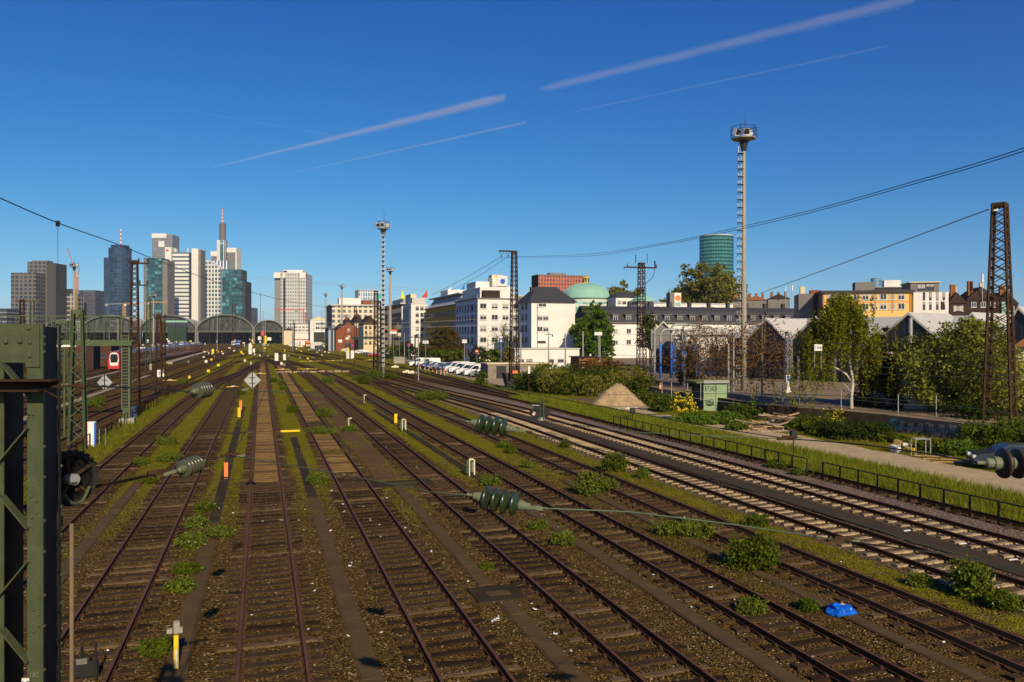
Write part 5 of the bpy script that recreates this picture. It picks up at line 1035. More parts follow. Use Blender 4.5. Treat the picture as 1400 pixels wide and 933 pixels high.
# ================================================================ MASTS
m_gsteel = mat('green_mast_paint', (.070, .098, .040), .65, var=.25, scale=2.5, bump=.15, bscale=30)
m_rsteel = mat('rusty_mast_steel', (.075, .042, .024), .8, var=.55, scale=2.0)
m_conc2 = mat('mast_concrete', (.33, .30, .24), .85, var=.2, scale=.8)
m_galv = mat('galvanised_steel', (.36, .36, .35), .5, metal=.4, var=.2, scale=2)
m_blk = mat('black_iron', (.018, .016, .014), .7, var=.4, scale=4)
def lattice(label, px, py, D, ytop, w0, w1, m, pitch=1.3, arms=(), name='lattice_mast', rz=TA, group='lattice masts', t_=.09, xb=True):
    p = at(px, D); Ht = Z(ytop, D); t = thing(name, label, 'mast', p, rz, group)
    def w_(z): return (w0 + (w1 - w0) * z / Ht) / 2
    for sx, sy in ((-1, -1), (1, -1), (1, 1), (-1, 1)):
        b = MB(); b.bar((sx * w_(0), sy * w_(0), -.05), (sx * w_(Ht), sy * w_(Ht), Ht), t_ * 1.3); b.build('chord', m, t)
    b = MB(); z = .3; k = 0
    while z < Ht - pitch * .4:
        z2 = min(Ht, z + pitch * (.6 + .4 * (1 - z / Ht))); a, c = w_(z), w_(z2)
        for (x0, y0, x1, y1) in ((-1, -1, 1, -1), (1, -1, 1, 1), (1, 1, -1, 1), (-1, 1, -1, -1)):
            if k % 2 == 0 or xb: b.bar((x0 * a, y0 * a, z), (x1 * c, y1 * c, z2), t_ * .55)
            if k % 2 == 1 or xb: b.bar((x1 * a, y1 * a, z), (x0 * c, y0 * c, z2), t_ * .55)
        z = z2; k += 1
    b.build('lacing', m, t)
    b = MB(); a = w_(Ht); b.box(-a - .06, a + .06, -a - .06, a + .06, Ht - .25, Ht + .06); b.build('cap', m, t)
    for (x0, x1, z, th) in arms:
        b = MB(); b.box(x0, x1, -.09, .09, z - th, z + th)
        for x in (x0, (x0 + x1) / 2, x1): b.tube([(x, 0, z + th), (x, 0, z + th + .45)], .07, 6)
        b.build('cross_arm', m, t)
    return t, Ht
t, h_ = lattice('tall rusty lattice mast with a T-shaped arm beside the flat garages', 703, 0, 117, 344, 1.25, .62, m_rsteel, 1.0, name='lattice_mast')
b = MB(); b.box(-2.3, .3, -.1, .1, h_ - .1, h_ + .12); b.build('cross_arm', m_rsteel, t)
b = MB()
for x in (-1.95, -.95): b.bar((x - .3, 0, h_), (x, 0, h_ - .75), .05); b.bar((x + .3, 0, h_), (x, 0, h_ - .75), .05); b.lathe([(.06, 0), (.1, .1), (.06, .2)], 6, Matrix.Translation((x, 0, h_ - .95)))
b.build('hanger', m_rsteel, t); b = MB(); b.box(-.9, .9, -.9, .9, 0, 1.0); b.build('footing', m_conc2, t)
b = MB(); b.box(-.45, .3, -.70, -.60, 2.3, 2.7); b.build('collar', m_orange, t)
t, h_ = lattice('dark lattice mast with cross arm and switch gear behind the thicket', 877, 0, 125, 360, 1.2, .75, m_rsteel, 1.3, arms=((-2.4, 2.6, Z(366, 125), .12),))
b = MB(); b.tube([(-1.0, 0, h_), (-1.0, 0, h_ + 1.3)], .07, 6); b.tube([(1.0, 0, h_), (1.0, 0, h_ + 1.6)], .05, 6); b.tube([(2.4, 0, h_ - .6), (2.3, 0, h_ + .4)], .14, 6); b.tube([(-2.4, 0, h_ - .6), (-3.0, 0, h_ - .8)], .12, 6); b.tube(smooth_pts([(2.3, 0, h_ - .9), (1.9, 0, h_ - 2.2), (.6, 0, h_ - 3.4), (.4, 0, h_ - 4.5)], .4), .05, 5); b.build('switch_gear', m_dark, t)
t, h_ = lattice('tall rusty lattice mast in front of the tiled house at the right edge', 1367, 0, 61, 279, 1.95, .82, m_rsteel, 1.02, t_=.11, rz=TA + .5)
b = MB(); b.bar((-.6, 0, h_ - .5), (-1.0, .2, h_ - .6), .09); b.build('insulator', m_wallw, t)
lattice('green lattice mast at the left behind the portal post', 106.5, 0, 55, 425, 1.0, .52, m_gsteel, .95, xb=False)
lattice('rusty lattice mast with insulators left of the teal skyscraper', 184, 0, 83, 357, .95, .52, m_rsteel, .8, arms=((-.5, 1.3, Z(360, 83), .09), (-.2, 1.2, Z(390, 83), .06)))
lattice('green lattice mast with a small grey box beside the red train', 203, 0, 176, 407, 1.1, .6, m_gsteel, 1.2, xb=False)
lattice('rusty lattice mast carrying the white number board', 217, 0, 108, 430, .8, .45, m_rsteel, .9, arms=((-.6, .8, Z(434, 108), .06),))
lattice('thin lattice mast just right of the one with the number board', 223.5, 0, 100, 441, .5, .3, m_rsteel, .9)
lattice('brown lattice mast pair, left one, by the ladder mast', 514, 0, 152, 398, .9, .55, m_rsteel, 1.1)
lattice('dark lattice mast between the brown one and the ladder mast', 518.6, 0, 146, 412, .75, .5, m_dark, 1.1, arms=((-5, .5, Z(462, 146), .2),))
lattice('rust-brown lattice mast before the right great station hall', 320, 0, 330, 416, 1.6, 1.2, m_rsteel, 2.0)
lattice('dark lattice mast behind the top of the portal post', 30, 0, 170, 410, 1.0, .7, m_rsteel, 1.2, arms=((-1, 1.6, Z(412, 170), .12),))
lattice('green lattice mast right of the portal post top', 44, 0, 150, 411, .9, .5, m_gsteel, 1.2, arms=((-1, 1.2, Z(412, 150), .1),), xb=False)
t, h_ = lattice('short green lattice mast left under the green gantry', 85, 0, 95, 440, 1.6, 1.3, m_gsteel, 1.3, xb=False)
lattice('grey lattice mast before the depot valley', 1078, 0, 112, 454, .9, .6, m_galv, .9)
lattice('far lattice mast behind the round-shadowed brick warehouse gate', 486, 0, 380, 420, 1.2, .9, m_rsteel, 2)
def flood(label, px, D, ytop, ladder=True, rb=.42, hoops=False, r_=1.5):
    p = at(px, D); Ht = Z(ytop, D); t = thing('floodlight_mast', label, 'floodlight mast', p, 0, 'floodlight masts')
    b = MB(); b.lathe([(rb, 0), (rb * .9, Ht * .3), (rb * .48, Ht), (0, Ht)], 14); b.build('pole', m_conc2, t, smooth=True)
    b = MB(); b.lathe([(.3, Ht - 1.4), (.55, Ht - .2), (.6, Ht)], 10); b.build('head_collar', m_dark, t)
    if ladder:
        b = MB(); x = -rb - .32; yl_ = -rb * .75 - .12 if hoops else .05; x = 0.05 if hoops else x
        for q in (-.2, .2): b.bar((x + q - .0, yl_, 2), (x * .62 + q, yl_, Ht - .3), .05)
        z = 2.0
        while z < Ht - .4:
            f = z / Ht; xx = x + (x * .62 - x) * f; b.bar((xx - .2, yl_, z), (xx + .2, yl_, z), .035); z += .45 if D < 200 else 1.0
        if hoops or D < 200:
            z = 3.0
            while z < Ht - 1:
                f = z / Ht; xx = x + (x * .62 - x) * f; b.lathe([(.34, 0), (.38, 0), (.38, .07), (.34, .07), (.34, 0)], 8, Matrix.Translation((xx, yl_ - .3, z))); z += .9
        b.build('ladder', m_galv if not hoops else m_white, t)
    b = MB(); b.lathe([(.5, Ht - .22), (r_, Ht - .06), (r_, Ht + .06), (.3, Ht + .08)], 6); b.build('platform', m_conc2, t)
    b = MB(); vs = [(r_ * math.cos(PI / 3 * k), r_ * math.sin(PI / 3 * k)) for k in range(6)]
    for k in range(6):
        a, c = vs[k], vs[(k + 1) % 6]
        b.bar((*a, Ht), (*a, Ht + 1.35), .06)
        for z in (.5, .95, 1.35): b.bar((*a, Ht + z), (*c, Ht + z), .05)
    b.build('basket_rail', m_rsteel, t)
    for (x, y, an) in ((-1.0, -.6, .5), (.0, -.95, 0), (.75, .45, 2.6)):
        b = MB(); b.cbox((x, y, Ht + .62), .72, .45, .75, an, .35); b.mi(1).cbox((x + .23 * math.sin(an), y - .25 * math.cos(an), Ht + .58), .6, .03, .62, an, .35); b.build('floodlight', [m_white, m_dark], t)
    b = MB(); b.tube([(.15, 0, Ht), (.15, 0, Ht + 3.3)], .06, 5, .02); b.build('lightning_rod', m_rsteel, t); return t
flood('tallest floodlight mast with a ladder beside the sparse brown trees', 1017, 94, 190, rb=.35)
flood('floodlight mast with a hooped ladder in the middle of the yard', 524, 150, 313, rb=.30, r_=1.15, hoops=True)
flood('floodlight mast just right of the hooped ladder mast', 533.5, 290, 371, rb=.6, r_=1.35)
flood('floodlight mast in front of the brick warehouse', 467.5, 430, 393, rb=.6, r_=1.4)
flood('floodlight mast left of the modern block', 445.5, 520, 404, rb=.6, r_=1.4)
flood('floodlight mast behind the green gantry, before the pale stone office', 101.5, 280, 365, rb=.5, r_=1.6)
flood('slim floodlight mast in front of the white twin-fin tower', 210, 420, 405, rb=.5, r_=1.3)
# thin poles
def pole(label, px, D, ytop, r_=.1, m=None, arms=(), name='pole', group='poles and catenary posts', base=0.0, lamp=False):
    p = at(px, D, base); Ht = Z(ytop, D) - base; t = thing(name, label, 'pole', p, TA, group)
    b = MB(); b.tube([(0, 0, -.05), (0, 0, Ht)], r_, 8, r_ * .8); b.build('shaft', m or m_galv, t)
    for (x0, x1, z) in arms: b = MB(); b.bar((x0, 0, z), (x1, 0, z), r_ * .7); b.tube([(x1, 0, z), (x1, 0, z - .5)], r_ * .8, 5); b.build('bracket', m_dark, t)
    return t
pp = ((567.5, 126, 458, .13, m_rsteel, 'rust-red post left of the grey post in front of the vans'), (572, 140, 456, .12, m_galv, 'grey post with equipment in front of the parked vans'), (484.5, 220, 446, .10, m_rsteel, 'thin rusty post between brick warehouse and mast pair'), (297, 360, 408, .14, m_galv, 'thin pale pole before the right great station hall'), (286.5, 300, 440, .14, m_rsteel, 'thin brown post before the station halls'), (365, 250, 444, .07, m_rsteel, 'thin rod in the station throat'), (360, 400, 426, .12, m_galv, 'slim pole in front of the small end hall'), (356, 520, 400, .14, m_rsteel, 'pole carrying the hanging wire left of the pale square tower'), (240, 330, 440, .13, m_rsteel, 'brown post before the green-topped signal building'), (266, 260, 440, .10, m_rsteel, 'thin post at the joint of two great halls'), (440, 470, 425, .14, m_rsteel, 'brown pole before the cream block'), (429, 520, 440, .12, m_galv, 'grey pole by the orange locomotive'), (750, 172, 455, .17, m_galv, 'grey tube post left in front of the hipped-roof house'), (773, 150, 456, .17, m_galv, 'grey tube post right in front of the hipped-roof house'), (797, 150, 453, .17, m_galv, 'grey tube post before the round green tree'), (820, 150, 453, .17, m_galv, 'grey tube post with a white board right of the round tree'), (667, 196, 462, .14, m_galv, 'grey post in front of the white corner block'), (712, 180, 455, .18, m_galv, 'grey post left of the hipped-roof house'), (656, 205, 462, .14, m_wallw, 'white post left of the bare tree'), (895, 112, 448, .2, m_galv, 'tall grey tube post at the left end of the yard'), (891, 128, 450, .16, m_galv, 'grey tube post behind the tall one at the yard end'), (936, 100, 452, .16, m_galv, 'grey tube post at the green hut'), (1245, 84, 435, .24, m_galv, 'tall grey tube post in front of the large dark gable'), (996, 92, 470, .14, m_galv, 'slim grey post among the brown trees'), (1003, 93, 462, .12, m_galv, 'second slim grey post among the brown trees'), (553, 230, 455, .12, m_galv, 'curved street lamp left of the tall white block'), (544, 340, 440, .12, m_galv, 'street post before the banded office'))
for k, (px, D, yt, r_, m, lab) in enumerate(pp): pole(lab, px, D, yt, r_, m, arms=((-.9, .9, Z(yt, D) - .4 - (YZ if px > 880 else 0)),) if k in (0, 1, 12, 15) else (), base=YZ if px > 880 else 0)
pole('rusty twin post in the left main tracks', 164, 120, 440, .12, m_rsteel)
# ================================================================ FOREGROUND PORTAL POST
D0 = 6.0; p = A(-12, HY, D0); col_w = .375; t = thing('portal_post', 'green riveted lattice steel post close to the camera at the left edge', 'mast', (p.x, p.y, 0), TA * 0)
X_ = lambda px: (px + 12) / F * D0
zt = Z(443, D0); dp = .58
dx = -.2988 / .954 * dp
m_gf = mat('green_post_paint', (.070, .086, .038), .6, var=.22, scale=7, bump=.2, bscale=60, col2=(.046, .054, .026))
def skew(b_, i0):                      # the post's depth runs along the tracks
    for j in range(i0, len(b_.v)): x, y, z = b_.v[j]; b_.v[j] = (x + dx * y / dp, y, z)
for nm, a_, c_ in (('chord', X_(-14), X_(5)), ('chord', X_(37), X_(55))):
    b = MB(); b.box(a_, c_, 0, .012, 0, zt - .1); b.build(nm, m_gf, t)
b = MB(); b.box(X_(55) + .001, X_(55) + .012, .0, .09, 0, zt); b.box(X_(55) + .013, X_(55) + .022, 0.0, .02, 0, zt); b.box(X_(55) + .001, X_(55) + .012, .50, .58, 0, zt); skew(b, 0); b.build('flange', m_gf, t)
b = MB(); b.box(X_(55) - .012, X_(55) - .002, .093, .497, 0, zt - .02); b.box(X_(5) - .01, X_(5), .02, .5, 0, zt - .02); b.box(X_(0), X_(34), .56, .57, 4.5, zt - .4) if 0 else None; skew(b, 0); b.build('web_plate', m_blk, t)  # web of the green post coloured black for its shaded side
b = MB(); b.box(X_(-14), X_(37) - .002, -.006, .004, Z(496, D0), zt); b.box(X_(36), X_(55), -.012, -.001, Z(502, D0), zt - .004); b.build('gusset_plate', m_gf, t)
b = MB(); zz_ = Z(540, D0); k = 0; st_ = .50
while zz_ > -.2:                       # zigzag lacing on the front, and the rear lacing seen through it
    b = MB(); xa, xc = (X_(2), X_(40)) if k % 2 == 0 else (X_(40), X_(2)); b.bar((xa, -.008 if k % 2 else -.002, zz_ + st_ * .5), (xc, -.008 if k % 2 else -.002, zz_), .075, .010); b.build('lacing_bar', m_gf, t); zz_ -= st_; k += 1
zz_ = Z(560, D0)
while zz_ > 0: b = MB(); b.bar((X_(2) + dx, dp, zz_ + .4), (X_(40) + dx, dp, zz_), .05, .01); b.build('lacing_bar', m_blk, t); zz_ -= .62
b = MB()                               # bolt heads and rivets
def rivet(x, y, z, r_): b.lathe([(r_, 0), (r_ * .9, r_ * .5), (r_ * .4, r_ * .85), (0, r_ * .9)], 8, Matrix.Translation((x, y, z)) @ Matrix.Rotation(PI / 2, 4, 'X'))
for px, py in ((41, 449), (42, 468), (42.5, 487), (9.5, 467.5), (28.5, 467)): rivet(X_(px), -.012, Z(py, D0), .017)
for px, py in ((40, 541), (47, 547), (46, 567), (40, 571), (44, 679), (51, 685), (51.5, 701), (45, 708), (47, 834), (54, 840), (54, 856), (47, 864), (41, 566)): rivet(X_(px - 1), -.004, Z(py, D0), .0105)
b.build('rivet', m_gf, t)
b = MB()
for z in [zt - .1 - .055 * k for k in range(3)] + [7.2 - .28 * k - (.05 if k % 2 else 0) for k in range(24)]:
    for y in (.02, .54): b.lathe([(.014, 0), (.013, .008), (0, .014)], 7, Matrix.Translation((X_(55) + .023 + dx * y / dp, y, z)) @ Matrix.Rotation(PI / 2, 4, 'Y'))
b.build('rivet', m_gf, t)
b = MB(); b.box(X_(33), X_(43), -.03, -.022, Z(941, D0), Z(925.5, D0)); pl_ = b.build('number_plate', m_wallw, t)
textmesh('digits', '18', .068, m_blk, pl_, (X_(38), -.031, Z(931.5, D0) - .012), (PI / 2, 0, 0)); textmesh('digits', '182', .05, mat('faded_paint', (.19, .21, .13), .8), t, (X_(50.5) - .012, -.014, Z(922, D0)), (PI / 2, 0, 0))
b = MB(); b.box(X_(-20), X_(86), -.16, -.02, Z(534, D0) + .075, Z(534, D0) + .087); b.box(X_(-20), X_(86), -.04, -.03, Z(534, D0) + .02, Z(534, D0) + .075); b.box(X_(-20), X_(70), -.16, -.02, Z(534, D0), Z(534, D0) + .01)
t2 = thing('bracket_arm', 'dark steel channel bolted across the green portal post', 'bracket', (p.x, p.y, 0)); b.build('channel', m_rsteel, t2)
b = MB(); b.tube([(X_(80), -.09, Z(528, D0)), (X_(112), -.05, Z(527, D0))], .009, 6); b.tube([(X_(104), -.05, Z(527, D0)), (X_(120), -.03, Z(528, D0))], [.012, .024], 8); b.tube([(X_(112), -.05, Z(523, D0)), (X_(113), -.05, Z(536, D0))], .012, 6); b.tube([(X_(72), -.1, Z(533, D0)), (X_(92), -.1, Z(544, D0))], .005, 5); b.build('clamp', m_rsteel, t2)
# tensioning wheel
Dw = 7.0; c = A(96, 655, Dw); t3 = thing('tension_wheel', 'toothed cable tensioning wheel with counter arm beside the green portal post', 'wheel', c, R(58))
b = MB(); b.lathe([(.20, -.02), (.235, -.028), (.235, .028), (.20, .02), (.20, -.02)], 40, Matrix.Rotation(PI / 2, 4, 'X')); b.build('rim', m_blk, t3)
b = MB()
for k in range(28):
    an = 2 * PI * k / 28
    if .2 < an < 4.2: b.cbox((.242 * math.cos(an), 0, .242 * math.sin(an)), .022, .05, .022, 0, 0, -an)
b.build('tooth', m_blk, t3)
b = MB()
for k in range(5): an = 2 * PI * k / 5 + .5; b.bar((0, 0, 0), (.21 * math.cos(an), 0, .21 * math.sin(an)), .03, .02)
b.build('spoke', m_rsteel, t3); b = MB(); b.lathe([(.05, -.07), (.05, .07)], 12, Matrix.Rotation(PI / 2, 4, 'X')); b.build('hub', m_galv, t3)
b = MB(); b.tube(smooth_pts([(-.08, -.06, -.12), (-.02, -.06, -.2), (.07, -.06, -.2), (.14, -.06, -.08)], .03), .014, 6); b.build('hook', m_gf, t3)
k_ = Dw / F; q_ = lambda px, py, y=0: (( px - 96) * k_, y, (655 - py) * k_)
t4 = thing('wheel_bracket', 'rusty bracket plates and bar holding the toothed wheel to the portal post', 'bracket', c)
b = MB(); b.bar(q_(80.5, 650), q_(79.5, 712), .034, .02); b.bar(q_(80.5, 634), q_(80.5, 654), .055, .03); b.bar(q_(80.5, 706), q_(80.5, 720), .06, .03); b.tube([q_(70, 642), q_(84, 634)], .022, 7); b.tube([q_(68, 650), q_(80, 650)], .02, 7); b.tube([q_(70, 718), q_(80, 716)], .02, 7); b.build('plate', m_railr, t4)
b = MB(); b.bar(q_(84, 652, .0), q_(106, 660, -.05), .055, .02); b.build('arm', m_gsteel, t4)
b = MB(); b.tube([q_(68, 650, .4), q_(70, 642)], .02, 6); b.build('bolt', m_blk, t4)
pz = A(98, 716, 6.1); b = MB(); b.tube([(pz.x, pz.y, 0), (pz.x, pz.y, pz.z)], .016, 8); o = b.build('guide_pipe', mat('weathered_pipe', (.17, .12, .065), .7, var=.35, scale=3), smooth=True); tag(o, 'thin pale vertical pipe below the toothed wheel', 'pipe')
# points lever box at the bottom left
t5 = thing('ground_bracket', 'broken grey steel frame at the foot of the portal post', 'bracket', G(118, 930))
b = MB(); b.cbox((0, 0, .25), .5, .04, .35, .3); b.cbox((-.15, .1, .35), .05, .05, .7); b.cbox((.22, 0, .4), .04, .04, .9, .2, .1); b.build('frame', m_blk, t5); b = MB(); b.cbox((-.05, -.1, .45), .22, .02, .14, .3, .3); b.build('plate', m_greyd, t5)
# ================================================================ WIRES AND INSULATORS
m_wire = mat('patina_wire', (.10, .14, .09), .6, metal=.3, var=.2); m_wired = mat('dark_wire', (.025, .025, .022), .6, var=.2)
m_ins = mat('insulator_glaze', (.022, .038, .016), .3, var=.3, scale=3, spec=.7); m_insb = mat('grey_green_glaze', (.070, .072, .045), .25, var=.3, scale=3, spec=.6); m_cap = mat('pale_cap', (.15, .17, .10), .6, var=.3, scale=9)
def wire(label, pts, r_=.008, m=None, sag=0.0, name='wire', group='overhead wires', cat='wire', n=24):
    pts = [Vector(p) for p in pts]; out = []
    if len(pts) == 2:
        for i in range(n + 1): f = i / n; p = pts[0].lerp(pts[1], f); p.z -= sag * 4 * f * (1 - f); out.append(p)
    else: out = smooth_pts(pts, 1.0)
    b = MB(); b.tube(out, r_, 5); o = b.build(name, m or m_wired, smooth=True); tag(o, label, cat, group); return o
def insul(label, px, py, D, ax, n=4, r_=.146, pitch=.115, m=None):
    c = A(px, py, D); ax = Vector(ax).normalized(); t = thing('insulator', label, 'insulator', c, 0, 'insulators on the cross wires')
    T = ax.to_track_quat('Z', 'Y').to_matrix().to_4x4(); L_ = n * pitch
    for k in range(n):
        z = -L_ / 2 + (k + .5) * pitch; b = MB()
        b.lathe([(.04, z - .04), (r_ * .5, z - .03), (r_ * .88, z - .036), (r_ * .99, z - .026), (r_, z - .008), (r_ * .9, z + .008), (r_ * .6, z + .022), (.07, z + .034), (.06, z + .058), (.04, z + .06)], 32, T); b.build('shed', m or m_ins, t, smooth=True)
    b = MB(); b.lathe([(.0, -L_ / 2 - .05), (.062, -L_ / 2 - .05), (.062, L_ / 2 + .05), (0, L_ / 2 + .05)], 12, T); b.build('core', m_cap, t)
    b = MB(); b.lathe([(.02, L_ / 2 + .03), (.05, L_ / 2 + .04), (.045, L_ / 2 + .12), (.018, L_ / 2 + .14), (.018, L_ / 2 + .2)], 12, T); b.build('cap', m_cap, t)
    b = MB(); b.lathe([(.018, -L_ / 2 - .2), (.018, -L_ / 2 - .13), (.045, -L_ / 2 - .11), (.05, -L_ / 2 - .04), (.02, -L_ / 2 - .03)], 12, T); b.build('cap', m_cap, t)
    e = L_ / 2 + .18; return c - ax * e, c + ax * e
def clamp(label, px, py, D, ax=(1, 0, 0)):
    c = A(px, py, D); t = thing('wire_clamp', label, 'clamp', c, 0, 'clamps on the cross wires'); ax = Vector(ax).normalized()
    b = MB(); b.bar(-ax * .2, ax * .2, .035, .05); b.bar(-ax * .1 + Vector((0, 0, .04)), ax * .13 + Vector((0, 0, .035)), .045, .03); b.tube([-ax * .2, ax * .24], .012, 5); b.build('body', m_rsteel, t)
    b = MB(); b.bar(ax * .1 + Vector((0, 0, -.02)), ax * .26 + Vector((0, 0, 0)), .05, .04); b.build('jaw', m_cap, t); return c
def clampW(label, c, ax=(.95, -.1, -.1)):
    t = thing('wire_clamp', label, 'clamp', c, 0, 'clamps on the cross wires'); ax = Vector(ax).normalized()
    b = MB(); b.bar(-ax * .05, ax * .12, .022, .035); b.bar(ax * .02 + Vector((0, 0, .02)), ax * .16 + Vector((0, 0, .01)), .02, .015); b.build('body', m_cap, t); b = MB(); b.bar(ax * .10, ax * .2, .03, .02); b.build('jaw', m_rsteel, t)
a1, a2 = insul('dark green four-disc insulator, lower one near the picture centre', 685, 685.5, 9.4, (.95, -.29, -.13))
b1, b2_ = insul('dark green four-disc insulator above the lower central one', 674, 582.5, 12.0, (.95, -.29, -.13))
c1, c2_ = insul('shiny grey-green insulator between the two left tracks, lower left', 261, 637.5, 13.2, (.20, .97, .06), n=5, pitch=.085, m=m_insb)
d1, d2_ = insul('shiny grey-green insulator over the left tracks, upper left', 277, 534, 15.2, (.20, .98, .02), n=5, pitch=.08, m=m_insb)
e1, e2_ = insul('large blurred grey insulator entering at the right edge', 1393, 634, 7.4, (.97, .02, -.02), n=3, r_=.14, pitch=.13, m=mat('grey_glaze', (.048, .036, .022), .45, var=.25, scale=3))
clampA = clamp('clamp where two wires meet above the lower orange post', 316, 623, 15.0, (1, .1, .02))
clampB = clamp('clamp cluster on the wire at the right end of the lower cross wire', 1150, 739, 10.6, (1, .2, -.05)); clampC = clamp('clamp cluster above the gravel path in front of the small signal', 1077, 600, 14.5, (1, .1, 0)); clampD = clamp('corroded clamp over the left trough near the wheel', 212, 649, 10.5, (1, .8, .1)); clampW('small clamp at the right end of the lower central insulator', a2); clampW('small clamp at the right end of the upper central insulator', b2_); clampE = clamp('clamp over the left track beside the yellow bar', 325, 532, 19, (1, .1, 0))
W1 = [A(104, 669, 7.0), clampD, c1]; wire('cable from the toothed wheel to the lower left insulator', W1, .011, m_rsteel)
wire('cable from the toothed wheel running just below the first', [A(104, 671, 7.0), A(160, 661, 8.6), clampD], .009, m_rsteel)
wire('wire from the lower left insulator to the clamp over the orange post', [c2_, clampA], .007)
wire('pale green wire from the clamp to the lower central insulator', [clampA, A(400, 637, 13.0), A(500, 655, 11.4), A(600, 675, 10.2), a1], .009, m_wire)
wire('pale green wire from the lower central insulator towards the right', [a2, A(860, 700, 9.8), A(1000, 717, 10.2), clampB], .010, m_wire)
wire('dark wire from the right clamp out of the picture', [clampB, A(1300, 759, 10.4), A(1480, 800, 10.2)], .010)
wire('thin wire rising from the clamp towards the ochre track', [clampA, A(345, 575, 17), A(364, 530, 22), A(372, 505, 28)], .008)
wire('dark wire from the channel arm to the upper left insulator', [A(118, 528, 6.1), A(190, 531, 9.5), d1], .008)
wire('wire from the upper left insulator to the diamond sign', [d2_, clampE, A(345, 534, 20)], .008)
wire('thin sagging wire across the yard to the upper central insulator', [A(345, 534, 20), A(420, 539, 17.5), A(500, 548, 15.4), A(580, 561, 13.6), b1], .008, m_wire)
wire('wire running right from the upper central insulator', [b2_, A(760, 601, 12), A(860, 625, 12.2), A(960, 657, 11.8), A(1100, 690, 11.4), A(1250, 742, 11), A(1460, 796, 10.6)], .008)
wire('dark wire above the low railing to the clamp by the small signal', [A(745, 575, 16), A(850, 590, 15), A(960, 596, 14.6), clampC], .008, m_wire)
wire('dark wire from the small signal clamp to the big blurred insulator', [clampC, A(1180, 608, 12.4), A(1290, 624, 9.6), e1], .010)
wire('dark wire over the sand heap towards the small signal clamp', [A(600, 517, 40), A(740, 541, 26), A(860, 563, 20), A(960, 582, 16.8), clampC], .010)
for k, (ya, yb, da) in enumerate(((468, 497, 60), (483, 513, 52), (497, 521, 50), (507, 524, 52), (540, 575, 42), (556, 600, 40))):
    wire(('catenary wire in front of the depot, topmost', 'catenary wire in front of the depot, second', 'catenary wire before the depot, third', 'catenary wire before the depot, fourth', 'catenary wire before the yard wall, fifth', 'catenary wire before the yard wall, lowest')[k], [A(830, ya + (0 if k > 3 else -12), da * 1.7), A(1110, ya, da), A(1480, yb, da * .7)], .014, m_wire)
# bundles against the sky
PT = A(684, 352, 117); PT2 = A(693, 352, 117)
wire('upper line of the twin feeder rising to the top right', [PT, A(800, 348, 88), A(905, 333, 62), A(1010, 311, 47), A(1120, 285, 37), A(1240, 251, 30), A(1340, 222, 26), A(1480, 176, 22)], .016)
wire('lower line of the twin feeder rising to the top right', [PT2, A(800, 350.5, 87.4), A(905, 335, 61.6), A(1010, 314, 46.7), A(1120, 288, 36.8), A(1240, 254.5, 29.8), A(1340, 226, 25.8), A(1480, 181, 22)], .016)
wire('feeder wire sloping down left from the T-arm mast', [PT, A(640, 378, 130), A(590, 404, 150)], .03); wire('second feeder wire sloping down left from the T-arm mast', [PT2, A(650, 380, 128), A(603, 405, 148)], .03)
wire('thick wire from the right lattice mast down towards the depot roofs', [A(1353, 286, 61), A(1250, 324, 78), A(1150, 361, 96), A(1040, 401, 122)], .05, m_galv)
wire('long wire sloping down from the top left over the skyline', [A(-30, 258, 20), A(79, 305, 26), A(160, 334, 33), A(230, 362, 42), A(310, 390, 56), A(390, 411, 78), A(446, 420, 110)], .018)
wire('hanging dropper wire above the left office tower', [A(79, 305, 26), A(79.5, 400, 26)], .008); b = MB(); q = A(79, 306, 26); b.cbox(q, .09, .09, .18); tag(b.build('wire_clamp', m_blk), 'small dark clamp where the dropper hangs from the long sloping wire', 'clamp')
for k, (pa, pb, D_) in enumerate((((330, 380), (700, 403), 300), ((280, 372), (640, 398), 300), ((430, 442), (700, 434), 210), ((425, 446), (720, 443), 190), ((120, 300), (-20, 270), 30))[:4]):
    wire('thin cross-span wire over the station throat at height %s' % ('one', 'two', 'three', 'four')[k], [A(*pa, D_), A((pa[0] + pb[0]) / 2, (pa[1] + pb[1]) / 2 + 3, D_), A(*pb, D_)], .035, m_galv)
for k, y_ in enumerate((458, 464, 470, 441, 449)):
    wire(('cross-span wire in front of the brick warehouse', 'cross-span wire over the far yard, lower', 'cross-span wire over the car park', 'cross-span wire before the station arches', 'cross-span wire under the station arches')[k], [A(470 if k < 3 else 180, y_, 160 if k < 3 else 330), A(600 if k < 3 else 330, y_ + 3, 170 if k < 3 else 340), A(705 if k < 3 else 440, y_ + 1, 120 if k < 3 else 340)], .022 if k < 3 else .04, m_wire)
m_cr0 = mat('torn_sticker', (.6, .42, .34), .7)
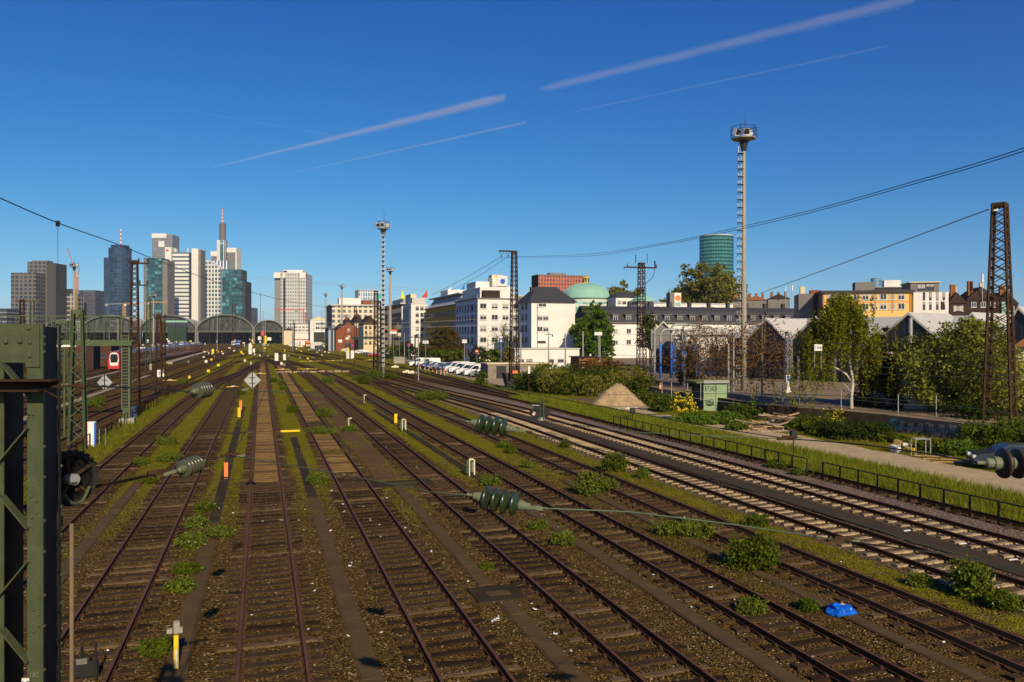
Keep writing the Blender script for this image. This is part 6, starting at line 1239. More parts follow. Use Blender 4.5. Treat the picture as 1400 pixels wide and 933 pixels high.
# diamond boards hung in the catenary
def diamond(label, px, py, D, s, m, mb_, rz=0.0):
    t = thing('diamond_sign', label, 'sign', A(px, py, D), rz, 'diamond boards in the overhead line'); b = MB(); b.extr([(-s, 0, 0), (0, 0, s), (s, 0, 0), (0, 0, -s)], (0, .02, 0)); b.build('board', m, t)
    b = MB(); b.box(-.02, .02, -.02, -.003, -s * .9, s * 1.05)
    for z in (-.35, .3): b.bar((-s * .38, -.012, z * s), (s * .38, -.012, z * s), .03, .015)
    b.build('fitting', mb_, t); return t
diamond('grey-white diamond board hanging over the ochre-filled track', 345, 520, 32, .34, mat('board_back', (.42, .42, .40), .5, var=.2, scale=3), m_blk)
diamond('grey-white diamond board left of the green ladder leg', 143, 523, 34, .33, mat('board_back2', (.38, .39, .38), .5, var=.2, scale=3), m_blk)
t = diamond('black diamond board with torn stickers over the concrete tracks', 738, 565, 27, .40, m_blk, m_dark); b = MB(); b.cbox((-.2, -.026, -.02), .09, .006, .12, 0, 0, .5); b.build('sticker', m_cr0, t); b = MB(); b.cbox((-.12, -.014, .26), .26, .006, .03, 0, 0, .1); b.cbox((.06, -.014, -.2), .2, .006, .12, 0, 0, .1); b.build('scribble', m_galv, t)
b = MB(); b.tube([(.13, -.03, -.25), (.13, -.03, .42)], .02, 6); b.build('stay', m_gsteel, t)
wire('thin wire holding the black diamond board', [A(738, 551, 27), A(739, 541, 27.2)], .01)
wire('contact wire holding the grey-white diamond board', [A(345, 509, 32), A(352, 480, 70), A(355, 466, 160)], .012)
# ================================================================ GANTRY, RAILINGS
p = at(172, 71); t = thing('green_gantry', 'green steel signal gantry with railing and ladder leg, left over the main tracks', 'gantry', p, TA)
zt = Z(433, 71); zb0, zb1 = Z(473, 71), Z(457, 71)
b = MB(); b.box(-.22, .40, -.3, .3, 0, zb0 + .2); b.build('leg', m_gsteel, t)
b = MB()
for k in range(24): b.box(-.30, .28, -.36, -.32, 1.5 + k * .27, 1.5 + k * .27 + .05)
for x in (-.30, .25): b.box(x, x + .05, -.38, -.31, 1.2, zb1)
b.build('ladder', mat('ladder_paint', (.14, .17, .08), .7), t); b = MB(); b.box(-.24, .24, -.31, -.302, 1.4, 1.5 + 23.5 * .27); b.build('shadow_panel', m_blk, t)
b = MB(); b.box(-26, .55, -.5, -.42, zb0, zb0 + .5); b.box(-26, .55, .42, .5, zb0, zb0 + .5); b.box(-26, .55, -.42, .42, zb0 + .3, zb0 + .36); b.build('beam', m_gsteel, t)
b = MB()
for x in [-26 + 1.35 * k for k in range(20)]: b.box(x, x + .07, -.5, -.44, zb0 + .5, zt); b.box(x, x + .07, .44, .5, zb0 + .5, zt)
for z in (zt, (zt + zb0 + .5) / 2): b.box(-26, .55, -.5, -.45, z - .03, z + .03); b.box(-26, .55, .45, .5, z - .03, z + .03)
b.build('railing', m_gsteel, t)
b = MB()
for x in [-26 + 1.35 * k + .1 for k in range(19)]: b.bar((x, .46, zb0 + .55), (x + 1.2, .46, zt - .1), .025); b.bar((x + .4, .46, zb0 + .55), (x + .4, .46, zt), .03); b.bar((x + .8, .46, zb0 + .55), (x + .8, .46, zt), .03)
b.build('mesh_panel', mat('mesh', (.06, .075, .045), .8), t)
b = MB(); b.cbox((.15, 0, .2), 1.2, 1.2, .5); b.build('footing', m_conc2, t)
b = MB(); b.tube([(-25.5, 0, 0), (-25.5, 0, zb0)], .25, 8); b.build('leg', m_gsteel, t)
p = at(88, 60); t = thing('small_gantry', 'white horizontal beam of a low signal bracket behind the portal post', 'gantry', (p[0], p[1], 0), TA)
b = MB(); b.box(-9, .8, -.08, .08, 6.9, 7.05); b.build('beam', m_white, t); b = MB(); b.tube([(-8.8, 0, 0), (-8.8, 0, 7)], .12, 8); b.tube([(.0, 0, 0), (.0, 0, 6.9)], .08, 8); b.build('post', m_gsteel, t)
# low pipe railings
def railing(label, pts, posts, h_, m, r_=.03, mid=True):
    t = thing('railing', label, 'railing', (0, 0, 0)); P = smooth_pts(pts, posts)
    b = MB(); b.tube([p + Vector((0, 0, h_)) for p in P], r_, 6); b.build('top_rail', m, t)
    if mid: b = MB(); b.tube([p + Vector((0, 0, h_ * .5)) for p in P], r_ * .7, 5); b.build('middle_rail', m, t)
    for p in P: b = MB(); b.box(p.x - r_, p.x + r_, p.y - r_, p.y + r_, -.05, h_ + .01); b.build('post', m, t)
    return t
railing('low dark pipe railing between the grass and the concrete-sleeper track', [W(28.45, 62), W(28.6, 54), W(28.7, 44), W(28.7, 37.2)], 1.3, .95, m_blk, .034, False)
railing('nearer section of the low dark railing running out at the right edge', [W(28.7, 35.9), W(28.75, 28), W(28.8, 20), W(28.8, 14)], 1.3, .95, m_blk, .034, False)
railing('low dark railing along the grass verge left of the old yard', [W(-11.3, 38), W(-11.3, 70), W(-11.0, 100), W(-10.4, 128)], 2.0, .95, m_rail, .03, True)
# yard fence of grey posts
t = thing('yard_fence', 'wire fence of slim grey posts along the yard edge', 'fence', (0, 0, 0))
FP = [(905, 1.1), (918, 1.1), (940, 1.1), (958, 1.1), (1034, 1.0), (1070, 1.0), (1093, 1.0), (1150, 1.0), (1228, 1.0), (1280, 1.4)]
fd = [G(px, np.interp(px, [905, 960, 1034, 1093, 1206, 1280], [545, 548, 548, 551, 567, 570]), YZ) for px, _ in FP]
for q in fd: b = MB(); b.tube([(q.x, q.y, YZ), (q.x, q.y, YZ + 1.7)], .045, 6); b.build('post', m_galv, t)
b = MB()
for z in (.9,): b.tube([q + Vector((0, 0, z)) for q in fd], .008, 4)
b.build('wire', m_galv, t)
# painted retaining wall: splashes of faded paint on its face
t = thing('painted_wall', 'retaining wall face with faded white and turquoise graffiti', 'wall', (0, 0, 0))
wa, wb = yw[2], yw[1]; dW = (wb - wa).normalized(); nW = Vector((dW.y, -dW.x, 0)); LW = (wb - wa).length
if nW.y > 0: nW = -nW
b = MB(); b.extr([wa + nW * .02, wb + nW * .02, wb + nW * .02 + Vector((0, 0, YZ + .02)), wa + nW * .02 + Vector((0, 0, YZ + .02))], nW * .06); b.build('face', mat('old_concrete', (.13, .11, .095), .95, var=.5, scale=1.5), t)
b = MB(); r = random.Random(8); mc = 0
for k in range(9):
    x = .4 + k * LW / 9.3; b.mi(1 if k == 0 else 0)
    for j in range(3):
        cx = x + r.uniform(0, .5); cz = r.uniform(.45, .9); n = 11; pts = []
        for i in range(n): an = 2 * PI * i / n; rad = r.uniform(.18, .36); pts.append(wa + dW * (cx + rad * 1.2 * math.cos(an)) + nW * (.085 + .002 * j) + Vector((0, 0, cz + rad * 1.1 * math.sin(an))))
        b.face(pts)
b.build('graffiti', [mat('faded_white', (.32, .31, .31), .9, var=.6, scale=5), mat('turquoise', (.10, .28, .28), .9, var=.4, scale=3)], t, fix=False)
b = MB()
for k in range(7):
    x = .6 + k * LW / 7.6; b.tube(smooth_pts([wa + dW * (x + a_) + nW * .1 + Vector((0, 0, z)) for a_, z in ((0, .3), (.12, .95), (.3, .5), (.38, 1.0), (.5, .4), (.7, .9))], .1), .02, 4)
b.build('graffiti', m_blk, t)
# ================================================================ HUT, HEAPS, SIGNS
m_hut = mat('hut_green', (.25, .36, .21), .8, var=.15, scale=2)
p = G(962, 562); t = thing('green_hut', 'pale green concrete hut with black graffiti and mossy flat roof', 'hut', p, R(12)); 
b = MB(); b.box(0, 2.6, 0, 2.9, 0, 3.0); b.build('wall', m_hut, t); b = MB(); b.box(-.02, -.003, .05, 2.85, 0, 2.98); b.build('shade_side', mat('hut_shade', (.075, .075, .055), .9), t)  # dark sheet paints the shade on the hut's left wall
b = MB(); b.extr([(-.9, -.25, 2.86), (-.9, 3.1, 2.9), (-.9, 3.1, 3.05), (-.9, -.25, 3.02)], (3.7, 0, .12)); b.build('roof', mat('mossy_roof', (.20, .18, .09), .95, col2=(.10, .12, .03), scale=1.5), t)
b = MB(); b.box(-.1, 2.75, -.28, -.255, 2.85, 3.16); b.build('fascia', m_galv, t)
b = MB(); b.box(1.3, 1.34, -.012, 0, .05, 2.8); b.build('joint', m_dark, t)
b = MB()
def scr(pts, r_=.025): b.tube(smooth_pts([(x, -.012, z) for x, z in pts], .06), r_, 4)
x = .12                                # the black tag letters
for L_ in ([(0, .5), (.1, .25), (.2, 0)], [(.2, .5), (.1, .25), (0, 0)], [(.25, .45), (.5, .48)], [(.38, .48), (.38, .02)], [(.78, .45), (.58, .4), (.62, .25), (.78, .2), (.7, .02), (.55, .04)], [(.88, .02), (.9, .45), (1.08, .4), (.92, .22), (1.1, .0)], [(1.15, 0), (1.26, .5), (1.36, 0)], [(1.18, .2), (1.34, .2)]): scr([(x + a_, 2.05 + z) for a_, z in L_])
for L_ in ([(0, .3), (.3, .38), (.1, .1), (.4, .15)], [(.4, .45), (.5, .05), (.62, .42)], [(.7, .05), (.62, .3), (.85, .4), (.95, .1), (.72, .06)], [(.15, -.1), (.5, -.22), (1.0, -.12)], [(.2, .0), (.6, -.15), (.9, .05)], [(.5, .0), (.8, -.2), (1.05, .1)]): scr([(.1 + a_, .75 + z) for a_, z in L_], .04)
b.build('graffiti', m_blk, t)
b = MB()
for L_ in ([(0, .4), (.2, .1), (.3, .45), (.45, .1)], [(.6, .4), (.8, .35), (.6, .15), (.85, .05)], [(1.0, .4), (1.1, .05), (1.3, .35)]): scr([(.15 + a_, 1.4 + z) for a_, z in L_], .012)
b.build('graffiti', mat('red_marker', (.5, .08, .06), .8), t)
# sand heap
def heap(name, label, loc, rx, ry, h_, m, seed, peak=1.3):
    rng = np.random.default_rng(seed); n = 40; V = []; Fc = []
    for i in range(n + 1):
        for j in range(n + 1):
            x = -1 + 2 * i / n; y = -1 + 2 * j / n; rr_ = math.hypot(x, y); a = math.atan2(y, x); e = 1 + .12 * math.sin(3 * a + seed) + .06 * math.sin(7 * a)
            z = max(0, 1 - (rr_ / e) ** 1.25) ** peak * h_ * (1 + .12 * math.sin(a * 3 + 1) * rr_) * (1 + .05 * math.sin(x * 9 + y * 5)) + (rng.uniform(-.07, .07) * h_ / 2 if rr_ < .95 else 0); V.append((x * rx, y * ry, z - .03))
    for i in range(n):
        for j in range(n): k = i * (n + 1) + j; Fc.append((k, k + n + 1, k + n + 2, k + 1))
    me = bpy.data.meshes.new(name); me.from_pydata(V, [], Fc); me.materials.append(m); me.polygons.foreach_set('use_smooth', [True] * len(Fc)); me.update()
    o = bpy.data.objects.new(name, me); C.objects.link(o); o.location = loc; tag(o, label, 'heap'); return o
heap('sand_heap', 'tall pointed heap of pale brown sand before the thicket', G(843, 556), 3.3, 3.0, 2.6, mat('sand', (.42, .30, .17), .95, var=.45, scale=1.8, bump=1.0, bscale=9), 3, 1.0)
heap('rubble_bank', 'low bank of dark earth and rubble left of the sand heap', G(795, 550), 4.2, 2.0, .6, mat('dark_earth', (.13, .09, .055), .95, var=.5, scale=2, bump=.8, bscale=14), 5)
heap('debris_heap', 'low heap of earth and rubble under the broken timber', G(1060, 586), 3.6, 1.8, .75, mat('debris', (.20, .14, .085), .95, var=.5, scale=3, bump=1, bscale=8), 9)
# timber heap: countable pieces of broken wood
m_tim = [mat('grey_timber', (.34, .29, .22), .9, var=.4, scale=3), mat('brown_timber', (.17, .10, .06), .9, var=.4, scale=3), mat('tan_timber', (.42, .27, .13), .9, var=.3, scale=3)]
r = random.Random(12); c = G(1062, 586)
for k in range(80):
    f = r.random(); L_ = r.uniform(1.0, 2.8); a = r.gauss(.15, .5); x = r.gauss(.2, 1.7); y = r.gauss(.2, 1.0); z = max(.06, 1.5 * math.exp(-(x * x / 4 + y * y / 1.6)) * r.uniform(.2, 1.0))
    b = MB(); b.cbox((0, 0, 0), L_, r.uniform(.08, .2), r.uniform(.05, .14), 0, r.uniform(-.4, .4), r.uniform(-.25, .25)); o = b.build('broken_plank', m_tim[k % 3 if k % 7 else 2], None, c + Vector((x, y, z)), a)
    tag(o, 'broken plank in the timber heap in front of the yard', 'plank', 'pieces of the timber heap')
for k, (x, y, a, L_) in enumerate(((1.6, -.9, .25, 3.4), (2.4, -.7, .12, 3.2), (2.9, -.2, .3, 2.6))):
    b = MB(); b.cbox((0, 0, .12), L_, .26, .22); o = b.build('old_beam', m_tim[0], None, c + Vector((x, y, 0)), a); tag(o, ('longest grey beam lying at the front right of the timber heap', 'grey beam lying just behind the front one at the timber heap', 'shorter grey beam at the far right of the timber heap')[k], 'beam')
def lump(name, label, loc, s, m, seed, cat, group=None):
    b = MB(); r = random.Random(seed); n = 9; V = []
    bm = bmesh.new(); bmesh.ops.create_icosphere(bm, subdivisions=3, radius=1)
    from mathutils import noise as mn
    for v in bm.verts: q = mn.noise(v.co * 1.6 + Vector((seed, 0, 0))) * .45 + mn.noise(v.co * 4 + Vector((0, seed, 0))) * .22; v.co *= (1 + q); v.co.x *= s[0]; v.co.y *= s[1]; v.co.z = max(v.co.z, -.35) * s[2]
    me = bpy.data.meshes.new(name); bm.to_mesh(me); bm.free(); me.materials.append(m); o = bpy.data.objects.new(name, me); C.objects.link(o); o.location = loc + Vector((0, 0, .3 * s[2])); tag(o, label, cat, group); return o
m_bagw = mat('white_plastic', (.62, .60, .56), .5, var=.25, scale=4); m_bagb = mat('blue_plastic', (.01, .15, .72), .3, var=.25, scale=6, col2=(.005, .09, .5))
t = lump('blue_bag', 'crumpled bright blue plastic bag lying on the cable trough', G(1150, 840), (.34, .28, .24), m_bagb, 2, 'bag')
b = MB(); b.cbox((.16, -.12, .13), .13, .10, .012, .3, .4); b.cbox((.02, -.2, .10), .1, .05, .01, .1, .9); b.cbox((.05, .02, .2), .12, .07, .01, .5, .1); b.build('paper_scrap', m_bagw, t)
for k, (px, py, s, m, lab) in enumerate(((955, 576, .28, m_bagw, 'white rubbish bag in front of the green hut, left'), (972, 574, .35, m_bagw, 'white rubbish pile before the hut, second from left'), (978, 579, .3, m_bagw, 'white sack near the dark blue bag'), (986, 580, .4, m_bagw, 'biggest white sack right before the hut'), (1000, 580, .35, mat('dark_blue_bag', (.02, .05, .14), .5), 'dark blue bag among the white sacks'), (1035, 567, .3, m_bagw, 'white sack on the timber heap edge'), (1045, 570, .25, m_bagw, 'small white sack behind the timber heap'), (936, 568, .3, m_bagw, 'white scrap left of the hut sacks'), (845, 561, .25, m_bagw, 'pale stone at the foot of the sand heap'), (858, 560, .3, m_bagw, 'largest pale stone at the foot of the sand heap'), (870, 559, .25, m_bagw, 'pale stone at the right foot of the sand heap'))): lump('rubbish_bag' if 'stone' not in lab else 'stone', lab, G(px, py), (s, s * .8, s * .6), m, 20 + k, 'bag' if 'stone' not in lab else 'stone')
# carton pile and rack by the path
p = G(1237, 618); t = thing('carton_pile', 'small pile of boxes with a yellow box beside the gravel path', 'boxes', p, .2)
for x, y, z, s, m in ((-.7, 0, .25, .5, m_wallw), (-.3, .1, .2, .4, m_tim[1]), (-.5, .05, .62, .4, m_tim[2]), (-.15, -.2, .5, .3, m_wallw), (.15, -.4, .2, .36, m_yel)): b = MB(); b.cbox((x, y, z), s, s * .8, s * .8, x * 2, .1, .15); b.build('carton', m, t)
p = G(1262, 624); t = thing('metal_rack', 'empty light metal frame rack standing beside the gravel path', 'rack', p, .1); b = MB()
for x in (-.5, .5): b.bar((x, 0, 0), (x, 0, 1.1), .05); b.bar((x, .5, 0), (x, .5, 1.1), .05); b.bar((x, 0, 1.1), (x, .5, 1.1), .05)
b.bar((-.5, 0, 1.1), (.5, 0, 1.1), .05); b.bar((-.5, .5, 1.1), (.5, .5, 1.1), .05); b.build('frame', m_galv, t)
for k in range(3): b = MB(); b.cbox((0, 0, .06), 2.2, .2, .06); o = b.build('board', m_tim[2], None, G(1275 + k * 12, 625 + k * 4), -.25 + .1 * k); tag(o, ('tan board lying right of the metal rack', 'middle tan board by the metal rack', 'farthest tan board towards the parked car')[k], 'board')
# posts and boards between the tracks
def yardpost(label, px, py, h_, wd, m, name='marker_post', head=None):
    p = G(px, py); t = thing(name, label, 'marker post', p, TA); b = MB(); b.box(-wd / 2, wd / 2, -.05, .05, 0, h_); b.build('post', m, t)
    b = MB(); b.box(-wd / 2 - .05, wd / 2 + .05, -.09, .09, 0, .06); b.build('foot', m_blk, t); return t
t = yardpost('yellow post with a pale lamp head standing near the bottom left', 241, 917, .82, .10, m_yel)
b = MB(); b.cbox((0, 0, 1.0), .13, .15, .26, .2); b.cbox((-.14, 0, .93), .12, .1, .1); b.cbox((.1, 0, .93), .08, .09, .12); b.build('lamp_head', m_conc2, t); b = MB(); b.box(-.02, .02, -.055, -.05, .1, .5); b.build('number_strip', m_white, t)
for px, py, h_, wd, m, lab in ((309, 656, .92, .20, m_orange, 'nearer orange marker panel on the cable trough'), (329, 563, 1.15, .24, m_orange, 'farther orange marker panel behind the yellow one'), (327, 573, 1.05, .26, m_yel, 'bright yellow marker panel beside the far orange panel'), (541, 581, .95, .26, m_yel, 'bright yellow marker panel right of the earth footpath')):
    t = yardpost(lab, px, py, h_, wd, m); b = MB(); b.box(-wd / 2, wd / 2, -.056, -.051, .08, .17); b.build('black_band', m_blk, t); b = MB(); b.bar((.02, -.055, h_ * .3), (-.02, -.055, h_ * .95), .02, .006); b.build('scratch', m_rail, t)
m_cr = mat('cream_board', (.66, .62, .40), .7, var=.15)
def angle_board(label, px, py, h_, pair=False):
    p = G(px, py); t = thing('marker_board', label, 'marker board', p, TA + .3); b = MB(); b.box(-.04, .02, -.03, .03, 0, h_); b.box(.02, .24, -.03, .03, h_ - .09, h_); b.build('angle', m_cr, t)
    b = MB(); b.box(-.2, -.05, -.02, .02, .15, h_ - .05); b.build('dark_panel', m_gsteel, t)
    if pair: b = MB(); b.box(.26, .34, -.03, .03, -.02, h_ * .92); b.build('angle', m_cr, t); b = MB(); b.box(.12, .25, -.02, .02, .2, h_ * .8); b.build('dark_panel', m_greyd, t)
    return t
angle_board('cream angle board right of the ochre track by a weed', 477, 590, 1.1); angle_board('pair of cream boards standing by the trough with a weed', 642, 651, .95, True); angle_board('pair of thin cream boards right of the yellow panel', 550, 589, .95, True); angle_board('thin pale post left of the yellow panel, farther away', 498, 551, .95)
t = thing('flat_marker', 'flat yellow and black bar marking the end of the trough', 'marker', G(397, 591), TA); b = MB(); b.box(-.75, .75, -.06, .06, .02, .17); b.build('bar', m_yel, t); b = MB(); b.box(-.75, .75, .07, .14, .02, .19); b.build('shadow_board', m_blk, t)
t = thing('flat_marker', 'flat dark board across the tarred trough', 'marker', G(323, 593), TA); b = MB(); b.box(-.7, .7, -.06, .06, .02, .1); b.build('bar', m_blk, t)
for k, (px, py, L_, lab) in enumerate(((355, 512.5, 2.4, 'yellow bar across the straight ochre track'), (386, 506.5, 3.3, 'yellow bar across the second ochre track'), (420, 506, 4.6, 'yellow bar across the track right of the ochre ones'), (424, 495, 6.4, 'longest yellow bar across the far crossing tracks'), (455, 494.5, 4.5, 'yellow bar on the far right track'), (318, 531, 1.8, 'yellow bar left of the white diamond board'), (232, 522, 2.4, 'yellow bar in the left main tracks'), (505, 493.5, 3.5, 'yellow bar near the mast pair'))):
    t = thing('yellow_bar', lab, 'marker bar', G(px, py), TA, 'yellow bars lying across the tracks'); b = MB(); b.box(-L_ / 2, L_ / 2, -.08, .08, .18, .26); b.build('bar', m_yel, t); b = MB(); b.box(-.2, .4, -.12, .12, .26, .36); b.build('box', m_wallw, t)
t = thing('timber_barrier', 'row of pale weathered blocks across the far track junction', 'blocks', G(425, 509.5), TA)
for k in range(9): b = MB(); b.box(-7 + k * 1.7, -7 + k * 1.7 + 1.4, -.15, .15, 0, .3 + .1 * (k % 2)); b.build('block', m_conc if k % 3 else m_greyd, t)
# little signals
def signal(label, px, py, h_, head, m=None, hd=None, name='track_signal', hw=.3, hh=.5, pm=None):
    t = thing(name, label, 'signal', G(px, py), TA, 'small signals and boards in the yard'); b = MB(); b.tube([(0, 0, 0), (0, 0, h_)], .045, 6); b.build('post', pm or m_rsteel, t)
    b = MB(); b.box(-hw / 2, hw / 2, -.1, .1, h_ - hh * .3, h_ + hh * .7); b.build('head', head, t)
    return t
s_ = ((723, 546, 3.4, m_wallw, .28, .9, 'white-topped signal post before the tall lattice mast'), (1085, 630, 1.5, m_dark, .4, .55, 'dark signal box with a white side beside the gravel path'), (865, 577, .9, m_dark, .45, .5, 'small black signal on a post by the path'), (378, 505, 2.5, m_wallw, .8, 1.8, 'white signal board between the ochre tracks far away'), (389, 500, 1.9, m_wallw, .7, 1.6, 'white square board in the far throat'), (342, 497, 3.5, m_wallw, .8, 3.0, 'tall white signal at the start of the throat'), (347, 491, 2.6, m_wallw, .8, 1.3, 'white signal right of the tall white one'), (363, 484, 5.4, m_yel, .9, 3.6, 'yellow pillar in the station throat'), (368, 473, 5.0, m_wallw, 3.2, 2.6, 'broad white board in the station throat'), (355, 473, 5.5, m_wallw, 2.6, 3.0, 'white board left of the broad one in the throat'), (383, 468, 9, m_wallw, 3.2, 5.5, 'white signal screen before the small end hall'), (359, 476, 9, m_red, 2.0, 3.0, 'dark red signal head in the throat'), (291, 499, 3.4, m_yel, .6, 1.2, 'yellow-based signal in the left throat'), (476, 494, 3.2, m_yel, .5, 1.4, 'short yellow-green signal near the brick warehouse'), (410, 490, 4.5, m_conc2, .5, 2.0, 'thin grey and yellow signal by the far tracks'), (415, 482, 4.0, m_wallw, .8, 2.0, 'white shunting signal before the orange locomotive'), (389, 462, 12, m_yel, 1.6, 4.0, 'far yellow signal mast at the end hall'), (330, 490, 2.0, m_yel, .6, .8, 'small yellow lamp by the left throat tracks'), (285, 516, 1.1, m_yel, .5, .5, 'yellow point lamp beside the long crossing track'), (259, 528, 1.3, m_yel, .3, .4, 'yellow lamp above the upper left insulator'), (220, 540, 2.6, m_white, .8, .9, 'white number board on the main track side'), (206, 515, 1.6, m_conc2, .4, 1.2, 'white box at the foot of the green lattice mast'))
for px, py, h_, hm, hw, hh, lab in s_: signal(lab, px, py, h_, hm, hw=hw, hh=hh)
b = MB(); q = G(220, 540) + Vector((0, -.13, 2.78)); tb = thing('number_board', 'small white board with a black figure in front of the rusty mast', 'sign', q, TA); b.box(-.4, .4, -.02, .02, -.4, .5); b.build('board', m_white, tb); textmesh('digit', '8', .8, m_blk, tb, (0, -.03, .05), (PI / 2, 0, 0))
t = thing('cable_cabinet', 'white cabinet with red and blue edge stripes at the left railing', 'cabinet', G(125, 611), TA); b = MB(); b.box(-.28, .28, -.25, .25, 0, 1.75); b.build('case', m_white, t); b = MB(); b.box(-.29, -.2, -.26, -.252, 0, 1.7); b.build('stripe', m_red, t); b = MB(); b.box(.2, .29, -.26, -.252, 0, 1.7); b.build('stripe', m_blue, t); b = MB(); b.tube([(.5, 0, 0), (.5, 0, 1.2), (.9, 0, 1.2), (.9, 0, 0)], .03, 5); b.build('guard_rail', m_galv, t)
t = thing('relay_box', 'small grey-white relay box beside the gantry foot', 'cabinet', G(183, 572), TA); b = MB(); b.box(-.25, .25, -.2, .2, 0, .5); b.box(-.2, .2, -.17, .17, .6, 1.1); b.build('case', m_wallw, t); b = MB(); b.tube([(0, 0, .45), (0, 0, .65)], .1, 8); b.build('neck', m_dark, t)
t = thing('switch_cabinet', 'pair of white and cream cabinets below the brick warehouse', 'cabinet', G(479, 490.5), TA); b = MB(); b.box(-1.4, -.4, -.5, .5, 0, 2.7); b.box(.1, 1.3, -.5, .5, 0, 2.8); b.build('case', m_wallw, t); b = MB(); b.box(-.4, .1, -.3, .5, 0, 2.8); b.build('gap_panel', m_dark, t)
t = thing('grey_container', 'grey container behind the bush near the orange locomotive', 'container', G(436, 481), TA); b = MB(); b.box(-2, 2, -1.3, 1.3, 0, 2.9); b.build('body', m_slate, t); b = MB(); b.box(-2.1, 2.1, -1.4, 1.4, 2.9, 3.1); b.build('lid', m_greyd, t)
t = thing('concrete_block', 'pale concrete block by the far edge of the car park', 'block', G(545, 497), TA); b = MB(); b.box(-1.6, 1.6, -1, 1, 0, 1.6); b.cbox((0, 0, 1.7), 2.8, 1.6, .2, 0, .1); b.build('body', m_conc2, t)
# orange workmen's little machine remains by the far right rails
for k, (px, py, lab) in enumerate(((540, 503, 'yellow-white point motor near the hooped ladder mast'), (563, 511, 'yellow-white point motor left of the rust-red post'), (556, 510, 'yellow marker stub by the rust-red post'))): 
    o = MB(); o.box(-.9, .9, -.35, .35, .05, .4); o.box(-.3, .4, -.3, .3, .4, .6); q = o.build('point_motor', m_cr, None, G(px, py), TA); tag(q, lab, 'point motor')
# "166" board and other boards
def board(label, px, py, D, w_, h_, m, txt=None, base=0.0, ts=.6, pm=None, two=False):
    c = A(px, py, D); t = thing('sign_board', label, 'sign', (c.x, c.y, base), 0, None); z = c.z - base
    b = MB(); b.box(-w_ / 2, w_ / 2, -.03, .03, z - h_ / 2, z + h_ / 2); b.build('board', m, t); b = MB()
    for x in ((-w_ * .42, w_ * .42) if two else (0,)): b.tube([(x, .06, 0 if not two else z - 1.5), (x, .06, z)], .05 if not two else .02, 6)
    b.build('post', pm or m_galv, t)
    if txt: textmesh('digits', txt, ts, m_blk, t, (0, -.036, z), (PI / 2, 0, 0))
    return t
board('white board with black digits in the birch crown', 1118.5, 475.5, 58, .56, .46, m_white, '166', ts=.36, two=True)
board('white board on a grey post before the ochre office', 582, 468, 168, 1.2, .6, m_white, '407', ts=.5); board('white board on a post before the white corner block', 635, 467, 168, 1.0, .7, m_white); board('white board on a grey post right of the round green tree', 818, 456.5, 148, 1.4, .6, m_white)
board('white board on the yard side of the brick warehouse', 465, 466.5, 300, 1.5, 1.1, m_white); board('small white board on the brick wall right of the gate post', 474.5, 463.2, 330, 1.3, .9, m_white); board('white lamp board left of the street lamp', 546, 457.5, 230, .9, .9, m_cream)
t = board('round blue-rimmed white sign among bare branches', 685, 466, 180, .5, .5, m_white); b = MB(); b.lathe([(.48, -.02), (.6, -.02), (.6, .02), (.48, .02), (.48, -.02)], 16, Matrix.Translation((0, 0, Z(466, 180))) @ Matrix.Rotation(PI / 2, 4, 'X')); b.build('rim', m_blue, t)
t = board('red no entry sign in front of the white corner block', 652, 480.5, 190, .2, .2, m_white); b = MB(); b.lathe([(0, -.05), (.42, -.05), (.42, .05), (0, .05)], 16, Matrix.Translation((0, -.04, Z(480.5, 190))) @ Matrix.Rotation(PI / 2, 4, 'X')); b.build('disc', m_red, t); b = MB(); b.box(-.3, .3, -.12, -.1, Z(480.5, 190) - .1, Z(480.5, 190) + .1); b.build('bar', m_white, t)
board('magenta and white sign by the street lamp', 559, 472, 250, .7, .9, mat('magenta', (.5, .05, .3), .6)); board('magenta board beside the brick warehouse gate', 481.5, 473, 350, .7, 1.2, mat('magenta2', (.5, .05, .3), .6))
t = board('red and white kiosk sign near the banded office', 538, 455, 260, 2.2, .8, m_wallw); b = MB(); b.box(-1.1, 1.1, -.05, .05, Z(452.5, 260), Z(451, 260)); b.build('band', m_orange, t)
t = thing('traffic_cone', 'red and white traffic cone at the left end of the yard', 'cone', G(902.5, 532, YZ)); b = MB(); b.lathe([(.22, 0), (.22, .04), (.15, .04), (.04, .75), (0, .75)], 10); b.build('cone', m_orange, t); b = MB(); b.lathe([(.125, .25), (.10, .42)], 10); b.build('band', m_white, t)
t = thing('info_stand', 'white and blue stand on the yard before the depot valley', 'sign', G(1077.5, 537, YZ)); b = MB(); b.box(-.22, .22, -.03, .03, .9, 2.0); b.lathe([(.38, 0), (.12, .9)], 8); b.build('board', m_white, t); b = MB(); b.box(-.14, .14, -.04, -.031, 1.3, 1.9); b.build('picture', m_blue, t)
t = thing('blue_bin', 'dark post stand with an orange and blue case by the grey tube post', 'bin', G(1247, 557, YZ)); b = MB(); b.box(-.4, .4, -.3, .3, 0, 1.7); b.build('case', m_slate2, t); b = MB(); b.box(-.38, .1, -.31, -.301, 1.5, 1.95); b.build('panel', m_orange, t); b = MB(); b.box(.0, .38, -.31, -.301, 1.1, 1.5); b.build('panel', m_blue, t)
t = thing('white_container', 'light grey box container behind the yard gate', 'container', G(1268, 560, YZ), R(-8)); b = MB(); b.box(-1.9, .9, 0, 2.2, 0, 2.4); b.build('body', mat('container_white', (.50, .50, .47), .7, var=.2), t); b = MB(); b.box(1.0, 2.3, -.4, .6, 0, 1.9); b.build('cabinet', m_white, t)
lump('blue_tarp', 'bluish tarpaulin on the yard wall before the birch', G(1097, 545, YZ) - Vector((0, 0, 0)), (.8, .5, .1), mat('tarp', (.16, .30, .45), .6), 5, 'tarpaulin')
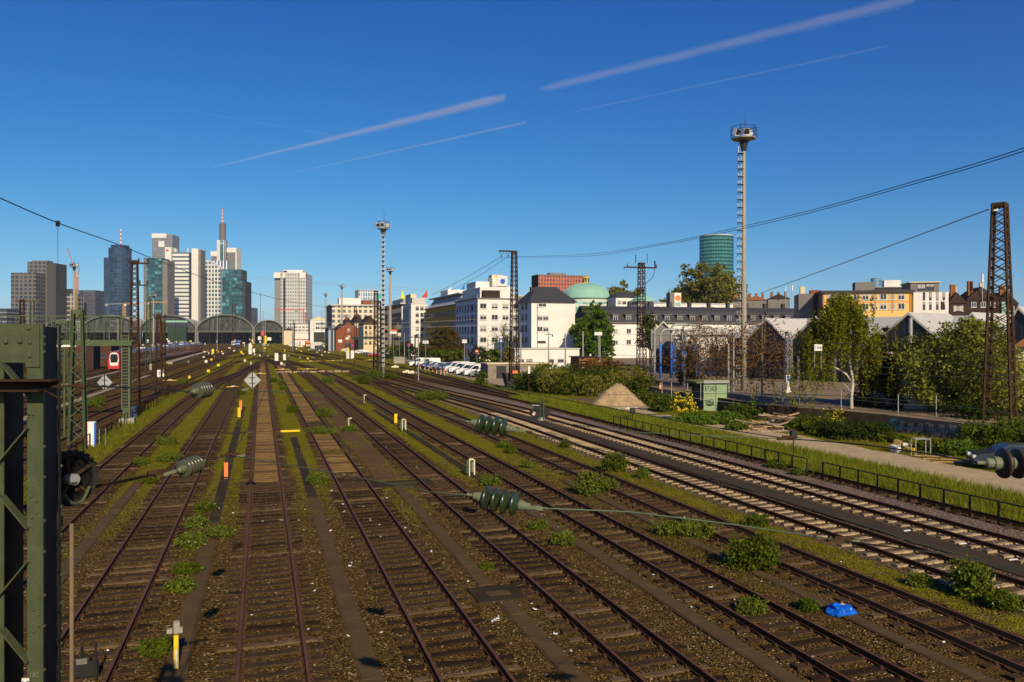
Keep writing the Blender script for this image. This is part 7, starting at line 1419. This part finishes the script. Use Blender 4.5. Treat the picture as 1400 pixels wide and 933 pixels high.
# goose-neck pipes with blue feet
for k, (px, D, yt, yb) in enumerate(((903, 121, 451, 470), (918, 122, 444, 470), (923, 132, 452, 470), (933, 124, 445, 472), (937.5, 112, 451, 480), (949, 120, 448, 474), (952, 130, 455, 472))):
    p = at(px, D, YZ); Ht = Z(yt, D) - YZ; zb = Z(yb, D) - YZ; t = thing('gooseneck_pipe', 'grey goose-neck post with a blue lower half in front of the wash hall', 'post', p, R(10), 'goose-neck posts at the wash hall')
    b = MB(); b.tube(smooth_pts([(0, 0, zb), (0, 0, Ht - 1.0), (.12, 0, Ht - .3), (.6, 0, Ht), (2.8, 0, Ht)], .35), .17, 8); b.build('pipe', m_galv, t, smooth=True); b = MB(); b.tube([(0, 0, 0), (0, 0, zb)], .2, 8); b.build('foot', m_blue, t, smooth=True)
# garages and dark container by the tall lattice mast
t = thing('garage_row', 'row of flat-roofed weathered garages at the end of the car park', 'garage', G(667, 518), TA); b = MB(); b.box(0, 11.5, 0, 5, 0, 2.6); b.build('wall', mat('weathered_wood', (.30, .25, .20), .9, var=.5, scale=1.2), t)
b = MB(); b.box(-.2, 11.8, -.2, 5.2, 2.6, 2.8); b.build('roof', m_cream, t)
for k, x in enumerate((-.04,)): 
    for j, y in enumerate((.3, 1.9, 3.4)): b = MB(); b.box(-.05, 0, y, y + 1.2, 0, 2.2); b.build('door', (m_dark, m_greyd, m_dark)[j], t)
for x in (1.6, 4.2): b = MB(); b.box(x, x + 1.9, -.05, 0, 0, 2.3); b.build('door', m_dark, t)
t = thing('rubble_skip', 'dark steel container with an orange rim beside the tall lattice mast', 'skip', G(698, 531), TA); b = MB(); b.extr([(-.5, -1, 0), (.9, -1, 0), (1.3, -1, 2.2), (-1.1, -1, 2.2)], (0, 2, 0)); b.build('body', m_dark, t); b = MB(); b.box(-1.15, 1.35, -1.05, 1.05, 2.2, 2.28); b.build('rim', m_railr, t)
for k in range(7): p = G(575 + k * 5.5, 505 + k * 1.6); o = MB(); o.mi(0).tube([(0, 0, 0), (0, 0, .5)], .07, 6); o.mi(1).tube([(0, 0, .5), (0, 0, .85)], .07, 6); q = o.build('edge_post', [m_wallw, m_red], None, p); tag(q, 'short red and white edge post along the car park', 'post', 'edge posts of the car park')
for k in range(3): p = G(603 + k * 4, 510 + k * .8); o = MB(); o.mi(0).tube([(0, 0, 0), (0, 0, .6)], .09, 6); o.mi(1).tube([(0, 0, .6), (0, 0, 1.1)], .09, 6); q = o.build('barrier_post', [m_wallw, m_red], None, p); tag(q, 'taller red and white post by the sandy car park edge', 'post', 'barrier posts of the car park')
# ================================================================ VEHICLES
m_tyre = mat('tyre', (.02, .02, .02), .8); m_rim = mat('rim', (.35, .35, .36), .4, metal=.6); m_lamp = mat('lamp_glass', (.7, .7, .68), .15); m_tail = mat('tail_lamp', (.45, .02, .02), .3); m_cg = mat('car_glass', (.02, .025, .03), .06, spec=.9)
def vehicle(name, label, loc, rz, col, kind='car', group=None):
    m = mat('paint_' + name, col, .25, var=.04, spec=.6) if not isinstance(col, bpy.types.Material) else col
    t = thing(name, label, 'van' if kind == 'van' else 'car', loc, rz, group)
    if kind == 'car': L_, w_ = 4.4, 1.78; prof = [(-2.2, .35), (-2.18, .72), (-1.95, .98), (-1.6, 1.02), (-1.0, 1.42), (.35, 1.46), (1.15, 1.0), (1.95, .86), (2.18, .62), (2.2, .32)]; belt = 1.0; gl_ = [(-1.52, 1.0), (-.98, 1.36), (.32, 1.40), (1.02, 1.0)]
    else: L_, w_ = 4.6, 1.84; prof = [(-2.3, .35), (-2.3, 1.7), (-2.15, 1.86), (.3, 1.88), (.75, 1.78), (1.45, 1.15), (2.1, .98), (2.28, .72), (2.3, .32)]; belt = 1.12; gl_ = [(.0, 1.15), (.02, 1.68), (.68, 1.68), (1.3, 1.15)]
    def hw(z): return w_ / 2 * (1 if z < belt else 1 - .17 * (z - belt) / .5 if kind == 'car' else 1 - .05 * (z - belt))
    b = MB(); n = len(prof); Lp = [(x, -hw(z), z) for x, z in prof]; Rp = [(x, hw(z), z) for x, z in prof]
    for i in range(n - 1): b.face([Lp[i], Lp[i + 1], Rp[i + 1], Rp[i]])
    b.face([Lp[0], Rp[0], Rp[-1], Lp[-1]])
    lo = [i for i in range(n) if prof[i][1] <= belt + .03]; up = [i for i in range(n) if prof[i][1] > belt - .03]
    for S in (Lp, Rp): b.face(S) 
    b.build('body', m, t)
    for s in (-1, 1): b = MB(); b.face([(x, s * (hw(z) + .012), z) for x, z in gl_]); b.build('side_window', m_cg, t, fix=False)
    i0 = [i for i in range(n - 1) if prof[i][1] > prof[i + 1][1] and prof[i][0] > -.2][0 if kind == 'car' else 1]
    (xa, za), (xb, zb) = prof[i0], prof[i0 + 1]; f1, f2 = .08, .92
    q0 = (xa + (xb - xa) * f1, za + (zb - za) * f1); q1 = (xa + (xb - xa) * f2, za + (zb - za) * f2); e = .015
    b = MB(); b.face([(q0[0] + e, -hw(q0[1]) * .9, q0[1] + e), (q0[0] + e, hw(q0[1]) * .9, q0[1] + e), (q1[0] + e, hw(q1[1]) * .92, q1[1] + e), (q1[0] + e, -hw(q1[1]) * .92, q1[1] + e)]); b.build('windscreen', m_cg, t, fix=False)
    if kind == 'car': b = MB(); b.face([(-1.06, -.6, 1.40), (-1.06, .6, 1.40), (-1.55, .68, 1.07), (-1.55, -.68, 1.07)]); b.build('rear_window', m_cg, t, fix=False)
    for x in (-1.35, 1.38):
        for s in (-1, 1):
            T = Matrix.Translation((x, s * (w_ / 2 - .09), .32)) @ Matrix.Rotation(PI / 2, 4, 'X'); b = MB(); b.lathe([(.2, -.11), (.3, -.11), (.325, -.07), (.325, .07), (.3, .11), (.2, .11)], 20, T); wh = b.build('wheel', m_tyre, t, smooth=True)
            b = MB(); b.lathe([(0, -.1), (.2, -.1), (.21, .1), (0, .1)], 12, T); b.build('rim', m_rim, wh)
    for s in (-1, 1): b = MB(); b.cbox((2.12 if kind == 'car' else 2.2, s * .62, .72 if kind == 'car' else .86), .16, .32, .16); b.build('headlight', m_lamp, t); b = MB(); b.cbox((-2.16 if kind == 'car' else -2.28, s * .68, .8), .1, .22, .16); b.build('tail_light', m_tail, t); b = MB(); b.cbox((.9 if kind == 'car' else 1.1, s * (w_ / 2 + .09), 1.02), .1, .18, .13); b.build('mirror', m, t)
    b = MB(); b.cbox((2.17 if kind == 'car' else 2.27, 0, .48), .09, 1.5, .12); b.build('bumper', m_dark, t); return t
WH = mat('van_white', (.72, .71, .68), .3, var=.05, spec=.5); DK = mat('car_dark', (.025, .03, .045), .2, spec=.7); SV = mat('car_silver', (.30, .32, .36), .25, metal=.5); BL = mat('car_blue', (.02, .05, .18), .2, spec=.7); RD = mat('car_red', (.4, .02, .03), .25, spec=.7)
fd_ = R(197)
cars = ((574, 501.5, WH, 'van', 'white van at the far end of the car park row'), (586, 502, WH, 'van', 'white van right of the first one, mostly hidden'), (587, 504, DK, 'car', 'dark blue car before the second white van'), (594, 504.5, BL, 'car', 'blue car beside the silver-grey car'), (601, 506, SV, 'car', 'silver-grey car showing its side in the car park'), (612, 506, BL, 'car', 'dark car right of the silver-grey one'), (618, 508, DK, 'car', 'black car with a chrome grille beside white vans'), (624, 509, WH, 'van', 'white delivery van left in the group of three'), (631, 510.5, WH, 'van', 'white delivery van in the middle of the group'), (641, 513, WH, 'van', 'foremost white delivery van showing its long side'), (653, 514.5, WH, 'van', 'white van with a dark grille near the garages'), (661, 516, SV, 'car', 'blue and silver car parked next to the garages'))
for px, py, m, kd, lab in cars: vv = vehicle('parked_van' if kd == 'van' else 'parked_car', lab, G(px, py), fd_ + R(random.uniform(-3, 3)), m, kd, 'vehicles parked in the row before the garages'); vv.scale = (1.22, 1.22, 1.22)
for k, (px, py, m) in enumerate(((491, 484, WH), (496, 484.5, WH), (499, 485, SV), (502.5, 486, DK), (507, 487, DK), (511, 488, RD), (529, 489, DK), (534, 490, BL), (538, 489, DK), (489, 483, WH), (494, 483, SV))):
    vehicle('parked_car', ('white car at the left of the far lot', 'white car second in the far lot', 'silver car in the far lot', 'black car in the far lot', 'black car left of the red one', 'red car left of the ladder mast', 'dark car right of the ladder mast', 'blue car at the far floodlight mast foot', 'dark car beyond the blue one', 'white car hidden behind the cabinets', 'silver car behind the cabinets')[k], G(px, py), fd_, m, 'car', 'cars in the far lot below the brick warehouse')
vehicle('parked_car', 'dark blue-silver car on the gravel road at the right edge', G(1384, 641), R(163), mat('near_car', (.045, .065, .10), .18, metal=.4, spec=.8), 'car')
t_ = vehicle('parked_car', 'dark car with red tail lights behind the fence right of the birch', G(1207, 557, YZ), R(100), DK, 'car')
# red double-deck train on the left
m_tr_r = mat('train_red', (.50, .02, .02), .35, var=.1, spec=.6); m_tr_d = mat('train_side', (.17, .020, .018), .35, var=.3, scale=.3, spec=.6); m_tr_g = mat('train_roof', (.15, .17, .24), .6, var=.35, scale=.3); m_tr_w = mat('train_white', (.72, .70, .66), .4)
def coach(parent_label, v, u, L_, first, idx):
    t = thing('train_coach', parent_label, 'train', W(v, u), TA, 'coaches of the red train'); w_ = 1.42; H_ = 4.45
    b = MB(); b.box(-w_, w_, 0 if not first else 2.2, L_ - .5, .5, 3.6); b.build('body', m_tr_d, t)
    b = MB(); b.extr([(-w_, 0 if not first else 2.0, 3.6), (-w_ * .75, 0 if not first else 2.0, 4.25), (-w_ * .3, 0 if not first else 2.0, H_), (w_ * .3, 0 if not first else 2.0, H_), (w_ * .75, 0 if not first else 2.0, 4.25), (w_, 0 if not first else 2.0, 3.6)], (0, L_ - .5 - (2.0 if first else 0), 0)); b.build('roof', m_tr_g, t)
    for y in (L_ * .22, L_ * .72): b = MB(); b.box(-w_ - .02, w_ + .02, y, y + 1.9, .9, 3.9); b.build('door', m_tr_r, t)
    for z in (1.2, 2.7): b = MB(); b.box(-w_ - .012, w_ + .012, 4 if first else 1, L_ - 1.5, z, z + .75); b.build('window_band', m_cg, t)
    for y in (3, L_ - 4): b = MB(); b.box(-w_ * .8, w_ * .8, y - 1.2, y + 1.2, 0.1, .9); b.build('bogie', m_dark, t)
    for y in (L_ * .4, L_ * .6): b = MB(); b.box(-.7, .7, y, y + 2.2, H_, H_ + .25); b.build('roof_unit', m_tr_w if idx % 2 else m_tr_g, t)
    if first:
        ring = [(-1.42, .5), (-1.42, 2.6), (-1.15, 3.9), (-.5, 4.4), (.5, 4.4), (1.15, 3.9), (1.42, 2.6), (1.42, .5)]
        b = MB(); secs = [(2.2, 1.0, 0), (1.2, .985, 0), (.5, .93, .05), (.0, .84, .35)]
        for (ya, sa, da), (yb, sb, db) in zip(secs, secs[1:]):
            for i in range(7): b.face([(ring[i][0] * sa, ya, ring[i][1] * (1 if sa == 1 else 1 - .02 * (1 - sa) * 10)), (ring[i + 1][0] * sa, ya, ring[i + 1][1] * (1 - .2 * (1 - sa))), (ring[i + 1][0] * sb, yb, ring[i + 1][1] * (1 - .2 * (1 - sb))), (ring[i][0] * sb, yb, ring[i][1])])
        b.face([(x * .84, 0, z * (1 - .2 * .16)) for x, z in ring]); nose = b.build('nose', m_tr_r, t)
        b = MB(); b.extr([(-.75, -.03, 1.2), (-.95, -.03, 2.4), (-.8, -.03, 3.7), (-.45, -.03, 4.1), (.45, -.03, 4.1), (.8, -.03, 3.7), (.95, -.03, 2.4), (.75, -.03, 1.2)], (0, .025, 0)); b.build('mask', m_tr_w, nose)
        b = MB(); b.extr([(-.66, -.06, 1.9), (-.80, -.06, 3.0), (-.6, -.06, 3.75), (.6, -.06, 3.75), (.80, -.06, 3.0), (.66, -.06, 1.9)], (0, .028, 0)); b.build('windscreen', m_cg, nose)
        for s in (-1, 1): b = MB(); b.cbox((s * .72, -.05, 1.5), .25, .06, .14); b.build('headlight', m_lamp, nose)
    return t
ords = ('leading coach with rounded red and white driving cab', 'second coach of the red train', 'third coach of the red train', 'fourth coach of the red train', 'fifth coach of the red train', 'sixth coach of the red train', 'seventh coach of the red train', 'eighth coach of the red train', 'last visible coach of the red train')
u_ = 195
for k in range(9): coach(ords[k], -31.0 + .006 * (u_ - 195), u_, 26.8, k == 0, k); u_ += 26.9
u_ = 360
for k in range(5): t = coach(('first', 'second', 'third', 'fourth', 'fifth')[k] + ' coach of the farther red train nearer the platform halls', -40.0, u_, 26.8, False, k); t['group'] = 'coaches of the farther red train'; u_ += 26.9
for k in range(4): t = coach(('first', 'second', 'third', 'fourth')[k] + ' coach of the dark red train beyond the gantry', -62.0, 150 + k * 27, 26.8, k == 0, k); t['group'] = 'coaches of the train beyond the gantry'
# platform edge strip beside the train
b = MB(); b.box(-1.1, 1.1, 0, 190, 0, .55); struct(b.build('platform', mat('platform_edge', (.36, .30, .22), .9, var=.2, scale=.3), None, W(-24.5, 240), TA))
b = MB(); b.box(-.5, .5, 0, 160, 0, .25); struct(b.build('walkway', m_conc, None, W(-29.0, 60), TA)); b = MB(); b.box(-.5, .5, 0, 120, 0, .2); struct(b.build('walkway', m_conc, None, W(-20.6, 48), TA))
def loco(label, px, py, m, mt, h_=4.2):
    t = thing('locomotive', label, 'locomotive', G(px, py), TA); b = MB(); b.extr([(-1.45, 0, .9), (-1.45, 0, 3.2), (-1.1, 0, h_), (1.1, 0, h_), (1.45, 0, 3.2), (1.45, 0, .9)], (0, 12, 0)); b.build('body', m, t)
    b = MB(); b.box(-1.2, -.1, -.04, 0, 2.3, 3.3); b.box(.1, 1.2, -.04, 0, 2.3, 3.3); b.build('windscreen', m_cg, t); b = MB(); b.box(-1.3, 1.3, .3, 11.7, .2, .9); b.build('bogie', m_dark, t); b = MB(); b.box(-1.45, 1.45, -.05, -.005, 1.7, 2.1); b.build('stripe', mt, t)
    for s in (-1, 1): b = MB(); b.cbox((s * 1.0, -.05, 1.35), .3, .08, .2); b.build('headlight', m_lamp, t); b = MB(); b.lathe([(.22, -.3), (.22, -.25), (.1, -.25), (.1, 0)], 10, Matrix.Translation((s * .9, -.1, 1.0)) @ Matrix.Rotation(-PI / 2, 4, 'X')); b.build('buffer', m_dark, t)
    return t
loco('orange-red locomotive before the low white office', 421.5, 476, m_orange, m_wallw, 4.6); loco('blue and white rail vehicle in front of the right great hall', 325, 473.5, m_blue, m_wallw); loco('white rail vehicle left of the blue one', 319, 473.5, m_wallw, m_blue, 4.0)
t = thing('construction_van', 'white tent or covered truck right of the orange locomotive', 'truck', G(436, 477), TA); b = MB(); b.extr([(-5, 0, 0), (-5, 0, 2.8), (-2, 0, 4.2), (3, 0, 4), (5.5, 0, 2), (5.5, 0, 0)], (0, 6, 0)); b.build('cover', m_bagw, t)
for k, (px, py, m, s) in enumerate(((452, 479, m_bagw, 1.5), (457, 479.5, m_blue, 1.2), (462, 480, m_bagw, 1.3), (470, 480.5, m_cream, 1.2), (474, 481, m_bagw, 1.4), (405, 474, m_bagw, 2.0), (398, 473.5, m_bagw, 2.2), (411, 475, m_cream, 1.8))): lump('material_sack', 'pale sack in the storage row at the foot of the brick warehouse' if k not in (1,) else 'blue sack in the storage row near the brick warehouse', G(px, py), (s, s, s * .9), m, 50 + k, 'sack', 'stored sacks by the far tracks')
# brick low buildings behind gantry at left
b = Bld('brick_shed', 'long dark brick shed behind the left trains', 40, 152, 200, 468, 14, mat('sooty_brick', (.10, .045, .03), .9, var=.4)); b.cornice(m_dark, .3, .3); b.win('f', rng_(2, b.wv - 2, 6), [2.2], 1.6, 1.2, 'd')
b = Bld('brick_shed', 'low dark shed right of the long brick shed', 118, 128, 185, 474, 8, m_slate2); b.cornice(m_dark)
r = random.Random(77)
for k in range(46):
    v = r.uniform(-24, 26); u = r.uniform(190, 430); h_ = r.uniform(.5, 2.2); b = MB(); w_ = r.uniform(.25, .7); b.mi(0).box(-w_ / 2, w_ / 2, -.15, .15, h_ - r.uniform(.3, .7), h_); b.mi(1).tube([(0, 0, 0), (0, 0, h_ - .2)], .06, 5)
    o = b.build('point_signal', [r.choice((m_wallw, m_yel, m_cream, m_greyd)), m_rsteel], None, W(v, u), TA); tag(o, 'small low signal or lamp beside the points in the far yard', 'signal', 'low signals among the far points')
for k in range(44):                   # pale lamps, boxes and boards of the throat
    v = r.uniform(-95, 12); u = r.uniform(430, 800); h_ = r.uniform(1.2, 6); b = MB(); mm = r.choice((m_wallw, m_wallw, m_yel, m_cream, m_galv)); w_ = r.uniform(.5, 1.5); b.mi(0).box(-w_ / 2, w_ / 2, -.2, .2, h_ - r.uniform(.5, 1.6), h_); b.mi(1).tube([(0, 0, 0), (0, 0, h_ - .4)], .12, 5); o = b.build('throat_signal', [mm, m_rsteel], None, W(v, u), TA); tag(o, 'small pale signal board or box in the far tangle before the station halls', 'signal', 'far small signals before the station')
for k in range(30):
    v = r.uniform(-150, 25); u = r.uniform(360, 780); h_ = r.uniform(9, 20); b = MB(); b.tube([(0, 0, 0), (0, 0, h_)], .2, 5); s = r.choice((-1, 1)); b.bar((0, 0, h_ - 1), (s * 3, 0, h_ - .6), .12); b.bar((0, 0, h_ - 3), (s * 3, 0, h_ - 2.6), .1); o = b.build('catenary_post', m_rsteel if k % 3 else m_galv, None, W(v, u), TA); tag(o, 'far catenary post before the station halls', 'post', 'far catenary posts before the station')
# ================================================================ CRANES, AERIALS
def crane(label, px, D, yb, ytop, jib, m, horizontal=False):
    p = at(px, D, Z(yb, D)); t = thing('tower_crane', label, 'crane', p, 0); H_ = Z(ytop, D) - Z(yb, D); s = D / F
    b = MB(); q = .6
    for x in (-1.1, 1.1):
        for y in (-1.1, 1.1): b.bar((x, y, -5), (x, y, H_), .35)
    z = 0
    while z < H_: b.bar((-1.1, -1.1, z), (1.1, -1.1, z + 3), .25); z += 3
    b.build('tower', m[0], t)
    b = MB()
    for off in ((-.6, 0), (.6, 0), (0, 1.2)): b.bar((0, off[0], H_ + off[1]), (jib[0] * s, off[0], H_ + jib[1] * s + off[1] * .3), .4)
    b.build('jib', m[1], t); b = MB(); b.bar((0, 0, H_ + .4), (-jib[2] * s, 0, H_ + jib[3] * s), .7); b.cbox((-jib[2] * s, 0, H_ + jib[3] * s - 1), 3, 2, 2.6); b.build('counter_jib', m_galv if m[1] != m_orange else m[1], t); b = MB(); b.cbox((1.6, -1, H_ - 1.2), 1.8, 1.8, 2.2); b.build('cab', m_wallw, t)
m_cry = mat('crane_yellow', (.62, .34, .04), .6)
crane('yellow-orange luffing crane over the pale stone office', 81, 1300, 402, 385, (-5, 22, 2, 5), (m_cry, m_cry)); crane('red luffing crane behind the floodlight mast, jib up left', 104.5, 1250, 430, 376, (-12.5, 36, 2, 2), (m_cry, m_red)); crane('smaller red luffing crane, jib up right', 106, 1350, 402, 378, (3, 12, 2, 0), (m_red, m_red))
crane('yellow crane with level jib in front of the blue round tower', 170, 900, 436, 416, (24, 0, 24, 0), (m_cry, m_cry)); crane('yellow crane with level jib before the teal tower', 201, 950, 436, 414, (28, .5, 14, 0), (m_cry, m_cry)); crane('red crane with level jib before the pale square tower', 416, 900, 440, 424, (-40, 0, 11, 0), (m_red, m_red))
for px, y0, y1, D_, w_, lab in ((1074, 409, 390, 240, .25, 'thin roof aerial behind the terrace'), (1083, 409, 389, 240, .5, 'thicker white roof aerial right of the thin one'), (1343, 402, 374, 195, .5, 'white aerial on the dark mansard roof')):
    p = A(px, y0, D_); b = MB(); h_ = (y0 - y1) / F * D_; b.mi(0).tube([(0, 0, -2), (0, 0, h_)], .1, 6); b.mi(1).tube([(0, 0, h_ * .55), (0, 0, h_ * .95)], w_ * .6, 8); o = b.build('roof_aerial', [m_galv, m_wallw], None, p); tag(o, lab, 'aerial')
# ================================================================ LITTER
m_lit = mat('litter_white', (.75, .74, .70), .7, var=.15); lits = []
for k in range(3):
    b = MB(); r = random.Random(k); n = 7; pts = [(.05 * math.cos(2 * PI * i / n) * r.uniform(.5, 1.3), .035 * math.sin(2 * PI * i / n) * r.uniform(.5, 1.3)) for i in range(n)]; b.prism(pts, 0, .012); i0 = len(b.v)
    b.v = [(x, y, z + .35 * abs(x)) for x, y, z in b.v]; lits.append(meshof(b, 'litter_scrap', [m_lit]))
lp = [(203, 637), (188, 672), (109, 774), (147, 893), (359, 714), (417, 698), (408, 713), (415, 726), (385, 713), (286, 806), (344, 843), (421, 863), (427, 800), (430, 810), (478, 775), (481, 771), (489, 711), (470, 701), (469, 691), (453, 672), (478, 688), (497, 694), (506, 711), (519, 719), (554, 723), (571, 721), (590, 756), (529, 682), (526, 699), (506, 713), (637, 717), (651, 733), (741, 705), (763, 722), (774, 793), (727, 827), (731, 835), (757, 867), (760, 869), (781, 893), (640, 797), (611, 833), (673, 852), (677, 850), (681, 845), (680, 848), (521, 867), (476, 872), (478, 776), (560, 728), (636, 626), (893, 788), (945, 832), (882, 870), (972, 805), (1041, 797), (1070, 778), (980, 793), (640, 612), (556, 601), (528, 612), (577, 617), (605, 652), (570, 640), (345, 620), (333, 600), (372, 617), (371, 598), (371, 585), (347, 618), (375, 640), (318, 703), (278, 716), (1004, 822), (742, 600), (700, 560), (880, 620), (1110, 900), (1190, 900), (560, 905), (1240, 845), (1150, 770), (1290, 880), (520, 735), (452, 727), (470, 650)]
for k, (px, py) in enumerate(lp):
    o = bpy.data.objects.new('litter_scrap', lits[k % 3]); C.objects.link(o); p = G(px, py); p.z = .03; o.location = p; o.rotation_euler = (random.uniform(-.3, .3), random.uniform(-.3, .3), random.uniform(0, 6)); s = random.uniform(.5, 1.15) * (1 + p.y * .006); o.scale = (s,) * 3; tag(o, 'small scrap of white litter lying between the yard tracks', 'litter', 'scraps of litter in the yard')
for k, (px, py, a) in enumerate(((1240, 728, .4), (1316, 746, .3), (1112, 681, .5), (1385, 768, .2))):
    b = MB(); b.cbox((0, 0, 0), .34, .06, .03, a, .1); o = b.build('litter_strip', m_lit, None, G(px, py) + Vector((0, 0, .07))); tag(o, ('longest white strip of litter on the dark walkway', 'pale crumpled foil on the dark walkway', 'white strip left on the dark walkway', 'white scrap at the right end of the walkway')[k], 'litter')
# ================================================================ CONTRAILS (thin tubes of scattering air high above)
def vol(name, dens):
    m = bpy.data.materials.new(name); m.use_nodes = True; n = m.node_tree; n.nodes.clear(); o = n.nodes.new('ShaderNodeOutputMaterial'); v = n.nodes.new('ShaderNodeVolumePrincipled'); v.inputs['Color'].default_value = (1, .96, .98, 1); v.inputs['Density'].default_value = dens; n.links.new(v.outputs[0], o.inputs['Volume']); return m
def contrail(label, a, c, ra, rb, dens, alt=1600.0):
    def P3(px, py): D = (alt - H) * F / (HY - py); return A(px, py, D)
    p, q = P3(*a), P3(*c); t = thing('contrail', label, 'contrail', (0, 0, 0), 0, 'condensation trails in the sky'); r = random.Random(int(ra * 10 + rb)); K = 26
    for nm, k_, dd_ in (('veil', 1.9, .14), ('core', 1.1, .33)):
        b = MB(); pts = []; rs = []
        for i in range(K):
            f = i / (K - 1); pt = p.lerp(q, f); pt.z += r.uniform(-.15, .15) * rb; pts.append(pt); rs.append((ra + (rb - ra) * f) * k_ * min(1, .5 + f * 12, .75 + (1 - f) * 14) * r.uniform(.93, 1.07))
        b.tube(pts, rs, 12); b.build(nm, vol('contrail_' + nm + str(len(bpy.data.materials)), dens * dd_), t)
contrail('broad white condensation trail, left half', (290, 229.5), (690, 133), 4, 21, .016); contrail('broad condensation trail, right half fading to the top right', (738, 123), (1250, -2), 15, 18, .010)
contrail('thin condensation trail below the broad one, left half', (402, 236), (718, 168), 3, 8, .018); contrail('thin faint condensation trail, right half', (775, 155), (1215, 63), 4, 5, .012); contrail('very faint thin trail sloping down to the right behind the broad one', (235, 148), (460, 186), 3, 5, .009)

# ================================================================ HAZE
hm = bpy.data.materials.new('haze'); hm.use_nodes = True; hn = hm.node_tree; hn.nodes.clear(); ho = hn.nodes.new('ShaderNodeOutputMaterial'); hv = hn.nodes.new('ShaderNodeVolumePrincipled')
hv.inputs['Color'].default_value = (.62, .80, 1, 1); hv.inputs['Density'].default_value = 0.00006; hn.links.new(hv.outputs[0], ho.inputs['Volume'])
hb = MB(); hb.box(-22500, 22500, -22000, 22500, -1.1, 345); ho_ = hb.build('haze', hm); ho_['label'] = 'thin blue air between the yard and the far skyline'; ho_['kind'] = 'stuff'
